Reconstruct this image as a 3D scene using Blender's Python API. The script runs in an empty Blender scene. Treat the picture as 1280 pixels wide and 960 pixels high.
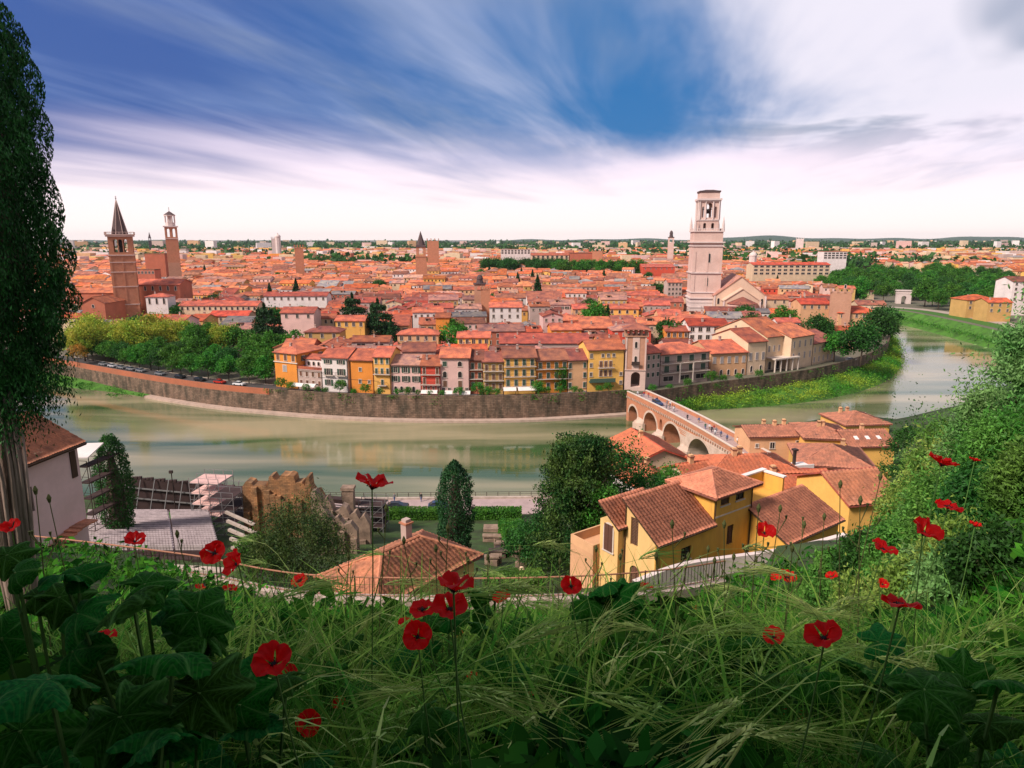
SKY_STR = 0.10; SUN_E = 4.2; SUN_ANG = 13; EXPO = 0.36; HAZE = 2.4e-5
SKYC = dict(gapL=(.30, .80, 3.0), gapR=(.06, 1.25, 3.6), cloudL=(3.0, 3.9, 6.2), cloudR=(7.0, 6.7, 7.6), grey=(2.4, 2.9, 4.0), hor=(9.5, 8.2, 7.8), low=(8.6, 7.3, 8.4), zen=(3.6, 3.7, 4.4))
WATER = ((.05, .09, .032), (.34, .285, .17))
import bpy, math, random
import numpy as np
from mathutils import Vector, Matrix
R = math.radians
rnd = random.Random(7)
C = bpy.context.scene.collection
CAMZ = 55.0; PITCH = R(12.0); FPX = 850.0
cp, sp = math.cos(PITCH), math.sin(PITCH)

def ray(px, py):
    cx = (px - 640) / FPX; cy = (480 - py) / FPX
    return Vector((cx, cp + cy * sp, -sp + cy * cp))
def P(px, py, z=0.0):            # point on the horizontal plane z
    d = ray(px, py); t = (z - CAMZ) / d.z
    return Vector((d.x * t, d.y * t, z))
def PD(px, py, D):               # point at forward distance D
    d = ray(px, py); t = D / d.y
    return Vector((d.x * t, D, CAMZ + d.z * t))
def proj(v):
    y = v[1] * cp - (v[2] - CAMZ) * sp; u = v[1] * sp + (v[2] - CAMZ) * cp
    if y < 0.1: return (-9999, -9999)
    return (640 + FPX * v[0] / y, 480 - FPX * u / y)

def lin(r, g, b):
    f = lambda c: (c / 255) / 12.92 if c / 255 <= .04045 else ((c / 255 + .055) / 1.055) ** 2.4
    return (f(r), f(g), f(b))

# ---------------------------------------------------------------- materials
def newmat(name):
    m = bpy.data.materials.new(name); m.use_nodes = True
    nt = m.node_tree; nt.nodes.clear()
    out = nt.nodes.new('ShaderNodeOutputMaterial')
    return m, nt, out
def N(nt, t, **kw):
    n = nt.nodes.new(t)
    for k, v in kw.items(): setattr(n, k, v)
    return n
def pmat(name, col, rough=.85, noise=.25, scale=1.5, dark=None, objrand=0.0, bump=0.0, bscale=20, metal=0.0, stretch=None,
         island=0.0, spec=.3, noise2=0.0, scale2=12.0):
    """principled material with layered noise: col -> dark by noise, small per object / per piece variation"""
    m, nt, out = newmat(name); L = nt.links.new
    b = N(nt, 'ShaderNodeBsdfPrincipled'); L(b.outputs[0], out.inputs[0])
    b.inputs['Roughness'].default_value = rough; b.inputs['Metallic'].default_value = metal
    b.inputs['Specular IOR Level'].default_value = spec
    tc = N(nt, 'ShaderNodeTexCoord'); src = tc.outputs['Object']
    if stretch:
        mp = N(nt, 'ShaderNodeMapping'); mp.inputs['Scale'].default_value = stretch; L(src, mp.inputs[0]); src = mp.outputs[0]
    no = N(nt, 'ShaderNodeTexNoise'); no.inputs['Scale'].default_value = scale; no.inputs['Detail'].default_value = 5
    L(src, no.inputs['Vector'])
    rp = N(nt, 'ShaderNodeValToRGB'); rp.color_ramp.elements[0].position = .35; rp.color_ramp.elements[1].position = .68
    L(no.outputs[0], rp.inputs[0])
    d = dark or tuple(c * .55 for c in col)
    mx = N(nt, 'ShaderNodeMix', data_type='RGBA'); mx.inputs[6].default_value = (*col, 1); mx.inputs[7].default_value = (*d, 1)
    mul = N(nt, 'ShaderNodeMath', operation='MULTIPLY'); mul.inputs[1].default_value = noise
    if noise > 0.0: L(rp.outputs[0], mul.inputs[0]); L(mul.outputs[0], mx.inputs[0])
    else: mx.inputs[0].default_value = 0
    cur = mx.outputs[2]
    def vary(fac_out, amt, cur):
        h = N(nt, 'ShaderNodeHueSaturation'); L(cur, h.inputs['Color'])
        mr = N(nt, 'ShaderNodeMapRange'); mr.inputs[3].default_value = 1 - amt; mr.inputs[4].default_value = 1 + amt
        L(fac_out, mr.inputs[0]); L(mr.outputs[0], h.inputs['Value'])
        mr2 = N(nt, 'ShaderNodeMapRange'); mr2.inputs[3].default_value = .5 - amt * .012; mr2.inputs[4].default_value = .5 + amt * .045
        wn = N(nt, 'ShaderNodeTexWhiteNoise', noise_dimensions='1D'); L(fac_out, wn.inputs['W']); L(wn.outputs[0], mr2.inputs[0]); L(mr2.outputs[0], h.inputs['Hue'])
        return h.outputs[0]
    if objrand: 
        oi = N(nt, 'ShaderNodeObjectInfo'); cur = vary(oi.outputs['Random'], objrand, cur)
    if island:
        ge = N(nt, 'ShaderNodeNewGeometry'); cur = vary(ge.outputs['Random Per Island'], island, cur)
    if noise2:
        n2 = N(nt, 'ShaderNodeTexNoise'); n2.inputs['Scale'].default_value = scale2; n2.inputs['Detail'].default_value = 3; L(src, n2.inputs['Vector'])
        cur = vary(n2.outputs[0], noise2, cur)
    L(cur, b.inputs['Base Color'])
    if bump:
        n3 = N(nt, 'ShaderNodeTexNoise'); n3.inputs['Scale'].default_value = bscale; n3.inputs['Detail'].default_value = 4; L(src, n3.inputs['Vector'])
        bp = N(nt, 'ShaderNodeBump'); bp.inputs['Strength'].default_value = bump; bp.inputs['Distance'].default_value = .05
        L(n3.outputs[0], bp.inputs['Height']); L(bp.outputs[0], b.inputs['Normal'])
    return m
def leafmat(name, col, col2, trans=.35, island=.45, scale=.6, objrand=.15, rough=.6, spec=.25):
    """leaf: two greens in clumps by noise, each leaf its own tone, light passes through"""
    m, nt, out = newmat(name); L = nt.links.new
    tc = N(nt, 'ShaderNodeTexCoord')
    no = N(nt, 'ShaderNodeTexNoise'); no.inputs['Scale'].default_value = scale; no.inputs['Detail'].default_value = 2; L(tc.outputs['Object'], no.inputs['Vector'])
    mr = N(nt, 'ShaderNodeMapRange'); mr.inputs[1].default_value = .38; mr.inputs[2].default_value = .62; L(no.outputs[0], mr.inputs[0])
    mx = N(nt, 'ShaderNodeMix', data_type='RGBA'); mx.inputs[6].default_value = (*col, 1); mx.inputs[7].default_value = (*col2, 1); L(mr.outputs[0], mx.inputs[0])
    ge = N(nt, 'ShaderNodeNewGeometry'); h = N(nt, 'ShaderNodeHueSaturation')
    m2 = N(nt, 'ShaderNodeMapRange'); m2.inputs[3].default_value = 1 - island; m2.inputs[4].default_value = 1 + island * 1.2
    L(ge.outputs['Random Per Island'], m2.inputs[0]); L(m2.outputs[0], h.inputs['Value']); L(mx.outputs[2], h.inputs['Color'])
    cur = h.outputs[0]
    if objrand:
        oi = N(nt, 'ShaderNodeObjectInfo'); h2 = N(nt, 'ShaderNodeHueSaturation'); m3 = N(nt, 'ShaderNodeMapRange')
        m3.inputs[3].default_value = 1 - objrand; m3.inputs[4].default_value = 1 + objrand; L(oi.outputs['Random'], m3.inputs[0]); L(m3.outputs[0], h2.inputs['Value'])
        m4 = N(nt, 'ShaderNodeMapRange'); m4.inputs[3].default_value = .5 - objrand * .1; m4.inputs[4].default_value = .5 + objrand * .08; L(oi.outputs['Random'], m4.inputs[0]); L(m4.outputs[0], h2.inputs['Hue'])
        L(cur, h2.inputs['Color']); cur = h2.outputs[0]
    b = N(nt, 'ShaderNodeBsdfPrincipled'); b.inputs['Roughness'].default_value = rough; b.inputs['Specular IOR Level'].default_value = spec
    L(cur, b.inputs['Base Color'])
    t = N(nt, 'ShaderNodeBsdfTranslucent'); L(cur, t.inputs['Color'])
    ms = N(nt, 'ShaderNodeMixShader'); ms.inputs[0].default_value = trans; L(b.outputs[0], ms.inputs[1]); L(t.outputs[0], ms.inputs[2]); L(ms.outputs[0], out.inputs[0])
    return m

# ---------------------------------------------------------------- mesh builder
class MB:
    def __init__(s): s.v = []; s.f = []; s.m = []
    def add(s, vs, fs, mi=0):
        o = len(s.v); s.v += [tuple(v) for v in vs]; s.f += [tuple(i + o for i in f) for f in fs]; s.m += [mi] * len(fs); return s
    def box(s, x0, x1, y0, y1, z0, z1, mi=0, rot=0, piv=(0, 0)):
        vs = [(x, y, z) for z in (z0, z1) for x, y in ((x0, y0), (x1, y0), (x1, y1), (x0, y1))]
        if rot:
            c, q = math.cos(rot), math.sin(rot)
            vs = [(piv[0] + (x - piv[0]) * c - (y - piv[1]) * q, piv[1] + (x - piv[0]) * q + (y - piv[1]) * c, z) for x, y, z in vs]
        return s.add(vs, [(0, 3, 2, 1), (4, 5, 6, 7), (0, 1, 5, 4), (1, 2, 6, 5), (2, 3, 7, 6), (3, 0, 4, 7)], mi)
    def prism(s, pts, z0, z1, mi=0, top=None):       # polygon footprint (ccw) extruded up; top: optional other outline
        n = len(pts); tp = top or pts
        vs = [(p[0], p[1], z0) for p in pts] + [(p[0], p[1], z1) for p in tp]
        fs = [tuple(range(n - 1, -1, -1)), tuple(range(n, 2 * n))] + [(i, (i + 1) % n, n + (i + 1) % n, n + i) for i in range(n)]
        return s.add(vs, fs, mi)
    def ngon(s, x, y, z0, z1, r0, r1, n=8, mi=0, ph=0.0):
        a = [(math.cos(2 * math.pi * (i + ph) / n), math.sin(2 * math.pi * (i + ph) / n)) for i in range(n)]
        return s.prism([(x + r0 * c, y + r0 * q) for c, q in a], z0, z1, mi, [(x + r1 * c, y + r1 * q) for c, q in a])
    def tube(s, pts, r, n=6, mi=0, r1=None):
        pts = [Vector(p) for p in pts]; k = len(pts); vs = []; r1 = r if r1 is None else r1
        for i, p in enumerate(pts):
            d = (pts[min(i + 1, k - 1)] - pts[max(i - 1, 0)]).normalized()
            a = d.orthogonal().normalized() if i == 0 else (a - d * a.dot(d)).normalized()
            b = d.cross(a); rr = r + (r1 - r) * i / max(1, k - 1)
            vs += [p + (a * math.cos(2 * math.pi * j / n) + b * math.sin(2 * math.pi * j / n)) * rr for j in range(n)]
        fs = [(i * n + j, i * n + (j + 1) % n, (i + 1) * n + (j + 1) % n, (i + 1) * n + j) for i in range(k - 1) for j in range(n)]
        fs += [tuple(range(n - 1, -1, -1)), tuple(range((k - 1) * n, k * n))]
        return s.add(vs, fs, mi)
    def bar(s, a, b, w, h=None, mi=0):                # square bar between two points
        a, b = Vector(a), Vector(b); d = (b - a).normalized(); u = Vector((0, 0, 1)) if abs(d.z) < .9 else Vector((0, 1, 0))
        e = d.cross(u).normalized() * w / 2; g = e.cross(d).normalized() * (h or w) / 2
        vs = [p + q for p in (a, b) for q in (-e - g, e - g, e + g, -e + g)]
        return s.add(vs, [(0, 1, 2, 3), (7, 6, 5, 4), (0, 4, 5, 1), (1, 5, 6, 2), (2, 6, 7, 3), (3, 7, 4, 0)], mi)
    def dome(s, x, y, z, r, h, n=12, k=5, mi=0):
        vs = [(x + r * math.cos(2 * math.pi * j / n) * math.cos(i / k * math.pi / 2), y + r * math.sin(2 * math.pi * j / n) * math.cos(i / k * math.pi / 2), z + h * math.sin(i / k * math.pi / 2)) for i in range(k) for j in range(n)] + [(x, y, z + h)]
        fs = [(i * n + j, i * n + (j + 1) % n, (i + 1) * n + (j + 1) % n, (i + 1) * n + j) for i in range(k - 1) for j in range(n)]
        fs += [((k - 1) * n + j, (k - 1) * n + (j + 1) % n, k * n) for j in range(n)]
        return s.add(vs, fs, mi)
    def mesh(s, name, mats, smooth=False):
        me = bpy.data.meshes.new(name); me.from_pydata(s.v, [], s.f)
        for m in (mats if isinstance(mats, (list, tuple)) else [mats]): me.materials.append(m)
        me.polygons.foreach_set('material_index', s.m)
        if smooth: me.polygons.foreach_set('use_smooth', [True] * len(s.f))
        me.update(); return me
    def build(s, name, mats, parent=None, loc=None, rz=0, smooth=False):
        return put(name, s.mesh(name, mats, smooth), parent, loc, rz)

def put(name, me, parent=None, loc=None, rz=0, scale=None):
    o = bpy.data.objects.new(name, me); C.objects.link(o)
    if parent is not None: o.parent = parent
    if loc is not None: o.location = loc
    if rz: o.rotation_euler = (0, 0, rz)
    if scale is not None: o.scale = scale if hasattr(scale, '__len__') else (scale,) * 3
    return o
def npmesh(name, v, f, mats, mi=None, smooth=False):
    """v (n,3) float array, f (m,k) int array"""
    me = bpy.data.meshes.new(name); v = np.asarray(v, np.float32); f = np.asarray(f, np.int32); m, k = f.shape
    me.vertices.add(len(v)); me.vertices.foreach_set('co', v.ravel())
    me.loops.add(m * k); me.loops.foreach_set('vertex_index', f.ravel())
    me.polygons.add(m); me.polygons.foreach_set('loop_start', np.arange(m, dtype=np.int32) * k)
    for q in (mats if isinstance(mats, (list, tuple)) else [mats]): me.materials.append(q)
    if mi is not None: me.polygons.foreach_set('material_index', np.asarray(mi, np.int32))
    if smooth: me.polygons.foreach_set('use_smooth', np.ones(m, bool))
    me.update(calc_edges=True); return me
def thing(name, label, cat, loc=(0, 0, 0), rz=0, group=None):
    o = put(name, None, None, loc, rz); return tag(o, label, cat, group)
def tag(o, label, cat, group=None):
    if label: o['label'] = label
    o['category'] = cat
    if group: o['group'] = group
    return o
def kind(o, k): o['kind'] = k; return o
def dup(root, loc=None, rz=None, scale=None):
    r = root.copy(); C.objects.link(r)
    if loc is not None: r.location = loc
    if rz is not None: r.rotation_euler = (0, 0, rz)
    if scale is not None: r.scale = scale if hasattr(scale, '__len__') else (scale,) * 3
    for ch in KIDS.get(root.name) or [c for c in C.objects if c.parent == root]:
        c = ch.copy(); C.objects.link(c); c.parent = r
        for g in [g for g in KIDS.get(ch.name, [])]:
            q = g.copy(); C.objects.link(q); q.parent = c
    return r
KIDS = {}
def cutout(name, outer, holes, thick, mats, parent=None, bevel=0):
    """flat panel in the local XZ plane with real openings; outer / holes are lists of (x, z); thickness goes to +Y"""
    cu = bpy.data.curves.new(name, 'CURVE'); cu.dimensions = '2D'; cu.fill_mode = 'BOTH'; cu.extrude = thick / 2
    for pts in [outer] + holes:
        sp_ = cu.splines.new('POLY'); sp_.points.add(len(pts) - 1)
        for q, p in zip(sp_.points, pts): q.co = (p[0], p[1], 0, 1)
        sp_.use_cyclic_u = True
    o = bpy.data.objects.new(name, cu); C.objects.link(o)
    me = bpy.data.meshes.new_from_object(o); bpy.data.objects.remove(o); bpy.data.curves.remove(cu)
    me.transform(Matrix.Translation((0, thick / 2, 0)) @ Matrix.Rotation(math.pi / 2, 4, 'X')); me.name = name; me.polygons.foreach_set('use_smooth', [False] * len(me.polygons))
    me.materials.clear()
    for q in (mats if isinstance(mats, (list, tuple)) else [mats]): me.materials.append(q)
    return me
def rect(x0, x1, z0, z1): return [(x0, z0), (x1, z0), (x1, z1), (x0, z1)]
def arch(xc, z0, w, h, n=10):                        # round-headed opening
    r = w / 2; return [(xc - r, z0), (xc + r, z0)] + [(xc + r * math.cos(math.pi * i / n), z0 + h - r + r * math.sin(math.pi * i / n)) for i in range(n + 1)]
def inpoly(x, y, poly):
    c = False; j = len(poly) - 1
    for i in range(len(poly)):
        xi, yi = poly[i][0], poly[i][1]; xj, yj = poly[j][0], poly[j][1]
        if (yi > y) != (yj > y) and x < (xj - xi) * (y - yi) / (yj - yi) + xi: c = not c
        j = i
    return c
def resample(pts, step):
    out = [Vector(pts[0])]
    for a, b in zip(pts[:-1], pts[1:]):
        a, b = Vector(a), Vector(b); n = max(1, int((b - a).length / step))
        out += [a.lerp(b, (i + 1) / n) for i in range(n)]
    return out
def smooth(pts, it=2):                               # chaikin
    for _ in range(it):
        o = [pts[0]]
        for a, b in zip(pts[:-1], pts[1:]): o += [a.lerp(b, .25), a.lerp(b, .75)]
        pts = o + [pts[-1]]
    return pts
def sstep(x, a, b):
    t = min(1, max(0, (x - a) / (b - a))); return t * t * (3 - 2 * t)
def offset2d(pts, d):                                # shift a polyline sideways (left of travel = +)
    out = []
    for i, p in enumerate(pts):
        t = (Vector(pts[min(i + 1, len(pts) - 1)]) - Vector(pts[max(i - 1, 0)])); n = Vector((-t.y, t.x, 0)).normalized()
        out.append(Vector(p) + n * d)
    return out
def ribbon(mb, L1, L2, mi=0):                        # strip of quads between two polylines
    n = len(L1); mb.add(list(L1) + list(L2), [(i, i + 1, n + i + 1, n + i) for i in range(n - 1)], mi); return mb

ORD = 'first second third fourth fifth sixth seventh eighth ninth tenth eleventh twelfth thirteenth fourteenth fifteenth sixteenth seventeenth eighteenth nineteenth twentieth'.split()
def ordinal(i):
    if i < 20: return ORD[i]
    tens = {2: 'twenty', 3: 'thirty', 4: 'forty', 5: 'fifty', 6: 'sixty', 7: 'seventy', 8: 'eighty', 9: 'ninety'}
    n = i + 1
    if n % 10 == 0: return {2: 'twentieth', 3: 'thirtieth', 4: 'fortieth', 5: 'fiftieth', 6: 'sixtieth', 7: 'seventieth', 8: 'eightieth', 9: 'ninetieth'}[n // 10]
    return tens[n // 10] + '-' + ORD[n % 10 - 1]
# ================================================================ world, sun, camera
CITY = 7.0
sc = bpy.context.scene
w = bpy.data.worlds.new('World'); sc.world = w; w.use_nodes = True
nt = w.node_tree; nt.nodes.clear(); L = nt.links.new
SUN_EL, SUN_ROT = R(42), R(-125)      # azimuth from +Y, clockwise
wo = N(nt, 'ShaderNodeOutputWorld'); bg = N(nt, 'ShaderNodeBackground'); L(bg.outputs[0], wo.inputs[0]); bg.inputs[1].default_value = SKY_STR
sk = N(nt, 'ShaderNodeTexSky', sky_type='NISHITA'); sk.sun_disc = False; sk.sun_elevation = SUN_EL; sk.sun_rotation = SUN_ROT; sk.altitude = 100; sk.dust_density = 1.5
tc = N(nt, 'ShaderNodeTexCoord'); se = N(nt, 'ShaderNodeSeparateXYZ'); L(tc.outputs['Generated'], se.inputs[0])
def M2(op, a, b=None, c=None, clamp=False):
    n = N(nt, 'ShaderNodeMath', operation=op); n.use_clamp = clamp
    for i, q in enumerate((a, b, c)):
        if q is None: continue
        if isinstance(q, (int, float)): n.inputs[i].default_value = q
        else: L(q, n.inputs[i])
    return n.outputs[0]
def mapr(x, a, b, c=0.0, d=1.0, st='SMOOTHSTEP'):
    n = N(nt, 'ShaderNodeMapRange', interpolation_type=st)
    for i, q in enumerate((x, a, b, c, d)):
        if isinstance(q, (int, float)): n.inputs[i].default_value = q
        else: L(q, n.inputs[i])
    return n.outputs[0]
def mixc(f, a, b):
    n = N(nt, 'ShaderNodeMix', data_type='RGBA')
    for i, q in ((0, f), (6, a), (7, b)):
        if isinstance(q, tuple): n.inputs[i].default_value = (*q, 1)
        elif isinstance(q, (int, float)): n.inputs[i].default_value = q
        else: L(q, n.inputs[i])
    return n.outputs[2]
X, Y, Z = se.outputs
zc = M2('ADD', M2('MAXIMUM', Z, 0.0), 0.035)
u = M2('DIVIDE', X, zc); v = M2('DIVIDE', Y, zc)
WA = R(16)                                            # the wind carries the clouds along this heading
al = M2('ADD', M2('MULTIPLY', u, math.sin(WA)), M2('MULTIPLY', v, math.cos(WA)))
ac = M2('SUBTRACT', M2('MULTIPLY', u, math.cos(WA)), M2('MULTIPLY', v, math.sin(WA)))
def streak(sa, sc_, scale, off, detail=4, rough=.55, dist=0.0):
    cb = N(nt, 'ShaderNodeCombineXYZ'); L(M2('MULTIPLY', al, sa), cb.inputs[0]); L(M2('MULTIPLY', ac, sc_), cb.inputs[1]); cb.inputs[2].default_value = off
    n = N(nt, 'ShaderNodeTexNoise'); n.inputs['Scale'].default_value = scale; n.inputs['Detail'].default_value = detail; n.inputs['Roughness'].default_value = rough
    n.inputs['Distortion'].default_value = dist
    L(cb.outputs[0], n.inputs['Vector']); return n.outputs[0]
big = streak(.16, .30, 1.0, 3.7, 3, .5, .3)
fine = streak(.16, .75, 1.4, 8.1, 5, .58, .35)
wisp = streak(.35, .8, .8, 1.3, 4, .6, .8)
az = M2('ARCTAN2', X, Y)                              # heading, + to the right
# cloud cover: more to the right, streaks in the middle, blue gap left and centre
cov = M2('ADD', M2('ADD', M2('MULTIPLY', big, .58), M2('MULTIPLY', fine, .66)), M2('MULTIPLY', wisp, .34))
cov = M2('ADD', cov, mapr(az, .10, .50, 0.0, .26))
cov = M2('SUBTRACT', cov, M2('MULTIPLY', mapr(az, -.40, -.05, 0, 1), M2('MULTIPLY', mapr(az, .12, .40, 1, 0), mapr(Z, .10, .26, .035, .0))))
cov = M2('SUBTRACT', cov, mapr(az, -.45, .12, .10, .03))
cloud = mapr(cov, .65, 1.06, 0.0, 1.0)
gap = mixc(mapr(az, -.5, .15), SKYC['gapL'], SKYC['gapR'])
blue = mixc(0.12, gap, sk.outputs[0])
ccol = mixc(mapr(az, -.45, .35), SKYC['cloudL'], SKYC['cloudR'])
ccol = mixc(mapr(wisp, .44, .60, 0, .8), ccol, SKYC['grey'])
skyc = mixc(cloud, blue, ccol)
edge = M2('ADD', .100, M2('ADD', M2('MULTIPLY', M2('SUBTRACT', big, .5), .16), M2('MULTIPLY', M2('SUBTRACT', fine, .5), .05)))
e1 = M2('SUBTRACT', edge, .035); e2 = M2('ADD', edge, .06)
low = mixc(mapr(Z, 0.0, .13), SKYC['hor'], SKYC['low'])
skyc = mixc(mapr(Z, e1, e2), low, skyc)
skyc = mixc(mapr(Z, .27, .42), skyc, SKYC['zen'])     # brighter high overcast overhead
skyc = mixc(mapr(Z, -.06, -.005, 1, 0), skyc, (.25, .22, .2))
L(skyc, bg.inputs[0])

sl = bpy.data.lights.new('sun', 'SUN'); sl.energy = SUN_E; sl.angle = R(SUN_ANG); sl.color = (1, .90, .80)
so = bpy.data.objects.new('sun', sl); C.objects.link(so)
sd = Vector((math.sin(SUN_ROT) * math.cos(SUN_EL), math.cos(SUN_ROT) * math.cos(SUN_EL), math.sin(SUN_EL)))
so.rotation_euler = sd.to_track_quat('Z', 'Y').to_euler(); so.location = (0, 0, 120)

cd = bpy.data.cameras.new('camera'); cd.sensor_width = 36; cd.lens = 36 * FPX / 1280; cd.clip_end = 60000; cd.clip_start = .05
co = bpy.data.objects.new('camera', cd); C.objects.link(co); co.location = (0, 0, CAMZ); co.rotation_euler = (R(90) - PITCH, 0, 0); sc.camera = co
sc.view_settings.view_transform = 'Standard'; sc.view_settings.look = 'None'; sc.view_settings.gamma = 1; sc.view_settings.exposure = EXPO
sc.render.engine = 'CYCLES'; sc.cycles.use_denoising = True; sc.cycles.max_bounces = 5; sc.cycles.diffuse_bounces = 2; sc.cycles.glossy_bounces = 2
sc.cycles.transmission_bounces = 3; sc.cycles.transparent_max_bounces = 6; sc.cycles.volume_bounces = 0; sc.cycles.caustics_reflective = False; sc.cycles.caustics_refractive = False

# ================================================================ terrain, river, banks
WT = smooth([P(*q, CITY) for q in ((-420, 405), (-150, 424), (60, 449), (150, 466), (250, 482), (350, 491), (450, 497), (560, 499), (660, 498), (740, 494), (788, 491))])
WR = smooth([P(*q, CITY) for q in ((800, 496), (885, 483), (960, 474), (1040, 461), (1100, 441), (1114, 427), (1110, 405), (1075, 396))])
OS = smooth([P(*q, CITY - 3) for q in ((1040, 388), (1090, 392), (1125, 393), (1180, 404), (1262, 424), (1330, 440), (1600, 480))])   # far shore beyond the bend
GT = smooth([P(*q, 0) for q in ((800, 520), (870, 513), (930, 510), (990, 506), (1050, 497), (1100, 483), (1127, 464), (1122, 446), (1116, 428))])
land = MB()
boundary = [Vector(p) for p in WT] + [Vector(p) for p in WR] + [Vector((p.x, p.y, CITY)) for p in OS]
# city sheet reaching to the horizon: fan strips from the bank back to 40 km
FAR = 40000
bd = boundary
def strip_to_far(mb, pts):
    far = [Vector((p.x / max(p.y, 1) * FAR, FAR, CITY)) for p in pts]
    ribbon(mb, pts, far)
strip_pts = [p for p in WT] + [p for p in WR if True]
# simple robust way: polygon triangulation of the whole land outline
from mathutils.geometry import tessellate_polygon
outline = [Vector(p) for p in WT] + [Vector(p) for p in WR] + [Vector((p.x, p.y, CITY)) for p in OS] + [Vector((60000, 2000, CITY)), Vector((60000, FAR, CITY)), Vector((-60000, FAR, CITY)), Vector((-60000, 300, CITY))]
tri = tessellate_polygon([outline])
land.add(outline, [t if (outline[t[1]] - outline[t[0]]).cross(outline[t[2]] - outline[t[0]]).z > 0 else t[::-1] for t in tri])
kind(land.build('ground', pmat('town_ground', (.16, .13, .10), noise=.7, scale=.02, dark=(.08, .10, .05))), 'structure')

# river
wm, nt2, out2 = newmat('river_water'); L2 = nt2.links.new
b = N(nt2, 'ShaderNodeBsdfPrincipled'); L2(b.outputs[0], out2.inputs[0]); b.inputs['Roughness'].default_value = .16; b.inputs['IOR'].default_value = 1.33
b.inputs['Specular IOR Level'].default_value = .9
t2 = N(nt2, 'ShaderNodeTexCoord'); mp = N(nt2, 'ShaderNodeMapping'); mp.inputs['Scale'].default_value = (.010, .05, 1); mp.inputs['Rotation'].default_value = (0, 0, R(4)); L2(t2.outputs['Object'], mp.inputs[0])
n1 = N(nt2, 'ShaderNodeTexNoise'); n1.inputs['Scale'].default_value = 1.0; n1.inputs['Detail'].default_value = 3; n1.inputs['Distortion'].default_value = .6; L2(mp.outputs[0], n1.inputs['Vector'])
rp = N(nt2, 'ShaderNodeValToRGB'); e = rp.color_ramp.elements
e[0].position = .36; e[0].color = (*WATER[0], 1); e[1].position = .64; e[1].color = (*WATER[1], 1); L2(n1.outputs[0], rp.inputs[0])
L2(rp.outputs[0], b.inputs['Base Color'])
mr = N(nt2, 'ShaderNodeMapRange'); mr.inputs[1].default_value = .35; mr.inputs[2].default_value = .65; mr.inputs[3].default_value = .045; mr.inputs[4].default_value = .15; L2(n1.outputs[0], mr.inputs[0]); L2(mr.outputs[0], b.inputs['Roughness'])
mp3 = N(nt2, 'ShaderNodeMapping'); mp3.inputs['Scale'].default_value = (.12, .6, 1); L2(t2.outputs['Object'], mp3.inputs[0])
n3 = N(nt2, 'ShaderNodeTexNoise'); n3.inputs['Scale'].default_value = 1; n3.inputs['Detail'].default_value = 4; L2(mp3.outputs[0], n3.inputs['Vector'])
bp = N(nt2, 'ShaderNodeBump'); bp.inputs['Strength'].default_value = .10; bp.inputs['Distance'].default_value = .15; L2(n3.outputs[0], bp.inputs['Height']); L2(bp.outputs[0], b.inputs['Normal'])
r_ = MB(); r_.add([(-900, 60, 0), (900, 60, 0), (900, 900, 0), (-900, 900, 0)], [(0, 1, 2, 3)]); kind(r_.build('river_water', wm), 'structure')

M = {}
M['bankwall'] = pmat('bank_stone', (.27, .165, .12), noise=.9, scale=.5, dark=(.075, .06, .042), noise2=.45, scale2=1.4, bump=.6, bscale=3, stretch=(1, 1, .35))
def add_courses(m, sx, sz, dark=.6):
    nt = m.node_tree; b = next(n for n in nt.nodes if n.type == 'BSDF_PRINCIPLED'); src = b.inputs['Base Color'].links[0].from_socket
    tc = nt.nodes.new('ShaderNodeTexCoord'); mp = nt.nodes.new('ShaderNodeMapping'); mp.inputs['Rotation'].default_value = (R(90), 0, 0); mp.inputs['Scale'].default_value = (1, 1, 1)
    br = nt.nodes.new('ShaderNodeTexBrick'); br.inputs['Scale'].default_value = 1; br.inputs['Brick Width'].default_value = sx; br.inputs['Row Height'].default_value = sz; br.inputs['Mortar Size'].default_value = sz * .10
    br.inputs['Color1'].default_value = (1, 1, 1, 1); br.inputs['Color2'].default_value = (.62, .60, .58, 1); br.inputs['Mortar'].default_value = (dark, dark, dark, 1)
    mx = nt.nodes.new('ShaderNodeMix'); mx.data_type = 'RGBA'; mx.blend_type = 'MULTIPLY'; mx.inputs[0].default_value = 1
    l = nt.links.new; l(tc.outputs['Object'], mp.inputs[0]); l(mp.outputs[0], br.inputs['Vector']); l(src, mx.inputs[6]); l(br.outputs[0], mx.inputs[7]); l(mx.outputs[2], b.inputs['Base Color'])
add_courses(M['bankwall'], 1.3, .55, .45)
M['brickwall'] = pmat('bank_brick', (.42, .12, .065), noise=.6, scale=.2, dark=(.26, .10, .06), noise2=.25, scale2=2.5, bump=.5, bscale=4)
M['asphalt'] = pmat('asphalt', (.075, .065, .065), noise=.4, scale=.5)
M['paleledge'] = pmat('pale_ledge', (.50, .36, .29), noise=.5, scale=.6)
M['stone'] = pmat('pale_stone', (.50, .40, .34), noise=.5, scale=.8, dark=(.24, .18, .14), bump=.4, bscale=8)
M['grassbank'] = pmat('bank_grass', (.08, .20, .02), noise=.8, scale=.25, dark=(.035, .075, .012), noise2=.4, scale2=1.5, bump=1.0, bscale=3)
M['lawn'] = pmat('lawn', (.06, .16, .02), noise=.6, scale=.8, dark=(.03, .09, .012), bump=.6, bscale=20)
M['soil'] = pmat('hill_soil', (.05, .095, .022), noise=.8, scale=.5, dark=(.03, .028, .015), bump=1, bscale=6)
M['iron'] = pmat('dark_iron', (.05, .03, .025), rough=.6, noise=.4)
M['wood'] = pmat('dark_wood', (.07, .035, .02), noise=.5, scale=4)
M['metal'] = pmat('galvanised', (.28, .26, .26), rough=.45, noise=.3, metal=.3)

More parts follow.
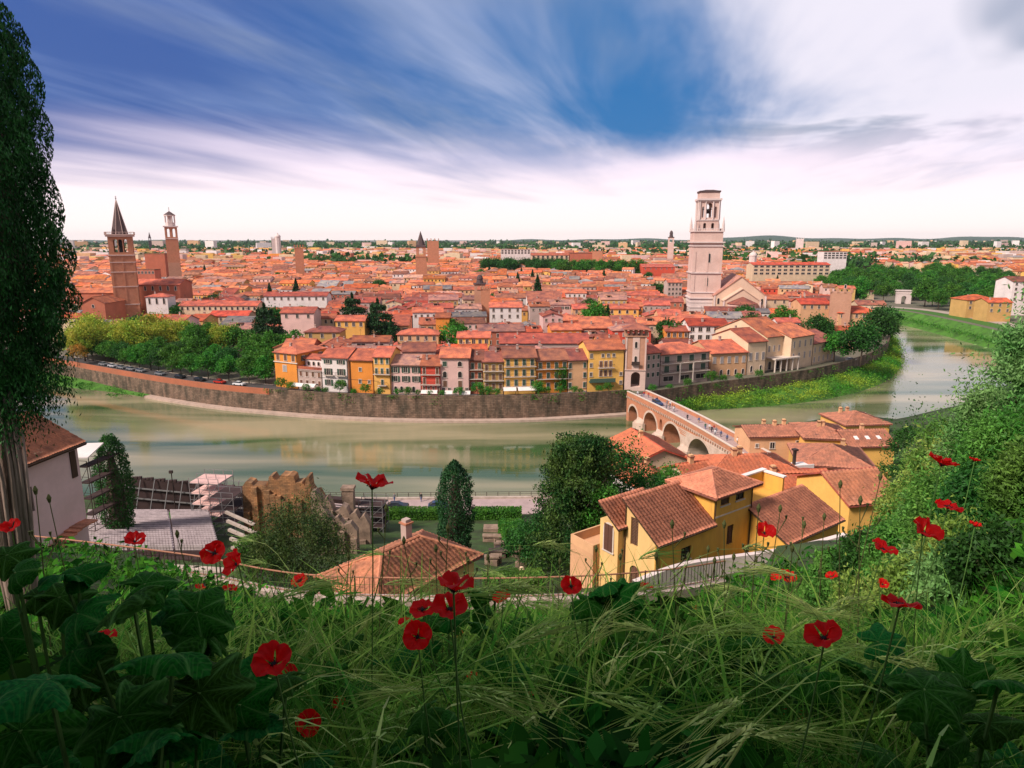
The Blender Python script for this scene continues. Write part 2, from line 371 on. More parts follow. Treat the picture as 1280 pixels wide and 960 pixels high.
def wall_along(name, top, h0, h1, thick, mats, label, cat='wall', bands=None):
    """wall following a polyline of its river-side top edge; from z h0 to h1"""
    mb = MB(); a = [Vector((p.x, p.y, 0)) for p in top]; b_ = offset2d(a, thick)
    n = len(a); segs = bands or [(h0, h1, 0)]
    for z0, z1, mi in segs:
        ribbon(mb, [Vector((p.x, p.y, z0)) for p in a], [Vector((p.x, p.y, z1)) for p in a], mi)
    z1 = segs[-1][1]; mi = segs[-1][2]
    ribbon(mb, [Vector((p.x, p.y, z1)) for p in a], [Vector((p.x, p.y, z1)) for p in b_], mi)
    ribbon(mb, [Vector((p.x, p.y, z1)) for p in b_], [Vector((p.x, p.y, CITY - .5)) for p in b_], mi)
    o = mb.build(name, mats); tag(o, label, cat); return o
cut = max(range(len(WT)), key=lambda i: -abs(proj(WT[i])[0] - 345))
wall_along('embankment_wall', WT[:cut + 1], -2, 7.9, .5, [M['bankwall'], M['brickwall']], 'long brick river wall below the tree lined road with cars', bands=[(-2, 6.0, 0), (6.0, 7.9, 1)])
wall_along('embankment_wall', WT[cut:], -2, 8.0, .5, [M['bankwall'], M['brickwall']], 'weathered dark stone river wall below the row of colourful riverside houses', bands=[(-2, 6.7, 0), (6.7, 8.0, 0)])
wall_along('embankment_wall', WR, -2, 8.2, .5, M['bankwall'], 'grey stone wall above the green bank right of the bridge')
# grey parapet on the road side, pale towpath at the foot of the wall
tp = MB(); inner = [Vector((p.x, p.y, .7)) for p in WT]; outer_ = [Vector((p.x, p.y, .7)) for p in offset2d(WT, -2.6)]
i0 = min(range(len(WT)), key=lambda i: abs(proj(WT[i])[0] - 190))
ribbon(tp, inner[i0:], outer_[i0:]); ribbon(tp, outer_[i0:], [Vector((p.x, p.y, -1)) for p in outer_[i0:]])
kind(tp.build('towpath', M['paleledge']), 'structure')
# grassy shoal on the left
gb = MB(); sh = WT[:i0 + 1]; prof = [(0, 2.0), (-3, 1.5), (-8, .8), (-12, .25), (-14, -.6)]
rows = []
for d, z in prof: rows.append([Vector((p.x, p.y, z + .25 * math.sin(i * 1.7 + d))) for i, p in enumerate(offset2d(sh, d))])
for k, rw in enumerate(rows):                           # the shoal tapers into the wall foot
    for i in range(len(rw)):
        t = sstep((len(rw) - 1 - i) / len(rw), 0, .42); wq = sh[i]; rw[i] = Vector((wq.x + (rw[i].x - wq.x) * (.12 + .88 * t), wq.y + (rw[i].y - wq.y) * (.12 + .88 * t), rw[i].z * (.35 + .65 * t)))
for a_, b_ in zip(rows[:-1], rows[1:]): ribbon(gb, a_, b_)
kind(gb.build('river_bank', M['grassbank'], smooth=True), 'structure')
# promenade / road on the left embankment
rd = MB(); a_ = [Vector((p.x, p.y, CITY + .02)) for p in offset2d(WT, .5)]; b_ = [Vector((p.x, p.y, CITY + .02)) for p in offset2d(WT, 9)]
ribbon(rd, a_, b_); kind(rd.build('embankment_road', M['asphalt']), 'structure')
kb = MB(); k1 = offset2d(WT, 9.0); k2 = offset2d(WT, 9.3)
ribbon(kb, [Vector((p.x, p.y, CITY + .02)) for p in k1], [Vector((p.x, p.y, CITY + .15)) for p in k1]); ribbon(kb, [Vector((p.x, p.y, CITY + .15)) for p in k1], [Vector((p.x, p.y, CITY + .15)) for p in k2])
kind(kb.build('kerb', M['stone']), 'structure')
# green bank right of the bridge: from wall foot to the water edge
gb = MB(); wa = resample([Vector((p.x, p.y, 3.2)) for p in WR[:-6]], 3); gw = resample([Vector((p.x, p.y, -.3)) for p in GT], 3)
def sample(pl, t):
    n = len(pl) - 1; f = t * n; i = min(int(f), n - 1); return pl[i].lerp(pl[i + 1], f - i)
rows = []
for k in range(9):
    f = k / 8; row = []
    for i in range(80):
        t = i / 79; q = sample(wa, t).lerp(sample(gw, t), f)
        q.z = 3.4 - 2.6 * f + (.5 * math.sin(i * .9 + k * 1.3) if 0 < k < 8 else 0); 
        if k == 8: q.z = -.5
        row.append(q)
    rows.append(row)
for a_, b_ in zip(rows[:-1], rows[1:]): ribbon(gb, a_, b_)
kind(gb.build('river_bank', M['grassbank'], smooth=True), 'structure'); GREENROWS = rows
# far shore grass slope + path
gb = MB(); o1 = [Vector((p.x, p.y, CITY)) for p in OS]
ribbon(gb, [Vector((p.x, p.y, CITY + .01)) for p in OS], [Vector((p.x, p.y, 3)) for p in offset2d(OS, -7)]); ribbon(gb, [Vector((p.x, p.y, 3)) for p in offset2d(OS, -7)], [Vector((p.x, p.y, -.5)) for p in offset2d(OS, -14)])
kind(gb.build('river_bank', M['grassbank']), 'structure')
g2 = MB(); ribbon(g2, [Vector((p.x, p.y, CITY + .03)) for p in offset2d(OS, 5)], [Vector((p.x, p.y, CITY + .03)) for p in offset2d(OS, 16)]); kind(g2.build('lawn', M['lawn']), 'structure')
g2 = MB(); ribbon(g2, [Vector((p.x, p.y, CITY + .04)) for p in offset2d(OS, 17)], [Vector((p.x, p.y, CITY + .04)) for p in offset2d(OS, 27)]); kind(g2.build('avenue', pmat('pale_road', (.42, .33, .28), noise=.4, scale=.2)), 'structure')

# near hillside: height field in fan coordinates
SHP = [P(*q, 0) for q in ((-500, 640), (0, 648), (480, 652), (680, 650), (770, 625), (880, 598), (945, 572), (1000, 550), (1060, 538), (1120, 545), (1180, 530), (1260, 512), (1330, 500))]
SHP = [Vector((-330, 105, 0))] + SHP + [Vector((420, 300, 0))]
SH = [(p.x / (p.y + 30), p.y) for p in SHP]
def yshore(a): return float(np.interp(a, [q[0] for q in SH], [q[1] for q in SH]))
PROF = [(-28, 55.5), (-4, 54.6), (0, 53.55), (2, 53.1), (4, 52.2), (8, 49.5), (14, 46.0), (20, 42.7), (26, 39.2), (30, 37.3), (33, 37.0)]
PROF2 = [(0, 37.0), (1.5, 33.4), (8, 29.6), (16, 25.8), (28, 21.5), (48, 14.5), (66, 9.5), (80, 6.2), (86, 5.0)]   # beyond the terrace wall, by distance from it
FENCE = [(-60, 36.5), (-22, 34.3), (-17, 32.6), (-12, 31), (-8, 30.2), (-4, 29.8), (2, 29.4), (6, 30), (11, 33), (16, 37), (60, 52)]
def terr(x, y):
    fy = float(np.interp(x, [q[0] for q in FENCE], [q[1] for q in FENCE])) + .5
    rr = x / (y + 2.0); rb = sstep(rr, .47, .76)
    if y < fy: z = float(np.interp(y * 30.5 / fy if y > 14 else y, [q[0] for q in PROF], [q[1] for q in PROF]))
    else:
        z = float(np.interp((y - fy) * 86 / (117 - fy), [q[0] for q in PROF2], [q[1] for q in PROF2])); z2 = float(np.interp(y, [0, 30, 50, 80, 117], [50, 38, 29, 15, 5]))
        z = z + (z2 - z) * sstep(rr, .15, .4)
    if y > 118: z = 5.0
    z += rb * 5.4 * sstep(y, 3, 12) * (1 - sstep(y, 26, 75))
    z += sstep(-rr, .3, .55) * 1.3 * sstep(y, 14, 28) * (1 - sstep(y, fy - 1, fy + 1))
    return z
def tz(x, y):
    n = .18 * math.sin(x * .8 + 1.3 * math.sin(y * .37)) + .12 * math.sin(y * 1.1 + x * .23); return terr(x, y) + n * min(1, max(.25, y / 10)) * (0.4 if y > 95 else 1)
cols, rows_y = 150, []
y = -27.5
ys = [-27.5, -15, -8, -4] + [i * .5 for i in range(-3, 21)] + list(range(11, 45)) + list(range(46, 119, 2))
V = []; 
frs = [0, .2, .4, .6, .8, 1]
for yy in ys + [('f', f) for f in frs[1:]]:
    for i in range(cols + 1):
        a = -1.45 + 2.9 * i / cols; s = yshore(a)
        if isinstance(yy, tuple): Y_ = min(118, s - .5) + (s - min(118, s - .5)) * yy[1]; 
        else: Y_ = min(yy, s - .5 if s > 118.5 else s - .6)
        X_ = a * (Y_ + 30); V.append((X_, Y_, tz(X_, Y_)))
for i in range(cols + 1):
    a = -1.45 + 2.9 * i / cols; s = yshore(a); V.append((a * (s + 30), s + .05, -2))
V = np.array(V); nr = len(V) // (cols + 1)
idx = np.arange(len(V)).reshape(nr, cols + 1)
F = np.stack([idx[:-1, :-1], idx[:-1, 1:], idx[1:, 1:], idx[1:, :-1]], -1).reshape(-1, 4)
me = npmesh('terrain', V, F, [M['soil'], M['bankwall']], smooth=True)
mi = np.zeros(len(F), np.int32); mi[-cols:] = 1; me.polygons.foreach_set('material_index', mi)
kind(put('terrain', me), 'structure')

# distant hills
hm = pmat('hill_green', (.05, .09, .05), noise=.6, scale=.002, dark=(.03, .05, .035))
hv = []; K = 200; 
for j, (D, hh) in enumerate(((9000, 0), (9600, .55), (10500, 1), (12500, .3))):
    for i in range(K + 1):
        a = -1.4 + 2.8 * i / K
        h = 16 + 60 * sstep(a, -.15, .35) * (.75 + .25 * math.sin(a * 21)) * (1 - .35 * sstep(a, .55, .9)) + 9 * math.sin(a * 37 + 1) + 6 * math.sin(a * 71)
        h += 18 * math.exp(-((a + .62) / .12) ** 2)
        hv.append((a * D, D, CITY - 2 + max(4, h) * hh * 1.25))
idx = np.arange(len(hv)).reshape(4, K + 1); F = np.stack([idx[:-1, :-1], idx[:-1, 1:], idx[1:, 1:], idx[1:, :-1]], -1).reshape(-1, 4)
kind(put('hills', npmesh('hills', np.array(hv), F, hm, smooth=True)), 'structure')
# air
hz, ntz, oz = newmat('haze_air'); pv = N(ntz, 'ShaderNodeVolumePrincipled'); pv.inputs['Color'].default_value = (.80, .86, .97, 1); pv.inputs['Density'].default_value = HAZE; pv.inputs['Anisotropy'].default_value = .2
ntz.links.new(pv.outputs[0], oz.inputs['Volume'])
if HAZE > 0: kind(MB().box(-14000, 14000, -60, 13500, -4, 175).build('haze', hz), 'stuff')
# ================================================================ houses
WALLC = {'cream': (.66, .46, .31), 'pale pink': (.74, .45, .41), 'yellow': (.80, .41, .11), 'orange': (.76, .25, .045), 'white': (.78, .67, .64),
         'grey pink': (.48, .34, .30), 'brick red': (.46, .13, .08), 'peach': (.68, .36, .20), 'ochre': (.58, .33, .12), 'red': (.62, .07, .05)}
for k_, c_ in WALLC.items(): M['w_' + k_] = pmat('plaster_' + k_.replace(' ', '_'), c_, noise=.45, scale=.25, dark=tuple(q * .62 for q in c_), objrand=.10, island=.12, noise2=.14, scale2=2.0, bump=.15, bscale=6)
ROOFC = {'coral': (.50, .098, .068), 'red': (.50, .062, .038), 'brown': (.30, .08, .06), 'faded': (.43, .17, .135), 'grey': (.25, .20, .18)}
for k_, c_ in ROOFC.items():
    M['r_' + k_] = pmat('roof_tiles_' + k_, c_, rough=.9, noise=.95, scale=.35, dark=(c_[0] * .42, c_[1] * .50, c_[2] * .70), objrand=.32, island=.34, noise2=.42, scale2=2.2, bump=.8, bscale=5)
M['glass'] = pmat('window_dark', (.03, .025, .025), rough=.25, noise=0, spec=.6)
M['trimpale'] = pmat('pale_trim', (.66, .54, .46), noise=.3, scale=3)
M['shutgreen'] = pmat('shutter_green', (.05, .085, .06), noise=.3, scale=5, objrand=.3)
M['shutbrown'] = pmat('shutter_brown', (.16, .07, .045), noise=.3, scale=5, objrand=.3)
M['shutgrey'] = pmat('shutter_grey', (.34, .29, .28), noise=.3, scale=5, objrand=.2)
WM = {}
def winmesh(w_, h_, style):
    k_ = (round(w_, 1), round(h_, 1), style)
    if k_ in WM: return WM[k_]
    m = MB(); base, _, sh = style.partition('+'); x = w_ / 2
    if base == 'arch':
        n = 8; r = x; zc_ = h_ - r
        arc = [(r * math.cos(math.pi * i / n), zc_ + r * math.sin(math.pi * i / n)) for i in range(n + 1)]
        m.add([(-x, -.03, 0), (x, -.03, 0)] + [(a, -.03, b) for a, b in arc], [tuple(range(n + 3))], 1)
        ar2 = [((r + .16) * math.cos(math.pi * i / n), zc_ + (r + .16) * math.sin(math.pi * i / n)) for i in range(n + 1)]
        m.add([(a, -.10, b) for a, b in arc] + [(a, -.10, b) for a, b in ar2] + [(a, 0, b) for a, b in ar2], [(i, n + 1 + i, n + 2 + i, i + 1) for i in range(n)] + [(n + 1 + i, 2 * n + 2 + i, 2 * n + 3 + i, n + 2 + i) for i in range(n)], 0)
        m.box(-x - .16, -x, -.10, 0, 0, zc_, 0); m.box(x, x + .16, -.10, 0, 0, zc_, 0)
    else:
        m.add([(-x, -.03, 0), (x, -.03, 0), (x, -.03, h_), (-x, -.03, h_)], [(0, 1, 2, 3)], 1)
        m.box(-x - .14, -x, -.09, 0, 0, h_, 0); m.box(x, x + .14, -.09, 0, 0, h_, 0); m.box(-x - .14, x + .14, -.09, 0, h_, h_ + .16, 0)
        m.box(-.04, .04, -.06, -.031, 0, h_, 0)
    m.box(-x - .22, x + .22, -.18, 0, -.12, 0, 0)
    mats = [M['trimpale'], M['glass']]
    if sh:
        if sh.startswith('c'):   # closed
            m.box(-x, -.02, -.12, -.035, .02, h_ - .02, 2); m.box(.02, x, -.12, -.035, .02, h_ - .02, 2)
        else:
            m.box(-x - .16 - x, -x - .15, -.17, -.1, 0, h_, 2); m.box(x + .15, x + .16 + x, -.17, -.1, 0, h_, 2)
        mats.append(M[{'g': 'shutgreen', 'b': 'shutbrown', 'y': 'shutgrey'}[sh[-1]]])
    WM[k_] = m.mesh('window', mats); return WM[k_]

def roof_mb(w_, d, h, typ, pitch, o, t=.22):
    m = MB(); x0, x1, y0, y1 = -w_ / 2 - o, w_ / 2 + o, -o, d + o; hz_ = h - pitch * o
    if typ == 'gx':
        zr = h + pitch * d / 2; c = d / 2
        top = [(x0, y0, hz_ + t), (x1, y0, hz_ + t), (x1, c, zr + t), (x0, c, zr + t), (x1, y1, hz_ + t), (x0, y1, hz_ + t)]
        bot = [(a, b, z - t) for a, b, z in top]
        m.add(top + bot, [(0, 1, 2, 3), (3, 2, 4, 5), (7, 6, 9, 8), (8, 9, 11, 10), (0, 6, 7, 1), (4, 10, 11, 5), (0, 3, 9, 6), (3, 5, 11, 9), (1, 7, 8, 2), (2, 8, 10, 4)])
        m.box(x0, x1, c - .16, c + .16, zr + t - .06, zr + t + .10)
    elif typ == 'gy':
        zr = h + pitch * w_ / 2
        top = [(x0, y0, hz_ + t), (0, y0, zr + t), (x1, y0, hz_ + t), (x0, y1, hz_ + t), (0, y1, zr + t), (x1, y1, hz_ + t)]
        bot = [(a, b, z - t) for a, b, z in top]
        m.add(top + bot, [(0, 1, 4, 3), (1, 2, 5, 4), (6, 9, 10, 7), (7, 10, 11, 8), (0, 6, 7, 1), (1, 7, 8, 2), (0, 3, 9, 6), (2, 8, 11, 5), (3, 4, 10, 9), (4, 5, 11, 10)])
        m.box(-.16, .16, y0, y1, zr + t - .06, zr + t + .10)
    elif typ == 'hip':
        if w_ > d: e = (d + 2 * o) / 2; zr = hz_ + pitch * e; r0, r1 = (x0 + e, d / 2), (x1 - e, d / 2)
        else: e = (w_ + 2 * o) / 2; zr = hz_ + pitch * e; r0, r1 = (0, y0 + e), (0, y1 - e)
        vs = [(x0, y0, hz_), (x1, y0, hz_), (x1, y1, hz_), (x0, y1, hz_), (x0, y0, hz_ + t), (x1, y0, hz_ + t), (x1, y1, hz_ + t), (x0, y1, hz_ + t), (*r0, zr + t), (*r1, zr + t)]
        f = [(3, 2, 1, 0), (0, 1, 5, 4), (1, 2, 6, 5), (2, 3, 7, 6), (3, 0, 4, 7)]
        f += [(4, 5, 9, 8), (5, 6, 9), (6, 7, 8, 9), (7, 4, 8)] if w_ > d else [(4, 5, 8), (5, 6, 9, 8), (6, 7, 9), (7, 4, 8, 9)]
        m.add(vs, f)
    elif typ == 'shed':
        zr = h + pitch * d
        top = [(x0, y0, hz_ + t), (x1, y0, hz_ + t), (x1, y1, zr + pitch * o + t), (x0, y1, zr + pitch * o + t)]
        bot = [(a, b, z - t) for a, b, z in top]
        m.add(top + bot, [(0, 1, 2, 3), (7, 6, 5, 4), (0, 4, 5, 1), (1, 5, 6, 2), (2, 6, 7, 3), (3, 7, 4, 0)])
    else:
        m.box(x0 + o, x1 - o, y0 + o, y1 - o, h, h + .15); 
        for a in ((-w_ / 2, w_ / 2, 0, .3), (-w_ / 2, w_ / 2, d - .3, d), (-w_ / 2, -w_ / 2 + .3, .3, d - .3), (w_ / 2 - .3, w_ / 2, .3, d - .3)): m.box(*a, h + .15, h + .9)
    return m
def wall_mb(w_, d, h, typ, pitch, m=None):
    m = m or MB(); x = w_ / 2
    if typ == 'gx': m.add([(-x, 0, 0), (x, 0, 0), (x, d, 0), (-x, d, 0), (-x, 0, h), (x, 0, h), (x, d, h), (-x, d, h), (-x, d / 2, h + pitch * d / 2), (x, d / 2, h + pitch * d / 2)], [(0, 1, 5, 4), (2, 3, 7, 6), (3, 0, 4, 8, 7), (1, 2, 6, 9, 5)])
    elif typ == 'gy': m.add([(-x, 0, 0), (x, 0, 0), (x, d, 0), (-x, d, 0), (-x, 0, h), (x, 0, h), (x, d, h), (-x, d, h), (0, 0, h + pitch * x), (0, d, h + pitch * x)], [(0, 1, 5, 8, 4), (2, 3, 7, 9, 6), (3, 0, 4, 7), (1, 2, 6, 5)])
    elif typ == 'shed': m.add([(-x, 0, 0), (x, 0, 0), (x, d, 0), (-x, d, 0), (-x, 0, h), (x, 0, h), (x, d, h + pitch * d), (-x, d, h + pitch * d)], [(0, 1, 5, 4), (1, 2, 6, 5), (2, 3, 7, 6), (3, 0, 4, 7)])
    else: m.box(-x, x, 0, d, 0, h)
    return m
def chimney(m, x, y, z, s=.6, h=1.3):
    m.box(x - s / 2, x + s / 2, y - s / 2, y + s / 2, z - .8, z + h, 0); m.box(x - s / 2 - .1, x + s / 2 + .1, y - s / 2 - .1, y + s / 2 + .1, z + h, z + h + .12, 1)
    m.box(x - s / 2 + .05, x + s / 2 - .05, y - s / 2 + .05, y + s / 2 - .05, z + h + .12, z + h + .35, 0)
def roof_z(x, y, w_, d, h, typ, pitch):
    if typ in ('gx', 'hip'): return h + pitch * (d / 2 - abs(y - d / 2))
    if typ == 'gy': return h + pitch * (w_ / 2 - abs(x))
    if typ == 'shed': return h + pitch * y
    return h
HOUSES = []; FOOT = []; FEATS = []
WINSRC = {}
def house(loc, rz, w_, d, h, wall='cream', roof='coral', typ='gx', pitch=.36, o=.5, wins=(), name='house', label=None, cat='house', group=None, chim=1, side=None, hood=True):
    r = thing(name, label, cat, loc, rz, group)
    wall_mb(w_, d, h, typ, pitch).build('wall', M['w_' + wall] if 'w_' + wall in M else M[wall], r)
    ro = roof_mb(w_, d, h, typ, pitch, o if typ != 'flat' else 0).build('roof', [M.get('r_' + roof) or M[roof]], r)
    for _ in range(chim):
        x = rnd.uniform(-.38, .38) * w_; y = rnd.uniform(.2, .8) * d; m = MB(); chimney(m, x, y, roof_z(x, y, w_, d, h, typ, pitch), rnd.uniform(.5, .8), rnd.uniform(.8, 1.5)); m.build('chimney', [M['w_grey pink'], M['r_brown']], ro)
    for q in wins:             # (x, z, w, h, style[, face])
        face = q[5] if len(q) > 5 else 'f'
        me_ = winmesh(q[2], q[3], q[4])
        if face == 'f': put('window', me_, r, (q[0], 0, q[1]))
        elif face == 'l': put('window', me_, r, (-w_ / 2, q[0], q[1]), -math.pi / 2)
        else: put('window', me_, r, (w_ / 2, q[0], q[1]), math.pi / 2)
    HOUSES.append(dict(o=r, wall=wall, roof=roof, typ=typ, w=w_, d=d, h=h)); FOOT.append((loc[0], loc[1], rz, w_, d))
    return r
def wgrid(w_, zs, n, ww=1.0, wh=1.6, style='rect+og', x0=None, x1=None, skip=(), face='f'):
    x0 = -w_ / 2 + w_ / (2 * n) if x0 is None else x0; x1 = w_ / 2 - w_ / (2 * n) if x1 is None else x1
    out = []
    for j, z in enumerate(zs):
        st = style[j] if isinstance(style, (list, tuple)) else style
        hh = wh[j] if isinstance(wh, (list, tuple)) else wh
        for i in range(n):
            if (i, j) in skip: continue
            out.append((x0 + (x1 - x0) * i / max(1, n - 1) if n > 1 else (x0 + x1) / 2, z, ww, hh, st, face))
    return out
def balcony(r, x0, x1, z, dep=.9, mat='iron', green=False):
    m = MB(); m.box(x0, x1, -dep, 0, z - .15, z, 0)
    for a in (x0 + .03, x1 - .03): m.bar((a, -.02, z + 1), (a, -dep + .03, z + 1), .06, .06, 1)
    m.bar((x0, -dep + .03, z + 1), (x1, -dep + .03, z + 1), .06, .06, 1)
    n = max(2, int((x1 - x0) / .25))
    for i in range(n + 1): xx = x0 + (x1 - x0) * i / n; m.box(xx - .02, xx + .02, -dep + .01, -dep + .05, z, z + 1, 1)
    return m.build('balcony', [M['trimpale'], M[mat]], r)
WTY = sorted((p.x / p.y, p.y) for p in WT if p.y > 0)
WRY = sorted((p.x / p.y, p.y) for p in WR[:-8])
def bankY(a): 
    return float(np.interp(a, [q[0] for q in WTY], [q[1] for q in WTY])) if a < WTY[-1][0] + .01 else float(np.interp(a, [q[0] for q in WRY], [q[1] for q in WRY]))
def base_pt(px, off):
    a = ray(px, 490); a = a.x / a.y; y = bankY(a) + off; return Vector((a * y, y, CITY))
def from_px(px0, px1, off0, off1, eave):
    A, B = base_pt(px0, off0), base_pt(px1, off1); mid = (A + B) / 2; w_ = (B - A).length; rz = math.atan2(B.y - A.y, B.x - A.x)
    h = PD((px0 + px1) / 2, eave, mid.y).z - CITY
    return mid, rz, w_, h

# ---- the riverside row, each by hand
def front(px0, px1, eave, wall, label, roof='coral', typ='gx', off=6, off1=None, d=11, wins=None, pitch=.36, chim=1, **kw):
    mid, rz, w_, h = from_px(px0, px1, off, off if off1 is None else off1, eave)
    r = house(mid, rz, w_ - .06, d, h, wall, roof, typ, pitch, .45, wins(w_, h) if wins else (), label=label, group='riverside houses', chim=chim, **kw); r['w'] = w_; r['h'] = h; m = MB(); m.box(w_ / 2 - .22, w_ / 2 - .10, -.14, -.02, 0, h - .3); m.box(-w_ / 2 - .1, w_ / 2 - .1, -.56, -.44, h - .30, h - .18); m.build('drainpipe', M['iron'], r)
    return r, w_, h
fl = lambda h, n, z0=.9: [z0 + (h - z0 - .4) * i / n for i in range(n)]
r, w_, h = front(346, 374, 441, 'orange', 'tall orange corner house with red shuttered top floor, left end of the riverside row', 'coral', 'hip', 9, 7, 14, lambda w, h: wgrid(w, [h - 2.6], 3, 1.2, 1.9, 'rect+cb') + [(-.6, h - 6.2, 1.6, 2.0, 'rect+cy')] + wgrid(14, [h - 2.6, h - 6], 3, 1, 1.6, 'rect+og', 3, 11, face='r'))
m = MB(); m.box(-w_ / 2 - .2, w_ / 2 + .2, -.35, 0, h - 3.3, h - 3.0); m.build('ledge', M['trimpale'], r)
r, w_, h = front(374, 404, 462, 'grey pink', 'low grey pink house with roof terrace between orange and white houses', 'coral', 'flat', 7, 6, 9, lambda w, h: wgrid(w, [h - 2.3, h - 5.2], 4, .9, 1.6, 'rect+cb'))
m = MB(); m.box(-w_ / 2 + 1, w_ / 2 - .2, 3, 9, h + .2, h + 3); m.build('attic_wall', M['w_white'], r); roof_mb(w_ - 1, 6, 0, 'gx', .3, .4).build('attic_roof', M['r_coral'], r, (.3, 3, h + 3))
for i in range(3): put('window', winmesh(.9, 1.3, 'arch'), r, (-w_ / 2 + 2.3 + i * 1.9, 3, h + .8))
r, w_, h = front(404, 436, 447, 'white', 'white three storey house with green shutters and small balconies beside orange blank wall', 'coral', 'gx', 6, 6, 12, lambda w, h: wgrid(w, [h - 2.0, h - 5.6, h - 9.0], 2, 1.2, [1.2, 2.0, 1.8], ['rect+og', 'rect+og', 'rect+og']))
balcony(r, -w_ / 2 + .8, -.3, h - 5.7); balcony(r, .5, w_ / 2 - .6, h - 5.7)
front(440, 468, 450, 'orange', 'blank bright orange house wall beside a narrow dark gap', 'coral', 'gx', 6, 6, 13, lambda w, h: [(-.6, h - 3.6, .8, 1.1, 'rect'), (-.8, h - 7.5, .8, 1.2, 'rect'), (2.2, h - 7.5, .7, 1.0, 'rect')])
r, w_, h = front(468.2, 489, 446, 'yellow', 'narrow pale yellow house with long balcony between orange and pink houses', 'coral', 'gx', 5.4, 5.4, 12, lambda w, h: wgrid(w, [h - 2.2, h - 5.4, h - 9.0], 3, .75, 1.7, 'rect+cg', skip=((0, 2), (2, 2))) + [(-1.2, .4, .8, 1.6, 'rect')])
balcony(r, -w_ / 2, w_ / 2, h - 5.5); balcony(r, -1.4, 1.4, h - 9.1)
front(489, 527, 456, 'pale pink', 'wide pale pink house with arched ground floor windows right of the narrow yellow one', 'faded', 'gx', 6, 6, 12, lambda w, h: wgrid(w, [h - 2.5, h - 5.4], 3, 1.1, 1.8, 'rect+og') + wgrid(w, [.5], 4, .9, 2.0, 'arch', -w / 2 + 1.5, w / 2 - 2.5))
r, w_, h = front(527, 551, 457, 'red', 'bright red house with pale side bays and timber balconies', 'coral', 'gx', 5.6, 5.6, 12, lambda w, h: wgrid(w, [h - 2.6, h - 5.8], 2, .8, 1.9, 'rect+cb', -w / 2 + 1, w / 2 - 1) + wgrid(w, [.4], 4, .7, 2.2, 'rect+cb'))
for z in (h - 2.8, h - 6): balcony(r, -w_ / 2, w_ / 2, z, mat='wood')
front(551, 587, 447, 'pale pink', 'tall blush pink house with arched upper windows beside the bright red one', 'coral', 'gx', 6, 6, 12, lambda w, h: [(-w / 2 + 1.4, h - 2.8, 1.3, 1.6, 'rect+cg'), (1.6, h - 2.8, 1.3, 1.6, 'arch')] + [(x, z, 1.2, 2.0, 'arch' if z > 3 else 'rect+cb') for z in (h - 6.4, h - 9.4) for x in (-w / 2 + 1.4, 1.6)] + wgrid(w, [.3], 5, .8, 1.9, 'rect'))
r, w_, h = front(587, 604, 450, 'brick red', 'narrow dusky red house squeezed between pink and golden houses', 'brown', 'gx', 7, 7, 12, lambda w, h: wgrid(w, [h - 2.8, h - 5.9, h - 9], 2, .9, 1.8, 'rect+cg'))
for z in (h - 6, h - 3): balcony(r, -w_ / 2, w_ / 2, z)
r, w_, h = front(604, 630, 452, 'ochre', 'golden ochre house with thin balconies and brown roof', 'brown', 'gx', 6, 6, 12, lambda w, h: wgrid(w, [h - 2.8, h - 5.8, h - 8.8], 3, .85, 1.8, 'rect+cb'))
for z in (h - 6, h - 3): balcony(r, -w_ / 2, w_ / 2, z)
r, w_, h = front(630, 670, 447, 'yellow', 'bright yellow house with three rows of balconies behind white awnings', 'brown', 'gx', 5.6, 5.6, 13, lambda w, h: wgrid(w, [h - 2.5, h - 5.8, h - 9.0], 4, 1.0, 1.9, 'rect+cg'))
for z in (h - 6, h - 2.8, h - 9.2): balcony(r, -w_ / 2, w_ / 2, z, .8)
r, w_, h = front(670, 710, 450, 'orange', 'deep orange red house with dark windows and creeper hanging from balconies', 'brown', 'gx', 6, 6, 13, lambda w, h: wgrid(w, [h - 2.6, h - 5.9, h - 9.2], 4, 1.0, 1.8, 'rect+cg'))
for z in (h - 6, h - 2.8): balcony(r, -w_ / 2, w_ / 2, z, .8)
CREEP = (r, w_, h)
front(710, 734, 450, 'peach', 'plain peach house with one column of windows at each edge', 'brown', 'gx', 5.6, 5.6, 13, lambda w, h: wgrid(w, [h - 2.6, h - 5.8, h - 9, h - 12], 2, .9, 1.7, 'rect+cg', -w / 2 + .6, w / 2 - 1))
r, w_, h = front(734.5, 779, 437, 'yellow', 'large butter yellow house with green balcony beside the bridge gate', 'coral', 'gx', 5, 4, 12, lambda w, h: wgrid(w, [h - 2.4], 3, .8, 1.0, 'rect', -1.2, 2.4) + wgrid(w, [h - 5.6, h - 8.6], 3, .9, [1.9, 1.9], 'rect+cb', -1.8, 1.4) + wgrid(w, [h - 2.6, h - 5.6, h - 8.6], 1, .8, 1.3, 'rect', -w / 2 + 1, -w / 2 + 1) + wgrid(w, [h - 8.6, h - 11.4], 1, .8, 1.1, 'rect', w / 2 - 1, w / 2 - 1))
balcony(r, -2.8, 2.6, h - 5.8); 
m = MB(); m.box(-w_ / 2 + .3, w_ / 2 - 3.2, -1.5, 0, h - 10.4, h - 10.0); m.box(-w_ / 2 + .3, w_ / 2 - 3.2, -1.5, -1.3, h - 10.0, h - 9.1); m.build('terrace', [M['shutgreen']], r)
m = MB(); m.box(-w_ / 2, w_ / 2 - 3.2, -.6, -.02, 0, 3.0); 
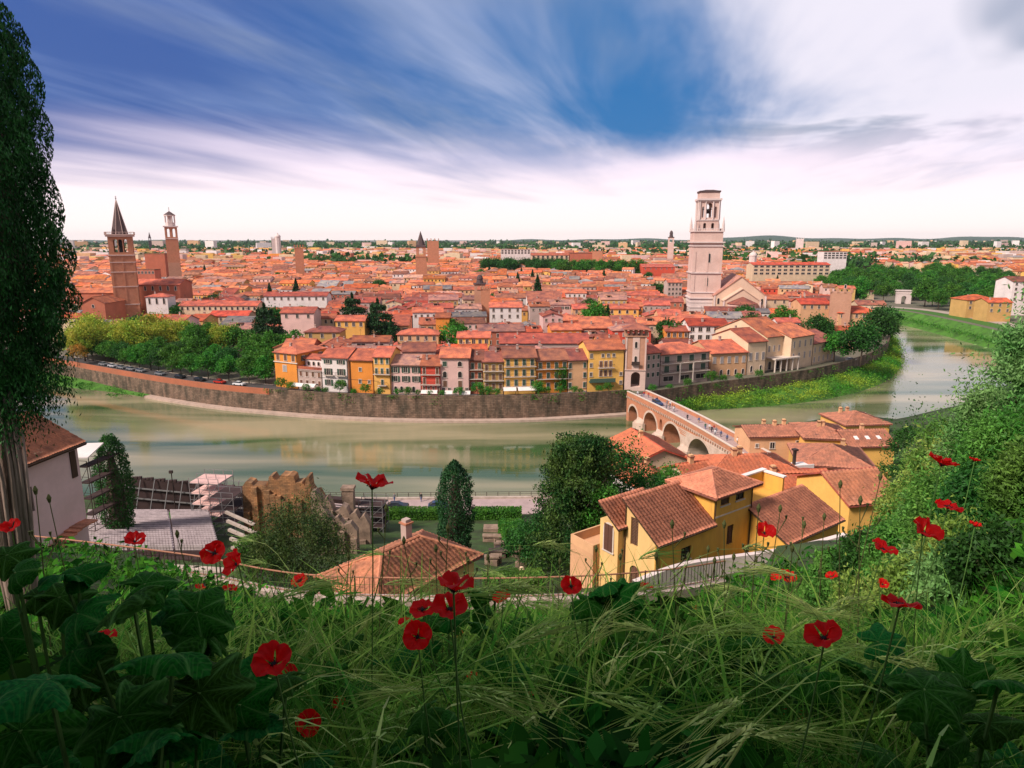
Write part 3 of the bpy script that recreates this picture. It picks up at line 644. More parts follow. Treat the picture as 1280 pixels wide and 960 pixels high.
# right of the bridge gate
front(806, 824, 441, 'grey pink', 'grey pink house right of the bridge gate with two window columns', 'coral', 'gx', 12, 12, 12, lambda w, h: wgrid(w, [h - 2.2, h - 5, h - 8], 3, .9, 1.4, 'rect+cg'))
r, w_, h = front(824, 884, 441, 'grey pink', 'long loggia house with dark balconies and green glazed veranda by the bridge', 'coral', 'hip', 12, 9, 14, lambda w, h: wgrid(w, [h - 2.9, h - 6.2], 4, 1.9, 2.2, 'rect+cg') + wgrid(w, [h - 9.2], 3, 3.9, 1.6, 'rect'))
for z in (h - 3.2, h - 6.4): balcony(r, -w_ / 2, w_ / 2, z, 1.1)
for xx in (-2.7, 2.7):
    m = MB(); m.box(xx - .2, xx + .2, -1.2, -.9, h - 10, h - 3.2); m.build('pillar', M['trimpale'], r)
def span(px0, px1, off0, off1, eave, wall, label, wins, **kw): return front(px0, px1, eave, wall, label, kw.pop('roof', 'coral'), kw.pop('typ', 'gx'), off0, off1, kw.pop('d', 14), wins, kw.pop('pitch', .36), **kw)
span(886, 931, 16, 12, 441, 'peach', 'low peach palace wing with grey shutters, left part of the bishop palace', lambda w, h: wgrid(w, [h - 3.6], 5, 1.1, 2.2, 'rect+cy') + wgrid(w, [.5], 5, .9, 1.9, 'arch'), d=18)
span(931, 954, 12, 11, 427, 'cream', 'tall cream palace bay with grey shuttered upper windows', lambda w, h: wgrid(w, [h - 6.6], 3, 1.1, 2.6, 'rect+cy') + wgrid(w, [1], 2, .9, 2.2, 'arch'), d=20)
r, w_, h = span(954, 984, 16, 16, 420, 'cream', 'recessed cream palace centre with columned portico and big red roof', lambda w, h: wgrid(w, [h - 5.6], 5, .8, 2.2, 'rect+cy') + wgrid(w, [.3], 3, 1.5, 3.0, 'arch'), d=26, roof='coral', pitch=.42)
m = MB(); m.box(-w_ / 2, w_ / 2, -4.5, 0, 4.6, 5.1)
for i in range(5): xx = -w_ / 2 + .4 + (w_ - .8) * i / 4; m.ngon(xx, -4.1, 0, 4.6, .28, .24, 8)
m.build('portico', M['trimpale'], r)
span(984, 1011, 11, 14, 420, 'cream', 'cream palace wing with two rows of tall grey shutters', lambda w, h: wgrid(w, [h - 4, h - 8.6], 4, .9, 2.4, 'rect+cy'), d=20)
span(1011, 1038, 14, 16, 427, 'cream', 'lowest pale end wing of the palace next to the car park', lambda w, h: wgrid(w, [h - 3.6, h - 7.4], 5, .8, 2.0, 'rect+cy'), roof='brown', d=18)

# ---- other houses that can be picked out of the roofscape
def dep(py): return math.tan(PITCH - math.atan((480 - py) / FPX))
def feat(px0, px1, ye, yb, wall, label, roof='coral', typ='gx', d=12, n=4, style='rect', rows=1, zref=15, rz=0, name='house', cat='house', pitch=.34, D=None, chim=1, ww=1.1, wh=1.7, group=None, o=.5, base=CITY):
    D = D or (CAMZ - zref) / dep(yb); A, B = PD(px0, yb, D), PD(px1, yb, D); mid = Vector(((A.x + B.x) / 2, D, base)); w_ = B.x - A.x
    h = PD((px0 + px1) / 2, ye, D).z - base
    wins = wgrid(w_, [h - wh - .7 - 3.2 * j for j in range(rows)], n, ww, wh, style) if n else ()
    r = house(mid, rz, w_, d, h, wall, roof, typ, pitch, o, wins, name, label, cat, group, chim)
    FEATS.append((mid.x / mid.y, w_ / 2 / D, D, CAMZ - D * dep(yb))); return r
feat(331, 409, 370, 385, 'white', 'long low white building with a row of windows left of the cedars', n=9, d=11)
feat(352, 393, 391, 409, 'pale pink', 'pale pink side wall under a wide roof beside the park trees', n=3, d=12)
feat(383, 418, 398, 405, 'cream', 'small cream house with a row of arched windows below the cedars', n=5, style='arch', d=10)
feat(420, 456, 401, 416, 'yellow', 'pale yellow house with blank wall just left of the dark cedar', n=4, d=10)
feat(381, 425, 415, 424, 'ochre', 'ochre house with brown roof behind the orange corner house', 'brown', 'hip', n=3, d=10)
feat(440, 486, 427, 433, 'grey pink', 'house with dark roof loggia above the blank orange wall', n=2, ww=3.2, d=9)
feat(572, 612, 422, 431, 'yellow', 'deep yellow house with small dark windows behind the pink riverside house', n=5, d=9)
feat(497, 548, 418, 428, 'peach', 'peach house with small windows under a hipped red roof behind the riverside row', typ='hip', n=5, d=10)
feat(545, 562, 397, 414, 'orange', 'small orange house wall beside a round green tree', n=0, d=9)
feat(612, 652, 384, 404, 'white', 'tall white grey house at the end of the narrow lane', n=4, rows=2, d=12, zref=12)
feat(625, 736, 429, 433, 'grey pink', 'very long brown roofed building behind the yellow and orange riverside houses', n=0, d=17, chim=3, pitch=.3)
feat(746, 774, 427, 435, 'yellow', 'small yellow house with three windows behind the bridge gate house', n=3, d=10)
feat(860, 909, 407, 424, 'white', 'white three storey house with square windows in front of the cathedral', 'red', n=5, rows=2, d=12, ww=1.5)
feat(832, 861, 414, 424, 'orange', 'orange house with small windows left of the white three storey one', n=4, d=9)
feat(760, 798, 386, 398, 'yellow', 'yellow house with arched loggia beside two green trees', n=4, style='arch', d=11)
feat(789, 803, 383, 397, 'orange', 'narrow bright orange house wall above the bridge gate', n=2, d=10)
feat(716, 762, 386, 394, 'peach', 'wide peach house left of the two green trees', n=5, d=11)
feat(803, 843, 334, 346, 'red', 'large plain red building in the distance left of the white bell tower', 'coral', n=6, d=30, zref=14, pitch=.2)
feat(834, 852, 353, 371, 'grey pink', 'dark windowed building leaning against the white bell tower', n=4, rows=3, d=12, ww=1.4)
feat(712, 748, 317, 327, 'brick red', 'far brick red block with rooftop tower', 'brown', 'flat', n=0, d=30, D=960, zref=10)
feat(626, 663, 312, 321, 'white', 'far white apartment block beside a line of trees', 'brown', 'flat', n=9, rows=2, d=16, D=1050, ww=3, wh=2.2)
feat(664, 711, 319, 327, 'cream', 'far cream apartment row with dark vertical gaps', 'coral', 'gx', n=8, d=16, D=960, ww=3, wh=3, rows=2)
feat(940, 1036, 331, 352, 'cream', 'long apartment block with bright red roof and many balconies behind the cathedral', 'red', n=13, rows=3, d=18, D=640, ww=3.2, wh=1.7, pitch=.2, chim=2)
feat(1029, 1058, 315, 326, 'white', 'far grey white office block above the park trees', 'brown', 'flat', n=6, rows=3, d=20, D=980, ww=4, wh=2)
feat(1046, 1100, 391, 416, 'peach', 'pale house with bright red hipped roof right of the brick tower', 'red', 'hip', n=6, d=16, D=345, rows=1)
feat(1036, 1066, 413, 434, 'peach', 'low peach lodge with red roof beside the big riverside tree', 'red', 'gx', n=3, d=8, D=300)
feat(940, 985, 374, 386, 'cream', 'cream house with red roof just right of the cathedral gable', n=4, d=12)
feat(972, 1000, 403, 408, 'white', 'low white arcade building above the palace roof', n=6, style='arch', d=9)
feat(1000, 1036, 380, 398, 'peach', 'peach house with red roof left of the square brick tower', 'red', n=4, d=13)
feat(1206, 1244, 375, 398, 'ochre', 'ochre villa with bright red roof across the river bend', 'red', 'hip', n=4, rows=2, D=425, d=16, ww=1.2)
feat(1232, 1262, 378, 403, 'ochre', 'second ochre villa wing with red roof, nearer the right edge', 'red', 'gx', n=3, rows=2, D=405, d=12, ww=1.2)
feat(1262, 1300, 352, 383, 'white', 'tall white apartment house at the right edge beyond the river', 'brown', 'gx', n=4, rows=4, D=440, d=16, ww=1.4)
feat(225, 322, 382, 393, 'cream', 'very long cream building with an arched window row behind the light green trees', n=14, style='arch', d=11)
feat(262, 310, 395, 404, 'cream', 'low cream annex with red roof behind the light green trees', 'red', n=5, d=11)
feat(168, 225, 356, 368, 'brick red', 'brick church nave with long red roof right of the pointed bell tower', 'coral', 'gx', n=6, style='arch', d=16, D=395, wh=2.6, name='church', cat='church')
feat(184, 211, 371, 391, 'white', 'white walled church apse with tall narrow windows', 'coral', 'hip', n=3, style='arch', d=9, D=372, wh=3.2, name='church', cat='church')
feat(104, 133, 379, 399, 'brick red', 'brick church end with gable left of the pointed bell tower', 'coral', 'gy', n=1, style='arch', d=30, D=360, name='church', cat='church', pitch=.5)
feat(84, 143, 366, 372, 'brick red', 'red roofed church aisle left of the pointed bell tower', 'coral', 'gx', n=0, d=14, D=396, name='church', cat='church')
feat(183, 208, 318, 341, 'brick red', 'windowless brick tower block between the two bell towers', 'brown', 'flat', n=0, d=16, D=640, name='tower_house', cat='tower')
feat(172, 194, 338, 347, 'brick red', 'dark brick loggia building with square openings between the bell towers', 'brown', 'flat', n=5, d=10, D=560, ww=1.6, wh=2)

def extras(r, w_, d, h, typ, pitch):
    ro = [c_ for c_ in C.objects if False]
    if typ in ('gx', 'hip') and rg.random() < .38:      # roof dormer or loggia box
        x = rg.uniform(-.25, .25) * w_; y = d * .22; z = roof_z(x, y, w_, d, h, typ, pitch); m = MB(); ww = rg.uniform(1.2, 2.6)
        m.box(x - ww / 2, x + ww / 2, y, y + 2.6, z - .3, z + 1.25, 0); m.box(x - ww / 2 - .2, x + ww / 2 + .2, y - .3, y + 2.9, z + 1.25, z + 1.42, 2); m.box(x - ww / 2 + .25, x + ww / 2 - .25, y - .03, y, z + .3, z + 1.1, 1)
        m.build('dormer', [M['w_cream'], M['glass'], M['r_brown']], r)
    if rg.random() < .5:                                # aerial
        x = rg.uniform(-.3, .3) * w_; y = d * .5; z = roof_z(x, y, w_, d, h, typ, pitch); m = MB(); m.box(x - .03, x + .03, y - .03, y + .03, z, z + 2.6); 
        for k in range(3): m.box(x - .5 + .1 * k, x + .5 - .1 * k, y - .02, y + .02, z + 1.9 + .25 * k, z + 1.94 + .25 * k)
        m.build('aerial', M['iron'], r)
# ---- the rest of the old town, row after row of houses
LAND = [(p.x, p.y) for p in WT] + [(p.x, p.y) for p in WR] + [(p.x, p.y) for p in OS] + [(60000, 2000), (60000, FAR), (-60000, FAR), (-60000, 300)]
PARKR = [(p.x, p.y) for p in (P(940, 354, 7), P(1030, 372, 7), P(1085, 392, 7), P(1130, 400, 7), P(1290, 437, 7), P(1330, 400, 7), P(1290, 352, 7), P(1200, 341, 7), P(1060, 336, 7), P(985, 340, 7))]
PARKC = (PARKR, )
CIRC = []    # kept free: (x, y, r)
for px, py, zz, r_c in ((165, 400, 7, 13), (222, 345, 7, 14), (878, 392, 7, 13), (928, 388, 7, 30), (600, 372, 15, 8), (470, 400, 12, 15), (440, 385, 12, 8), (330, 402, 9, 10), (745, 398, 12, 8), (760, 402, 12, 5), (1024, 405, 12, 6), (672, 362, 15, 7), (528, 328, 15, 12), (378, 328, 15, 8), (1050, 400, 9, 9), (566, 411, 15, 5)):
    q = P(px, py, zz); CIRC.append((q.x, q.y, r_c))
TREESPOTS = [(330, 292, 10, 415), (440, 330, 10, 396), (472, 305, 10, 420), (488, 292, 5, 424), (672, 420, 6, 364), (745, 322, 7, 402), (760, 326, 5, 402), (566, 275, 4, 414), (1024, 300, 4, 408), (838, 285, 4, 408), (600, 400, 5, 375), (607, 388, 4, 380), (160, 385, 9, 400), (223, 610, 8, 345), (878, 398, 11, 390), (528, 700, 8, 326), (378, 720, 6, 326), (1050, 350, 7, 400)]
for px, D_, r_c, yb in TREESPOTS:
    q = PD(px, 380, D_); CIRC.append((q.x, q.y, r_c)); FEATS.append((q.x / q.y, r_c / D_, D_, CAMZ - D_ * dep(yb)))
COURT = []; gcq = random.Random(33)
for i in range(70):
    D_ = gcq.uniform(300, 900); px = gcq.uniform(90, 1000); q = PD(px, 380, D_); COURT.append((q.x, q.y)); CIRC.append((q.x, q.y, 3))
PALACE = [(p.x, p.y) for p in (base_pt(800, 5), base_pt(880, 5), base_pt(1040, 5), base_pt(1100, -2), base_pt(1102, 50), base_pt(1045, 55), base_pt(960, 45), base_pt(880, 38), base_pt(806, 28))]
def corners(x, y, rz, w_, d, g=0):
    c, s = math.cos(rz), math.sin(rz); return [(x + a * c - b * s, y + a * s + b * c) for a, b in ((-w_ / 2 - g, -g), (w_ / 2 + g, -g), (w_ / 2 + g, d + g), (-w_ / 2 - g, d + g))]
FEATBOX = [(f[0], f[1], f[3], f[4], corners(*f, .5)) for f in FOOT]
def overlaps(cs, x, y, rad):
    for fx, fy, fw, fd, fc in FEATBOX:
        if abs(fx - x) + abs(fy - y) > 80: continue
        if any(inpoly(*c, fc) for c in cs) or any(inpoly(*c, cs) for c in fc): return True
        mx_, my_ = sum(c[0] for c in cs) / 4, sum(c[1] for c in cs) / 4
        if inpoly(mx_, my_, fc): return True
    return False
rg = random.Random(11); CELLS = []
BASEROT = R(-7)
def zone_rot(x, y): return BASEROT + R(9) * math.sin(x / 130 + y / 210) + R(5) * math.sin(x / 47 + 2)
yrow = 190.0
while yrow < 2600:
    far_ = yrow > 1150
    dep_ = rg.uniform(10, 13.5) * (1.5 if far_ else 1); x = -yrow * .86 - 40
    while x < yrow * .86 + 40:
        w_ = rg.choice((8, 10, 12, 14, 17, 22)) * rg.uniform(.85, 1.15) * (1.5 if far_ else 1)
        gap = 0.4 if rg.random() < .72 else rg.uniform(2.5, 5)
        xc, yc = x + w_ / 2, yrow + .06 * x + rg.uniform(-1.2, 1.2); x += w_ + gap
        a = xc / max(yc, 1); rz = zone_rot(xc, yc)
        if abs(a) > .84: continue
        cs = corners(xc, yc, rz, w_, dep_, 0)
        if not all(inpoly(c[0], c[1], LAND) for c in cs): continue
        if a < WRY[-1][0] and yc < bankY(a) + (20 if a > -.335 else 72 - 28 * sstep(-a, .35, .75)): continue
        if .82 > a > .53 and yc < 460: continue
        if any(inpoly(xc, yc + dep_ / 2, q) for q in PARKC) or inpoly(xc, yc, PALACE) or inpoly(xc, yc + dep_, PALACE): continue
        if any((xc - cx_) ** 2 + (yc + dep_ / 2 - cy_) ** 2 < (r_c + 4) ** 2 for cx_, cy_, r_c in CIRC): continue
        if rg.random() < .03 + (0.38 if far_ else 0): continue
        if yc < 1100 and overlaps(cs, xc, yc, 0): continue
        h = rg.uniform(8.5, 13.5) + (2.5 if rg.random() < .12 else 0); typ = rg.choices(('gx', 'gy', 'hip', 'shed'), (60, 14, 22, 4))[0]
        if typ == 'gy' and w_ > 14: typ = 'gx'
        pitch = rg.uniform(.28, .40)
        zr = h + CITY + pitch * (dep_ if typ == 'gx' or w_ > dep_ else w_) / 2
        ok = True
        for fa, fw, fD, fz in FEATS:
            if fD > yc + 3 and abs(a - fa) < fw + w_ / 2 / yc:
                lim = CAMZ - (CAMZ - fz) * (yc + dep_ / 2) / fD
                if zr > lim: h -= (zr - lim); zr = lim
        if h < 3.5: ok = False
        if not ok: continue
        fr = rg.random(); wall = rg.choices(list(WALLC), (24, 14, 9, 4, 12, 14, 8, 14, 9, 1))[0]; roof = rg.choices(list(ROOFC), (42, 17, 22, 15, 4))[0]
        CELLS.append((yc, xc, rz, w_, dep_, h, wall, roof, typ, pitch))
    yrow += dep_ + (1.5 if rg.random() < .65 else rg.uniform(3, 6)) + (6 if far_ else 0)
def vis(c): q = proj((c[1], c[0], CITY + c[5] + 2)); return -12 < q[0] < 1292
near = [c for c in CELLS if vis(c)]; near.sort(key=lambda c: c[0])
NIND = 250
ind = set(id(c) for c in near[:NIND]); rest = [c for c in CELLS if id(c) not in ind]
GRID = []
for c in near[:NIND]:
    yc, xc, rz, w_, d_, h, wall, roof, typ, pitch = c
    n = max(2, int(w_ / 2.8)); st = rg.choice(('rect', 'rect+cg', 'rect+cb', 'rect+og', 'rect', 'rect+cy'))
    wins = wgrid(w_, [h - 2.4], n, .95, 1.35, st)
    if yc < 290: wins += wgrid(w_, [h - 5.4], n, .95, 1.5, st)
    if typ == 'gy': wins.append((0, h + .2, .8, 1.0, 'rect'))
    GRID.append(house((xc, yc, CITY), rz, w_, d_, h, wall, roof, typ, pitch, .4, wins, chim=rg.choice((1, 1, 2)), group='old town houses packed behind the riverfront'))
    extras(GRID[-1], w_, d_, h, typ, pitch)
# everything farther: one mass
wv, roofl = MB(), {k: MB() for k in ROOFC}
WIDX = {k: i for i, k in enumerate(WALLC)}; RIDX = {k: 20 + i for i, k in enumerate(ROOFC)}
big_ = MB(); mats_ = [M['w_' + k] for k in WALLC] + [M['glass']] + [M['r_' + k] for k in ROOFC]
nW = len(WALLC)
def addto(dst, src, mat, x, y, z, rz):
    c, s = math.cos(rz), math.sin(rz); dst.add([(x + a * c - b * s, y + a * s + b * c, z + e_) for a, b, e_ in src.v], src.f, mat)
for c in rest:
    yc, xc, rz, w_, d_, h, wall, roof, typ, pitch = c
    if yc > 1150 and rg.random() < .26: typ = 'flat'; h += rg.uniform(2, 9)
    addto(big_, wall_mb(w_, d_, h, typ, pitch), list(WALLC).index(wall), xc, yc, CITY, rz)
    if typ == 'flat': continue
    rm = roof_mb(w_, d_, h, typ, pitch, .4) if yc < 900 else roof_mb(w_, d_, h, typ if typ in ('gx', 'gy', 'hip') else 'gx', pitch, .4)
    addto(big_, rm, nW + 1 + list(ROOFC).index(roof), xc, yc, CITY, rz)
    if yc < 900:
        n = max(2, int(w_ / 3)); wn = MB()
        for i in range(n):
            xx = -w_ / 2 + w_ * (i + .5) / n; wn.add([(xx - .5, -.06, h - 2.3), (xx + .5, -.06, h - 2.3), (xx + .5, -.06, h - .9), (xx - .5, -.06, h - .9)], [(0, 1, 2, 3)])
        addto(big_, wn, nW, xc, yc, CITY, rz)
        if rg.random() < .6:
            cm = MB(); cx_ = rg.uniform(-.3, .3) * w_; cy_ = rg.uniform(.25, .7) * d_; zz = roof_z(cx_, cy_, w_, d_, h, typ, pitch); cm.box(cx_ - .4, cx_ + .4, cy_ - .4, cy_ + .4, zz - .5, zz + 1.2)
            addto(big_, cm, list(WALLC).index('grey pink'), xc, yc, CITY, rz)
# scattered suburbs and tower blocks to the horizon
for i in range(1500):
    yy = 2600 + 5200 * rg.random() ** 1.3; a = rg.uniform(-.85, .85); w_ = rg.uniform(15, 60); d_ = rg.uniform(12, 30); h = rg.uniform(7, 18) if rg.random() < .93 else rg.uniform(25, 45)
    t_ = 'gx' if h < 14 else 'flat'; addto(big_, wall_mb(w_, d_, h, t_, .25), list(WALLC).index(rg.choice(('white', 'cream', 'pale pink', 'grey pink', 'peach'))), a * yy, yy, CITY, rg.uniform(-.5, .5))
    if t_ == 'gx': pass
print('cells', len(CELLS), 'individual', len(GRID), 'last D', near[NIND - 1][0], 'faces', len(big_.f))
town = big_.build('distant_town', mats_); kind(town, 'stuff')
# ================================================================ towers, cathedral, gate, bridge
M['brick'] = pmat('tower_brick', (.52, .20, .12), noise=.6, scale=.12, dark=(.38, .17, .10), noise2=.25, scale2=.8, bump=.4, bscale=4)
M['brick2'] = pmat('tower_brick_pale', (.50, .25, .17), noise=.5, scale=.15, dark=(.34, .16, .10), noise2=.2, scale2=1)
M['marble'] = pmat('tower_marble', (.66, .46, .40), noise=.5, scale=.15, dark=(.48, .30, .25), noise2=.15, scale2=1.2)
M['marble2'] = pmat('tower_marble_white', (.68, .55, .52), noise=.5, scale=.2, dark=(.50, .38, .35), noise2=.12, scale2=1.2)
M['tuff'] = pmat('church_tuff', (.64, .44, .33), noise=.5, scale=.15, dark=(.48, .30, .22), noise2=.12, scale2=1)
M['slate'] = pmat('spire_tiles', (.10, .06, .06), noise=.5, scale=.8, dark=(.05, .035, .035), noise2=.3, scale2=3)
def tz_at(py, D): return CAMZ - D * dep(py)
def tower_root(px, D, name, label, cat='tower'):
    q = PD(px, 380, D); return thing(name, label, cat, (q.x, q.y, CITY), -math.atan2(q.x, q.y) * .9)
def shaft_panels(parent, name, mat, half, z0, z1, holes, thick=.8):
    """four walls with real openings; z relative"""
    me = cutout(name, rect(-half, half, z0, z1), holes, thick, [mat])
    me2 = cutout(name, rect(-half + thick, half - thick, z0, z1), holes, thick, [mat])
    for i in range(4):
        a = i * math.pi / 2; o_ = put(name, me if i % 2 == 0 else me2, parent, (half * math.sin(a), -half * math.cos(a), 0), a)
def pin(m, x, y, z, s, h, mi=0): m.ngon(x, y, z, z + h * .45, s, s * .8, 6, mi); m.ngon(x, y, z + h * .45, z + h, s * .8, .02, 6, mi)

# Pointed brick bell tower on the left
D = 385; r = tower_root(160, D, 'bell_tower', 'tall square brick bell tower with dark conical spire, left of the town'); Zt = lambda py: tz_at(py, D) - CITY
hw = 5.9; m = MB(); z_bel0, z_bel1 = Zt(318), Zt(296)
m.box(-hw, hw, -hw, hw, 0, z_bel0)
for a, b in ((-hw - .12, -hw + .9), (hw - .9, hw + .12), (-.45, .45)): m.box(a, b, -hw - .22, -hw, 0, z_bel0 - .6); m.box(a, b, hw, hw + .22, 0, z_bel0 - .6); m.box(hw, hw + .22, a, b, 0, z_bel0 - .6); m.box(-hw - .22, -hw, a, b, 0, z_bel0 - .6)
m.build('shaft', M['brick'], r)
for py in (400, 380, 358, 340, 328): z = Zt(py); MB().box(-hw - .3, hw + .3, -hw - .3, hw + .3, z, z + .5).build('string_course', M['marble'], r)
MB().box(-hw - .5, hw + .5, -hw - .5, hw + .5, z_bel0 - .6, z_bel0).build('string_course', M['marble'], r)
shaft_panels(r, 'belfry_wall', M['brick'], hw, z_bel0, z_bel1, [arch(x, z_bel0 + 1.2, 1.9, z_bel1 - z_bel0 - 2.6) for x in (-2.4, 0, 2.4)], .9)
m = MB(); m.box(-1, 1, -1, 1, z_bel0, z_bel1 - 1); m.dome(0, 0, z_bel0 + 3, 1.3, 1.4); m.build('bell', M['iron'], r)
m = MB(); m.box(-hw - .9, hw + .9, -hw - .9, hw + .9, z_bel1, z_bel1 + .9); m.box(-hw - 1.2, hw + 1.2, -hw - 1.2, hw + 1.2, z_bel1 + .9, z_bel1 + 1.4)
for i in range(9):
    t = -hw - 1.0 + i * (2 * hw + 2.0) / 8
    for a, b in ((t, -hw - 1.1), (t, hw + 1.1), (-hw - 1.1, t), (hw + 1.1, t)): m.box(a - .12, a + .12, b - .12, b + .12, z_bel1 + 1.4, z_bel1 + 2.4)
for b in (-hw - 1.1, hw + 1.1): m.box(-hw - 1.2, hw + 1.2, b - .1, b + .1, z_bel1 + 2.4, z_bel1 + 2.6); m.box(b - .1, b + .1, -hw - 1.2, hw + 1.2, z_bel1 + 2.4, z_bel1 + 2.6)
m.build('gallery', M['marble'], r)
m = MB(); zt_ = Zt(250); m.ngon(0, 0, z_bel1 + 1.4, zt_, 4.3, .15, 8, ph=.5)
for i in range(4): a = math.pi / 4 + i * math.pi / 2; pin(m, 4.3 * math.cos(a), 4.3 * math.sin(a), z_bel1 + 1.4, .7, 4)
s_ = m.build('spire', M['slate'], r)
m = MB()
for i in range(8): a = 2 * math.pi * (i + .5) / 8; m.bar((4.35 * math.cos(a), 4.35 * math.sin(a), z_bel1 + 1.4), (.16 * math.cos(a), .16 * math.sin(a), zt_), .22)
m.build('rib', M['marble'], s_)
m = MB(); m.tube([(0, 0, zt_ - .2), (0, 0, zt_ + 2.2)], .12); m.dome(0, 0, zt_ + .5, .4, .5); m.bar((-.6, 0, zt_ + 1.6), (.6, 0, zt_ + 1.6), .12); m.build('cross', M['iron'], s_)

# Octagonal-lantern tower farther back
D = 610; r = tower_root(223, D, 'bell_tower', 'slender brick tower with white octagonal lantern on top, behind the pointed one'); hw = 4.8
m = MB(); m.box(-hw, hw, -hw, hw, 0, Zt(328)); m.build('shaft', M['brick2'], r)
m = MB(); m.box(-hw, hw, -hw, hw, Zt(328), Zt(298)); m.build('shaft', M['brick'], r)
z0, z1 = Zt(298), Zt(284); shaft_panels(r, 'belfry_wall', M['brick'], hw, z0, z1, [arch(x, z0 + 1.2, 2.4, z1 - z0 - 2.4) for x in (-2.2, 2.2)], .8)
m = MB(); m.box(-hw - .9, hw + .9, -hw - .9, hw + .9, z1, z1 + 1.0); m.build('cornice', M['marble2'], r); MB().box(-hw - .3, hw + .3, -hw - .3, hw + .3, z0 - .5, z0).build('string_course', M['marble2'], r)
z2, z3 = z1 + 1.0, Zt(270); m = MB(); m.ngon(0, 0, z2, z2 + 3, 4.2, 4.2, 8, 0, .5)
for i in range(8): a = 2 * math.pi * (i + .5) / 8; m.ngon(3.9 * math.cos(a), 3.9 * math.sin(a), z2 + 3, z3, .55, .5, 6)
m.ngon(0, 0, z2 + 3, z3, 2.0, 2.0, 8, 0, .5); m.ngon(0, 0, z3, z3 + .9, 4.9, 4.9, 8, 0, .5); m.build('lantern', M['marble2'], r)
m = MB(); m.ngon(0, 0, z3 + .9, Zt(264), 5.0, .3, 8, 0, .5); m.tube([(0, 0, Zt(264)), (0, 0, Zt(259))], .2); m.build('roof', M['slate'], r)

# White marble bell tower
D = 398; r = tower_root(878, D, 'bell_tower', 'massive pale pink and white marble bell tower with open belfry beside the cathedral'); hw = 8.1; Zt = lambda py: tz_at(py, D) - CITY
r.rotation_euler.z = R(-6)
m = MB(); m.box(-hw - .3, hw + .3, -hw - .3, hw + .3, 0, Zt(372)); m.build('base', M['marble2'], r)
m = MB(); m.box(-hw, hw, -hw, hw, Zt(372), Zt(308)); 
for z0, z1 in ((365, 343), (339, 314)):
    for a, b in ((-hw + 0, -hw + 1.6), (hw - 1.6, hw)): m.box(a, b, -hw - .3, -hw, Zt(z0), Zt(z1))
    m.box(-.5, .5, -hw - .2, -hw, Zt(z0), Zt(z1))
m.build('shaft', M['marble'], r)
for py, e_ in ((383, .6), (377, .5), (372, .9), (365, .4), (341, .7), (308, .5), (303.5, 1.0)): z = Zt(py); MB().box(-hw - e_, hw + e_, -hw - e_, hw + e_, z, z + .7).build('cornice', M['marble2'], r)
for py, x in ((322, .8), (351, .2)):
    put('window', winmesh(1.6, 5.0, 'arch'), r, (x, -hw - .02, Zt(py) - 2.5))
for y in (-3.5, 3.5): put('window', winmesh(1.4, 4.0, 'arch'), r, (-hw, y, Zt(350)), -math.pi / 2)
m = MB(); m.box(-hw + .2, hw - .2, -hw + .2, hw - .2, Zt(308) + .7, Zt(290)); m.build('upper_shaft', M['marble'], r)
m = MB(); z = Zt(290); m.box(-hw - .4, hw + .4, -hw - .4, hw + .4, z, z + .6)
for i in range(13):
    t = -hw + i * 2 * hw / 12
    for a, b in ((t, -hw), (t, hw), (-hw, t), (hw, t)): m.box(a - .2, a + .2, b - .2, b + .2, z + .6, z + 1.7)
for b in (-hw, hw): m.box(-hw - .2, hw + .2, b - .15, b + .15, z + 1.7, z + 1.95); m.box(b - .15, b + .15, -hw - .2, hw + .2, z + 1.7, z + 1.95)
for a in (-1, 1):
    for b in (-1, 1): pin(m, a * (hw - .4), b * (hw - .4), z + .6, .9, 8)
m.build('balustrade', M['marble2'], r)
h2 = 5.5; z0, z1 = z + .6, Zt(276)
shaft_panels(r, 'belfry_wall', M['marble'], h2, z0, z1, [arch(x, z0 + .8, 1.6, (z1 - z0) * .62) for x in (-2.2, 2.2)], .9)
m = MB(); m.box(-h2 - .4, h2 + .4, -h2 - .4, h2 + .4, z1, z1 + .6); zb1 = Zt(251); m.build('cornice', M['marble2'], r)
shaft_panels(r, 'belfry_wall', M['marble'], h2 - .1, z1 + .6, zb1, [arch(0, z1 + 1.6, 3.0, zb1 - z1 - 3), arch(-3.4, z1 + 1.6, 1.3, 6), arch(3.4, z1 + 1.6, 1.3, 6)], .9)
m = MB()
for a in (-1, 1):
    for b in (-5.2, -2.1, 2.1, 5.2): m.ngon(b, a * (h2 + .25), z1 + .6, zb1, .35, .3, 8); m.ngon(a * (h2 + .25), b, z1 + .6, zb1, .35, .3, 8)
m.build('column', M['marble2'], r)
m = MB(); m.box(-h2 - 1.0, h2 + 1.0, -h2 - 1.0, h2 + 1.0, zb1, zb1 + 1.0); m.box(-h2 - .6, h2 + .6, -h2 - .6, h2 + .6, zb1 - .6, zb1); m.build('cornice', M['marble2'], r)
m = MB(); m.box(-h2 + .2, h2 - .2, -h2 + .2, h2 - .2, zb1 + 1, Zt(241)); m.build('attic', M['marble'], r)
m = MB(); m.box(-h2 - .2, h2 + .2, -h2 - .2, h2 + .2, Zt(241), Zt(239)); m.ngon(0, 0, Zt(239), Zt(237.5), 7, 3, 4, 0, .5); m.build('roof', M['slate'], r)
m = MB(); m.dome(0, 0, z1 + 4, 1.6, 2.2); m.box(-4, 4, -.2, .2, z1 + 6.2, z1 + 6.6); m.build('bell', M['iron'], r)

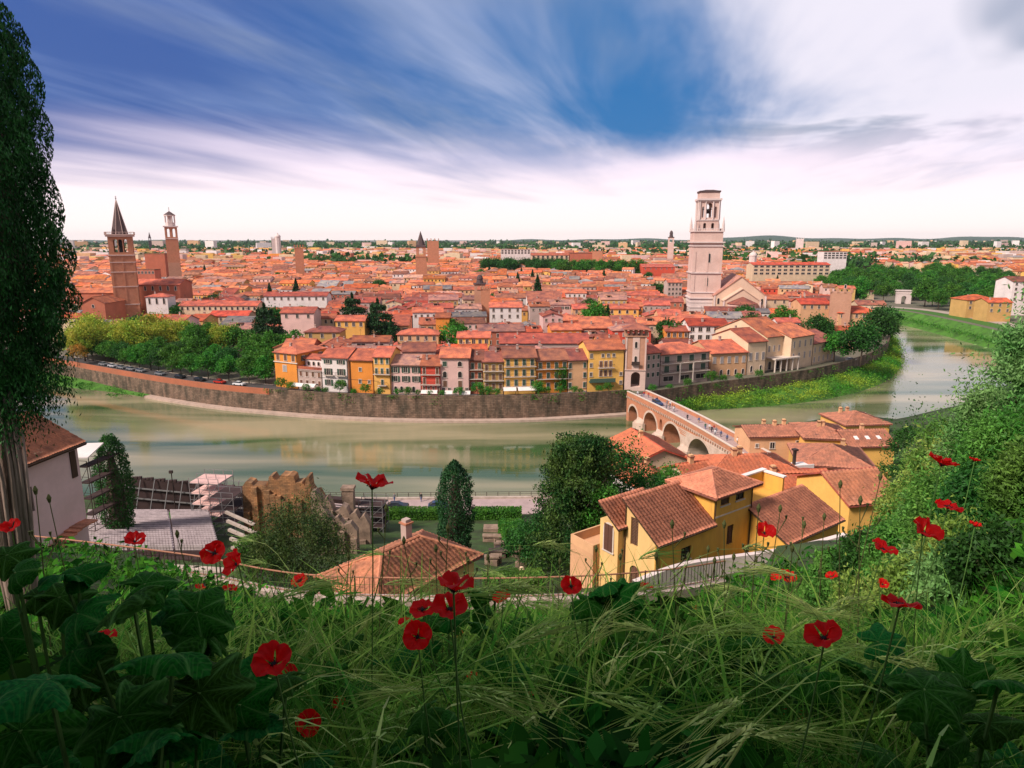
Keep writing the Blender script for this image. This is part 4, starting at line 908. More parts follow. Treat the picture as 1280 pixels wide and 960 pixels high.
# Cathedral: gabled west front, transept bay, apse roof
q = PD(927, 385, 372); r = thing('cathedral', 'pale stone cathedral with stepped gables and small tiled apse roof right of the white tower', 'cathedral', (q.x, q.y, CITY), R(-10))
Zc = lambda py, D=372: tz_at(py, D) - CITY
def gable(name, hw, y0, y1, ze, zr, mat, rmat=None, ov=.5):
    m = MB(); m.add([(-hw, y0, 0), (hw, y0, 0), (hw, y1, 0), (-hw, y1, 0), (-hw, y0, ze), (hw, y0, ze), (hw, y1, ze), (-hw, y1, ze), (0, y0, zr), (0, y1, zr)], [(0, 1, 5, 8, 4), (2, 3, 7, 9, 6), (3, 0, 4, 7), (1, 2, 6, 5)])
    m.build(name, mat, r)
    m = MB(); p_ = (zr - ze) / hw; x0 = hw + ov; zz = ze - ov * p_
    top = [(-x0, y0 - ov, zz + .3), (0, y0 - ov, zr + .3), (x0, y0 - ov, zz + .3), (-x0, y1, zz + .3), (0, y1, zr + .3), (x0, y1, zz + .3)]; bot = [(a, b, c - .5) for a, b, c in top]
    m.add(top + bot, [(0, 1, 4, 3), (1, 2, 5, 4), (6, 9, 10, 7), (7, 10, 11, 8), (0, 6, 7, 1), (1, 7, 8, 2), (0, 3, 9, 6), (2, 8, 11, 5)]); m.build('roof', rmat or M['tuff'], r)
gable('nave_wall', 13.8, 8, 46, Zc(371), Zc(349) + 1, M['tuff'], M['r_faded'])
gable('choir_wall', 9.5, 0, 8, Zc(376), Zc(361), M['tuff'])
m = MB(); m.ngon(0, -1, 0, Zc(379), 7.5, 7.5, 12); m.build('apse_wall', M['marble'], r)
m = MB(); m.ngon(0, -1, Zc(379), Zc(371), 8.2, .4, 12); m.build('apse_roof', M['r_brown'], r)
for x in (-11.5, 11.8): put('window', winmesh(1.2, 3.2, 'arch'), r, (x, 8, Zc(382)))
put('window', winmesh(1.4, 3.6, 'arch'), r, (-2, -8.4, Zc(396)))
m = MB(); m.box(-14, -13.2, 7.6, 8, 0, Zc(371)); m.box(13.2, 14, 7.6, 8, 0, Zc(371)); m.box(-9.9, -9.1, -.4, 0, 0, Zc(376)); m.box(9.1, 9.9, -.4, 0, 0, Zc(376)); m.build('pilaster', M['marble2'], r)

# small far towers and domes
def small_tower(px, D, hwid, ytop, label, mat='brick', top='pyr', tz=None):
    r = tower_root(px, D, 'church_tower', label); Z_ = lambda py: tz_at(py, D) - CITY; zt = Z_(ytop)
    if top == 'spire':
        m = MB(); m.box(-hwid, hwid, -hwid, hwid, 0, zt * .55); m.box(-hwid - .4, hwid + .4, -hwid - .4, hwid + .4, zt * .55, zt * .55 + .8); m.build('shaft', M[mat], r)
        shaft_panels(r, 'belfry_wall', M[mat], hwid * .86, zt * .55 + .8, zt * .72, [arch(0, zt * .55 + 1.6, hwid * .8, zt * .13)], .6)
        m = MB(); m.ngon(0, 0, zt * .72, zt * .76, hwid * 1.35, hwid * 1.2, 4, 0, .5); m.ngon(0, 0, zt * .76, zt, hwid * .85, .15, 8, 0, .5); m.build('spire', M['slate'], r)
    elif top == 'dome':
        m = MB(); m.ngon(0, 0, 0, zt - hwid * 1.2, hwid, hwid, 8, 0, .5); m.build('drum', M[mat], r)
        m = MB(); m.dome(0, 0, zt - hwid * 1.2, hwid * 1.05, hwid * 1.0, 16, 6); m.ngon(0, 0, zt - hwid * .25, zt + hwid * .2, hwid * .2, hwid * .15, 6); m.build('dome', M['slate'] if mat != 'marble2' else M['marble2'], r)
    elif top == 'onion':
        m = MB(); m.box(-hwid, hwid, -hwid, hwid, 0, zt * .66); m.build('shaft', M[mat], r)
        shaft_panels(r, 'belfry_wall', M[mat], hwid, zt * .66, zt * .8, [arch(0, zt * .67, hwid, zt * .1)], .5)
        m = MB(); m.box(-hwid - .5, hwid + .5, -hwid - .5, hwid + .5, zt * .8, zt * .82); m.ngon(0, 0, zt * .82, zt * .9, hwid * .7, hwid * .5, 8); m.dome(0, 0, zt * .9, hwid * .6, zt * .1, 10, 4); m.build('cap', M['slate'], r)
    else:
        m = MB(); m.box(-hwid, hwid, -hwid, hwid, 0, zt * .93); m.build('shaft', M[mat], r)
        m = MB()
        for a in (-1, -.33, .33, 1):
            for b in (-1, 1): m.box(a * hwid - .5, a * hwid + .5, b * hwid - .3, b * hwid + .3, zt * .93, zt); 
            for b in (-1, 1): m.box(b * hwid - .3, b * hwid + .3, a * hwid - .5, a * hwid + .5, zt * .93, zt - .03)
        m.build('battlement', M[mat], r)
    return r
small_tower(528, 700, 5.5, 289, 'dark brick church tower with pointed spire in the middle of the town', 'brick', 'spire')
small_tower(378, 720, 4.2, 306, 'square brown battlemented tower left of the central spire', 'brick', 'flat')
small_tower(353, 1500, 6, 292, 'pale church dome on the horizon above the square brown tower', 'marble2', 'dome')
small_tower(348, 1505, 5, 296, 'small pale tower beside the horizon dome', 'marble2', 'flat')
small_tower(835, 1250, 5.2, 288, 'slim pink bell tower with dark cap far behind, left of the marble tower', 'marble', 'onion')
small_tower(543, 980, 8, 298, 'broad dark brick tower stump right of the central spire', 'brick', 'flat')
small_tower(600, 400, 3.2, 343, 'small brown church tower at the end of the narrow lane', 'brick2', 'onion')
small_tower(607, 388, 2.6, 358, 'little brick bell cote standing beside the lane tower', 'brick', 'flat')
small_tower(937, 900, 5, 314, 'little pale dome behind the cathedral', 'marble2', 'dome')
small_tower(196, 2600, 5, 290, 'thin isolated tower on the horizon between the two bell towers', 'slate', 'spire')
small_tower(993, 2400, 12, 297, 'pale tower block on the horizon right of the marble tower', 'marble2', 'flat')
small_tower(745, 960, 7, 312, 'brick tower on the far red block', 'brick', 'flat')
r = small_tower(1050, 350, 4.9, 361, 'square brick tower house rising beside the red roofed pale house', 'brick2', 'flat')
put('window', winmesh(.9, 1.8, 'arch'), r, (1.5, -4.9, 24)); 

# triumphal arch gate and pavilion by the park
q = PD(1129, 381, 520); r = thing('monument_gate', 'small white stone gate with an arched opening beside the park trees', 'gate', (q.x, q.y, CITY), R(-15))
put('wall', cutout('wall', rect(-5, 5, 0, 9.5), [arch(0, .0, 3.4, 6)], 4, [M['marble2']]), r, (0, 0, 0))
m = MB(); m.box(-5.5, 5.5, -.5, 4.5, 9.5, 10.3); m.box(-5.2, 5.2, -.2, 4.2, 7.6, 8); m.build('cornice', M['marble2'], r)
feat(1084, 1092, 364, 375, 'cream', 'tiny cream pavilion among the park trees', 'brown', 'hip', n=2, d=8, D=560, name='pavilion', cat='pavilion')

# ---- bridge gate tower
q = base_pt(793, 3); GT_D = q.y; r = thing('gate_tower', 'pink brick gate tower with pale arched gateway and little balcony at the bridge end', 'gate tower', (q.x, q.y, CITY), R(-6))
Zg = lambda py: tz_at(py, GT_D) - CITY; hw = 3.3
put('gateway', cutout('gateway', rect(-hw, hw, 0, Zg(463)), [arch(.2, 1.2, 3.0, 5.0)], 5, [M['marble']]), r)
m = MB(); m.box(-hw, hw, 0, 5, Zg(463), Zg(421)); m.build('shaft', M['brick2'], r)
m = MB(); m.box(-1.1, 1.1, -.14, 0, Zg(463), Zg(421)); m.box(-hw - .1, hw + .1, -.25, 0, Zg(463), Zg(462)); m.box(-hw, -hw + .5, -.15, 0, Zg(462), Zg(421)); m.box(hw - .5, hw, -.15, 0, Zg(462), Zg(421)); m.build('pilaster', M['marble'], r)
for py in (431, 449): put('window', winmesh(.8, 2.0, 'arch'), r, (0, -.14, Zg(py) - 1))
m = MB(); m.box(-1.3, 1.3, -1, 0, Zg(455) - .2, Zg(455)); m.box(-1.3, 1.3, -1, -.93, Zg(455), Zg(455) + .9); m.build('balcony', M['iron'], r)
zt_ = Zg(421); m = MB(); m.box(-hw - .4, hw + .4, -.4, 5.4, zt_, zt_ + .4); 
for x in (-hw, -1.6, 0, 1.6, hw): 
    for y in (0, 4.8): m.box(x - .35, x + .35, y - .2, y + .4, zt_ + .4, zt_ + 2.2)
m.box(-hw - .3, hw + .3, -.3, 5.3, zt_ + 2.2, zt_ + 2.5); m.build('loggia', M['brick2'], r)
m = MB(); m.ngon(0, 2.5, zt_ + 2.5, zt_ + 4.3, 6.2, .2, 4, 0, .5); m.build('roof', M['r_brown'], r)
FOOT.append((q.x, q.y, 0, 7, 6))

# ---- the bridge
M['bridgebrick'] = pmat('bridge_brick', (.52, .19, .11), noise=.7, scale=.5, dark=(.36, .16, .10), noise2=.3, scale2=2.0, bump=.5, bscale=5)
M['bridgestone'] = pmat('bridge_stone', (.60, .44, .36), noise=.6, scale=.6, dark=(.38, .26, .20), noise2=.2, scale2=2.5, bump=.5, bscale=4)
M['deck'] = pmat('bridge_paving', (.42, .30, .29), noise=.4, scale=.7, noise2=.12, scale2=5)
A = P(784, 487, 9.6); B = P(934, 569, 9.4)                  # top edge of the upstream parapet
dirb = (B - A).normalized(); lenb = (B - A).length + 2; rzb = math.atan2(dirb.y, dirb.x); WB = 6.4
br = thing('stone_bridge', 'old brick and stone arch bridge with pale parapets carrying people across the river', 'bridge', (A.x, A.y, 0), rzb)
def dz(s): return 8.0 + .7 * math.sin(math.pi * min(1, max(0, s / lenb)))      # deck height
# local x along bridge, local y<0 towards the viewer's side
def topline(off, n=24, x0=0, x1=lenb): return [(x0 + (x1 - x0) * i / n, dz(x0 + (x1 - x0) * i / n) + off) for i in range(n + 1)]
arches = [(5.2, 6.6, 5.6), (17.5, 8.6, 6.6), (31.0, 10.2, 6.9), (46.0, 11.2, 7.0), (60.5, 10.5, 6.8)]
arches = [(x * lenb / 68, w_ * lenb / 68, h) for x, w_, h in arches]
def arch_pts(xc, w_, h, z0=-2, n=16):
    r_ = w_ / 2; spring = h - r_ * .86
    return [(xc - r_, z0), (xc + r_, z0)] + [(xc + r_ * math.cos(math.pi * i / n), spring + r_ * .86 * math.sin(math.pi * i / n)) for i in range(n + 1)]
holes = [arch_pts(*a) for a in arches]
ox = (arches[1][0] + arches[2][0]) / 2 - .2
holes2 = [[(ox + .95 * math.cos(t * math.pi / 8), 4.6 + 1.9 * math.sin(t * math.pi / 8)) for t in range(16)]]
# body outline follows arches: bottom edge cut by making the outline itself dip (piers stand in water)
out_ = [(0, -2.0)]
for xc, w_, h in arches:
    out_ += [(p[0], p[1]) for p in [(xc - w_ / 2, -2.0)] + list(reversed(arch_pts(xc, w_, h)[2:])) + [(xc + w_ / 2, -2.0)]]
out_ += [(lenb, -2.0)] + list(reversed(topline(-.05)))
split = (arches[2][0] + arches[2][1] / 2 + .9)
me = cutout('spandrel', out_, holes2, WB, [M['bridgebrick'], M['bridgestone']])
for p in me.polygons:
    c = p.center
    if c.x > split: p.material_index = 1
o = put('arches', me, br)
# large n-gon faces: one colour each, so build the pale part of the viewer side as its own facing
out2 = [(split, -2.0)]
for xc, w_, h in arches[3:]:
    out2 += [(xc - w_ / 2 - .0, -2.0)] + list(reversed(arch_pts(xc, w_, h)[2:])) + [(xc + w_ / 2, -2.0)]
out2 += [(lenb, -2.0)] + [(lenb, dz(lenb) - 1.0), (split + 2, dz(split) - 1.6)]
put('stone_facing', cutout('stone_facing', out2, [], .12, [M['bridgestone']]), br, (0, -.12, 0))
# arch rings
for i, (xc, w_, h) in enumerate(arches):
    if i > 3 : continue
    m = MB(); a1 = arch_pts(xc, w_, h, -1)[2:]; a2 = arch_pts(xc, w_ + 1.3, h + .62, -1)[2:]
    n = len(a1); yy = -.20 if i > 2 else -.09
    m.add([(p[0], yy, p[1]) for p in a1] + [(p[0], yy, p[1]) for p in a2] + [(p[0], 0, p[1]) for p in a2], [(k, n + k, n + k + 1, k + 1) for k in range(n - 1)] + [(n + k, 2 * n + k, 2 * n + k + 1, n + k + 1) for k in range(n - 1)])
    m.build('arch_ring', M['bridgestone'], br)
# piers with cutwaters
for k in range(4):
    x0 = arches[k][0] + arches[k][1] / 2; x1 = arches[k + 1][0] - arches[k + 1][1] / 2; m = MB(); xm = (x0 + x1) / 2; zz = 2.2
    m.prism([(x0 - .25, .2), (x0 - .25, -.6), (xm, -2.6), (x1 + .25, -.6), (x1 + .25, .2)], -2, zz); m.prism([(x0, .2), (x0, -.4), (xm, -1.9), (x1, -.4), (x1, .2)], zz, zz + 1.1, 0, [(x0, .1), (x0, 0), (xm, -.05), (x1, 0), (x1, .1)])
    m.build('pier', M['bridgestone'], br); m = MB(); m.prism([(x0 - .25, WB - .2), (x1 + .25, WB - .2), (x1 + .25, WB + .6), (xm, WB + 2.6), (x0 - .25, WB + .6)], -2, zz); m.build('cutwater', M['bridgestone'], br)
m = MB(); tl = topline(.02); ribbon(m, [(x, .3, z) for x, z in tl], [(x, WB - .3, z) for x, z in tl]); m.build('deck', M['deck'], br)
for yy, nm in ((-.05, 0), (WB - .35, 1)):
    t1 = topline(-.1); t2 = topline(1.05); m = MB()
    for i in range(len(t1) - 1):
        (xa, za), (xb, zb) = t1[i], t1[i + 1]; zc_, zd = t2[i][1], t2[i + 1][1]
        m.add([(xa, yy, za), (xb, yy, zb), (xb, yy + .4, zb), (xa, yy + .4, za), (xa, yy, zc_), (xb, yy, zd), (xb, yy + .4, zd), (xa, yy + .4, zc_)], [(0, 1, 5, 4), (1, 2, 6, 5), (2, 3, 7, 6), (3, 0, 4, 7), (4, 5, 6, 7)])
        m.add([(xa, yy - .1, zc_), (xb, yy - .1, zd), (xb, yy + .5, zd), (xa, yy + .5, zc_), (xa, yy - .1, zc_ + .18), (xb, yy - .1, zd + .18), (xb, yy + .5, zd + .18), (xa, yy + .5, zc_ + .18)], [(0, 1, 5, 4), (2, 3, 7, 6), (4, 5, 6, 7), (3, 2, 1, 0)], 1)
    m.build('parapet', [M['bridgebrick'], M['trimpale']], br)
m = MB()
for i in range(int(lenb / 1.1)):                       # corbels below the parapet on the viewer side
    x = .5 + i * 1.1; m.box(x - .15, x + .15, -.35, -.13, dz(x) - .75, dz(x) - .25)
m.build('cornice', M['bridgestone'], br)
BRIDGE = (Vector((A.x, A.y, 0)), dirb, Vector((-dirb.y, dirb.x, 0)), lenb)
def on_bridge(s, t): return BRIDGE[0] + BRIDGE[1] * s + BRIDGE[2] * t + Vector((0, 0, dz(s) + .02))
# ================================================================ trees
M['leaf_mid'] = leafmat('leaves_mid_green', (.030, .150, .014), (.085, .240, .026), scale=.35)
M['leaf_dark'] = leafmat('leaves_dark_green', (.018, .085, .013), (.040, .140, .022), scale=.35)
M['leaf_light'] = leafmat('leaves_yellow_green', (.20, .32, .03), (.42, .38, .045), scale=.3)
M['leaf_orange'] = leafmat('leaves_orange', (.40, .30, .04), (.55, .27, .04), scale=.3)
M['leaf_conifer'] = leafmat('needles_dark', (.010, .048, .012), (.022, .075, .018), scale=.5, trans=.15)
M['leaf_cyp'] = leafmat('cypress_sprays', (.010, .070, .014), (.026, .14, .028), scale=.9, trans=.12, island=.6)
M['leaf_olive'] = leafmat('leaves_grey_green', (.10, .25, .06), (.20, .35, .11), scale=1.2)
M['leaf_shrub'] = leafmat('leaves_shrub', (.06, .19, .025), (.15, .30, .05), scale=.9)
M['bark'] = pmat('bark', (.11, .075, .055), noise=.6, scale=3, bump=.8, bscale=14, stretch=(1, 1, .25))
M['barkpale'] = pmat('bark_pale', (.30, .21, .17), noise=.7, scale=4, dark=(.10, .07, .05), bump=1, bscale=12, stretch=(1, 1, .15))
NR = np.random.default_rng(5)
def quads(c, size, asp=.5, up=None, upw=.0, droop=0, jit=.35):
    """one four-cornered leaf per centre, random facing; up: preferred leaf axis"""
    n = len(c); a = NR.normal(size=(n, 3))
    if up is not None: a = a * (1 - upw) + np.asarray(up) * upw * 1.7
    a /= np.linalg.norm(a, axis=1)[:, None] + 1e-9
    b = np.cross(a, NR.normal(size=(n, 3))); b /= np.linalg.norm(b, axis=1)[:, None] + 1e-9
    s = size * (1 + jit * NR.uniform(-1, 1, (n, 1))); L_, W_ = a * s / 2, b * s * asp / 2
    v = np.stack([c - L_, c + W_ - L_ * .1, c + L_, c - W_ - L_ * .1], 1).reshape(-1, 3)
    return v, np.arange(4 * n).reshape(-1, 4)
def lobes_cloud(n, lobes, clump=.22, nclump=22):
    """leaf centres in clumps over the surfaces of several ellipsoid lobes: (x, y, z, rx, rz)"""
    w_ = np.array([l[3] ** 2 for l in lobes]); w_ = w_ / w_.sum(); out = []
    for l, k in zip(lobes, NR.multinomial(n, w_)):
        d = NR.normal(size=(nclump, 3)); d[:, 2] = d[:, 2] * .8 + .25; d /= np.linalg.norm(d, axis=1)[:, None]
        rr = NR.uniform(.62, 1.08, (nclump, 1)); cc = d * rr
        ci = NR.integers(0, nclump, k); p = cc[ci] + NR.normal(size=(k, 3)) * clump
        p = p * np.array([l[3], l[3], l[4]]) + np.array(l[:3]); out.append(p)
    return np.concatenate(out)
def trunk_mesh(h, r, limbs=5, spread=2.5, mat='bark', seed=1):
    g = random.Random(seed); m = MB(); m.tube([(0, 0, -.6), (.05, .02, h * .5), (.1 * r, .05, h)], r, 8, 0, r * .6)
    for i in range(limbs):
        a = i * 2 * math.pi / limbs + g.uniform(-.4, .4); z0 = h * g.uniform(.7, 1)
        m.tube([(0, 0, z0), (math.cos(a) * spread * .45, math.sin(a) * spread * .45, z0 + spread * .5), (math.cos(a) * spread, math.sin(a) * spread, z0 + spread * g.uniform(.9, 1.4))], r * .45, 5, 0, r * .1)
    return m.mesh('trunk', M[mat], True)
def broad_proto(h, wd, n, leaf, seed, trunk_h=None, nl=9, mat=None, flat=.75, asp=.6, clump=.24):
    g = random.Random(seed); th = trunk_h if trunk_h is not None else h * .28; ch = h - th; lobes = [(0, 0, th + ch * .55, wd * .36, ch * .40)]
    for i in range(nl):
        a = i * 2.4 + g.uniform(-.3, .3); f = (i + .5) / nl; rr = wd * .5 * (.35 + .45 * math.sin(math.pi * min(1, f + .15))) * g.uniform(.7, 1.1)
        R_ = wd * g.uniform(.16, .25); z = th + ch * (.18 + .66 * f) + g.uniform(-.05, .05) * ch
        lobes.append((rr * math.cos(a), rr * math.sin(a), z, R_, R_ * flat * g.uniform(.85, 1.15)))
    v, f = quads(lobes_cloud(n, lobes, clump), leaf, asp)
    return npmesh('crown', v, f, mat), trunk_mesh(th + ch * .25, max(.15, h * .022), 6, wd * .28, seed=seed)
def conifer_proto(h, wd, n, leaf, layers, seed, mat, cedar=False):
    g = random.Random(seed); pts = []
    for i in range(layers):
        f = i / (layers - 1); z = h * (.14 + .82 * f); R_ = wd * .5 * ((1 - f) ** (.55 if cedar else .85)) + .25
        for k in range(7 if cedar else 9):
            a = g.uniform(0, 6.283); q = int(n / layers / (7 if cedar else 9)) + 3; t = NR.uniform(.15, 1, q) ** .7 * R_ * g.uniform(.75, 1.1)
            w_ = NR.normal(size=q) * (.16 * R_ + .08)
            x = t * math.cos(a) - w_ * math.sin(a); y = t * math.sin(a) + w_ * math.cos(a); zz = z - t * (.05 if cedar else .35) + NR.normal(size=q) * (.42 if cedar else .3) * h / 14 + (g.uniform(-.8, .8) if cedar else 0)
            pts.append(np.stack([x, y, zz], 1))
    v, f = quads(np.concatenate(pts), leaf, .45); m = MB(); m.tube([(0, 0, -.5), (0, 0, h * .95)], h * .02 + .05, 7, 0, .04)
    for i in range(8): a = i * 2.4; z = h * (.2 + .08 * i); r_ = wd * .4 * (1 - i / 11); m.tube([(0, 0, z), (r_ * math.cos(a), r_ * math.sin(a), z + .1)], .09, 5, 0, .03)
    return npmesh('crown', v, f, mat), m.mesh('trunk', M['bark'], True)
PR = {}
def proto(key, fn): PR[key] = fn()
for i in range(3): proto('mid%d' % i, lambda i=i: broad_proto(12.5, 11, 4200, .70, 20 + i, 2.6, mat=M['leaf_mid']))
for i in range(2): proto('dark%d' % i, lambda i=i: broad_proto(12, 10.5, 3800, .68, 30 + i, 2.2, mat=M['leaf_dark']))
for i in range(2): proto('light%d' % i, lambda i=i: broad_proto(17, 15, 5200, .70, 40 + i, 3, mat=M['leaf_light'], clump=.30))
proto('orange', lambda: broad_proto(9, 7, 1200, .55, 51, 2, mat=M['leaf_orange']))
proto('cedar', lambda: conifer_proto(17, 18, 9000, .85, 7, 61, M['leaf_conifer'], True))
proto('fir', lambda: conifer_proto(16, 8, 4200, .65, 12, 62, M['leaf_conifer']))
proto('round', lambda: broad_proto(7, 6.5, 1300, .45, 71, 1.2, 7, mat=M['leaf_mid']))
TREES = []
def tree(key, loc, s=1.0, rz=None, label=None, group=None, name='tree', cat='tree', sz=None):
    cr, tr = PR[key]; r = thing(name, label, cat, loc, rnd.uniform(0, 6.28) if rz is None else rz, group)
    r.scale = (s, s, sz or s); put('crown', cr, r); put('trunk', tr, r); TREES.append(dict(o=r, key=key, group=group)); return r
# row along the embankment road (two lines deep)
row = [p for p in resample(offset2d(WT, 8.6), 5.2) if 100 < proj((p.x, p.y, CITY))[0] < 352 and p.y > 0]
for i, p in enumerate(row): tree(rnd.choice(('mid0', 'mid1', 'mid2', 'dark0')), (p.x + rnd.uniform(-1, 1), p.y + rnd.uniform(-1, 1), CITY), rnd.uniform(.66, .80), group='trees lining the embankment road')
row = [p for p in resample(offset2d(WT, 20), 7) if 92 < proj((p.x, p.y, CITY))[0] < 345 and p.y > 0]
for i, p in enumerate(row): tree(rnd.choice(('mid0', 'mid1', 'mid2', 'dark1')), (p.x + rnd.uniform(-2, 2), p.y + rnd.uniform(-2, 2), CITY), rnd.uniform(.72, .90), group='trees lining the embankment road')
def tree_px(key, px, ytop, D, label=None, group=None, H=None, base=CITY, **kw):
    """tree whose top shows at pixel height ytop, standing D metres off"""
    H0 = {'mid': 12.8, 'dar': 12.3, 'lig': 17.4, 'ora': 9.2, 'ced': 16.6, 'fir': 16, 'rou': 7.2}[key[:3]]
    q = PD(px, ytop, D); s = (q.z - base) / H0; return tree(key, (q.x, q.y, base), s, None, label, group, **kw)
for k_, px, yt, D, lb in (('light0', 108, 391, 285, 'yellow green tree nearest the big cypress across the river'), ('light1', 160, 397, 275, 'yellow green tree in front of the pointed bell tower base'), ('light0', 190, 390, 292, 'tall yellow green tree right of the pointed bell tower'),
        ('light1', 222, 397, 285, 'yellow green tree between the white apse and the tree row'), ('mid0', 262, 401, 285, 'fresh green tree in front of the long cream arcade'), ('mid2', 290, 407, 280, 'green tree left of the layered cedar'),
        ('mid1', 336, 416, 268, 'broad green tree just behind the orange corner house'), ('mid0', 364, 411, 270, 'round green tree right above the orange corner house'), ('orange', 94, 428, 262, 'small orange leaved tree by the river road at the left'),
        ('cedar', 330, 382, 292, 'layered dark cedar behind the embankment trees'), ('cedar', 440, 369, 330, 'flat topped dark cedar in the middle of the roofs'), ('cedar', 472, 376, 305, 'large dark cedar in front of the flat topped one'),
        ('fir', 488, 398, 292, 'small dark fir right beside the large cedar'), ('fir', 672, 344, 420, 'dark conifer rising among roofs right of the lane'), ('mid1', 745, 380, 322, 'bright green round tree left of the yellow loggia house'), ('fir', 760, 381, 326, 'dark tree touching the bright green round one'),
        ('round', 566, 401, 275, 'clipped green tree on a roof terrace above the yellow house'), ('dark0', 1024, 391, 300, 'dark round tree left of the low peach lodge'), ('dark1', 838, 397, 285, 'small dark round tree behind the bridge gate'),
        ('dark0', 1082, 399, 262, 'big dark tree on the river wall beside the car park'), ('mid0', 1046, 412, 268, 'leaning light green tree by the palace end'), ('dark1', 1109, 380, 330, 'dark tree at the tip of the river bend'), ('dark0', 1100, 384, 300, 'dense dark tree between the big tree and the river bend')):
    tree_px(k_, px, yt, D, lb)
for i, (px, yt) in enumerate(((100, 402), (132, 404), (146, 399), (176, 403), (207, 400), (240, 407), (277, 403), (312, 412), (322, 420), (350, 424), (86, 410))): tree_px(('light0', 'light1', 'light0', 'light1', 'light0', 'mid1', 'light1', 'mid0', 'mid1', 'mid2', 'light0')[i], px, yt, 270 + (i * 7) % 16, None, 'garden trees behind the embankment row')
# park across the bend
g = random.Random(3)
pk = []
while len(pk) < 130:
    px, D = g.uniform(968, 1262), g.uniform(430, 860) ** 1.0
    q = PD(px, 380, D)
    pt = (q.x, q.y)
    if proj((q.x, q.y, CITY))[1] > 395 - (1262 - px) * .085 + 4 and px > 1100: pass
    if not inpoly(q.x, q.y, PARKR) or any((q.x - a) ** 2 + (q.y - b) ** 2 < 60 for a, b in pk): continue
    if min((Vector((q.x, q.y, 0)) - Vector((p.x, p.y, 0))).length for p in OS) < 28: continue
    if any(abs(px - a) < b and D < d for a, b, d in ((1129, 14, 540), (1237, 34, 445))): continue
    pk.append(pt)
for x, y in pk: tree(g.choice(('mid0', 'mid1', 'mid2', 'dark0', 'dark1', 'mid1')), (x, y, CITY), g.uniform(1.0, 1.6), group='park trees beyond the river bend')
for px in range(700, 800, 9): tree_px('mid1', px + g.uniform(-3, 3), 326, 800 + g.uniform(-20, 20), group='line of far street trees')
for px in range(604, 706, 8): tree_px('dark0', px + g.uniform(-3, 3), 322 + g.uniform(-1, 1), 850 + g.uniform(-20, 20), group='line of far street trees')
# green pockets among the roofs
for x_, y_ in COURT:
    tree(g.choice(('mid0', 'dark0', 'dark1', 'fir', 'dark1')), (x_, y_, CITY), g.uniform(.95, 1.35), group='trees in hidden courtyards')
# far woods, one mass
vv = []
for i in range(2600):
    y = 1100 + 6500 * g.random() ** 1.5; a = g.uniform(-.85, .85)
    if math.sin(a * 9 + y / 330) + math.sin(y / 190 + a * 23) + (.9 if a > .1 else 0) + (.6 if y > 2600 else 0) < .45: continue
    s = 1 + y / 2600; n = 26; c = NR.normal(size=(n, 3)) * np.array([11, 5, 2.6]) * s + np.array([a * y, y, CITY + 7 + 2 * s]); vv.append(quads(c, 8.0 * s, .7)[0])
vv = np.concatenate(vv); kind(put('distant_woods', npmesh('distant_woods', vv, np.arange(len(vv)).reshape(-1, 4), M['leaf_dark'])), 'stuff')
# green bank bushes
bushv = []
for i in range(1, 79):
    for k in range(1, 8):
        if k in (3, 4) and i % 3: continue
        p = GREENROWS[k][i]; n = 80; s = g.uniform(.6, 1.9); c = NR.normal(size=(n, 3)) * np.array([1.2, 1.0, .6]) * s + np.array([p.x + g.uniform(-1, 1), p.y, p.z + .5 * s]); bushv.append(quads(c, .55, .5)[0])
bv = np.concatenate(bushv); kind(put('bank_vegetation', npmesh('bank_vegetation', bv, np.arange(len(bv)).reshape(-1, 4), leafmat('bank_leaves', (.05, .20, .015), (.26, .34, .03), scale=.07))), 'stuff')
bushv = []
for p in resample(offset2d(WT[:i0 + 1], -5), 1.6):
    if g.random() < .75:
        n = 50; s = g.uniform(.4, 1.1); c = NR.normal(size=(n, 3)) * np.array([1.3, 1.5, .4]) * s + np.array([p.x + g.uniform(-3, 3), p.y + g.uniform(-4, 3), 1.3]); bushv.append(quads(c, .5, .5)[0])
for p in resample(offset2d(OS, -7), 2.2):
    n = 60; s = g.uniform(.8, 1.6); c = NR.normal(size=(n, 3)) * np.array([1.8, 2.4, .5]) * s + np.array([p.x + g.uniform(-2, 2), p.y + g.uniform(-3, 3), 3.2]); bushv.append(quads(c, .8, .5)[0])
bv = np.concatenate(bushv); kind(put('bank_vegetation', npmesh('bank_vegetation', bv, np.arange(len(bv)).reshape(-1, 4), M['leaf_mid'])), 'stuff')
iv = []
for p in resample(WT[cut:], 3.1) + resample(WR[:-8], 4):
    if g.random() < .42:
        n = g.randint(25, 110); hgt = g.uniform(.8, 3.2); c = np.stack([NR.normal(size=n) * g.uniform(.5, 1.3) + p.x, NR.normal(size=n) * .2 + p.y - .3, 8.1 - NR.random(n) * hgt], 1); iv.append(quads(c, .42, .6)[0])
iv = np.concatenate(iv); kind(put('wall_ivy', npmesh('wall_ivy', iv, np.arange(len(iv)).reshape(-1, 4), M['leaf_mid'])), 'stuff')
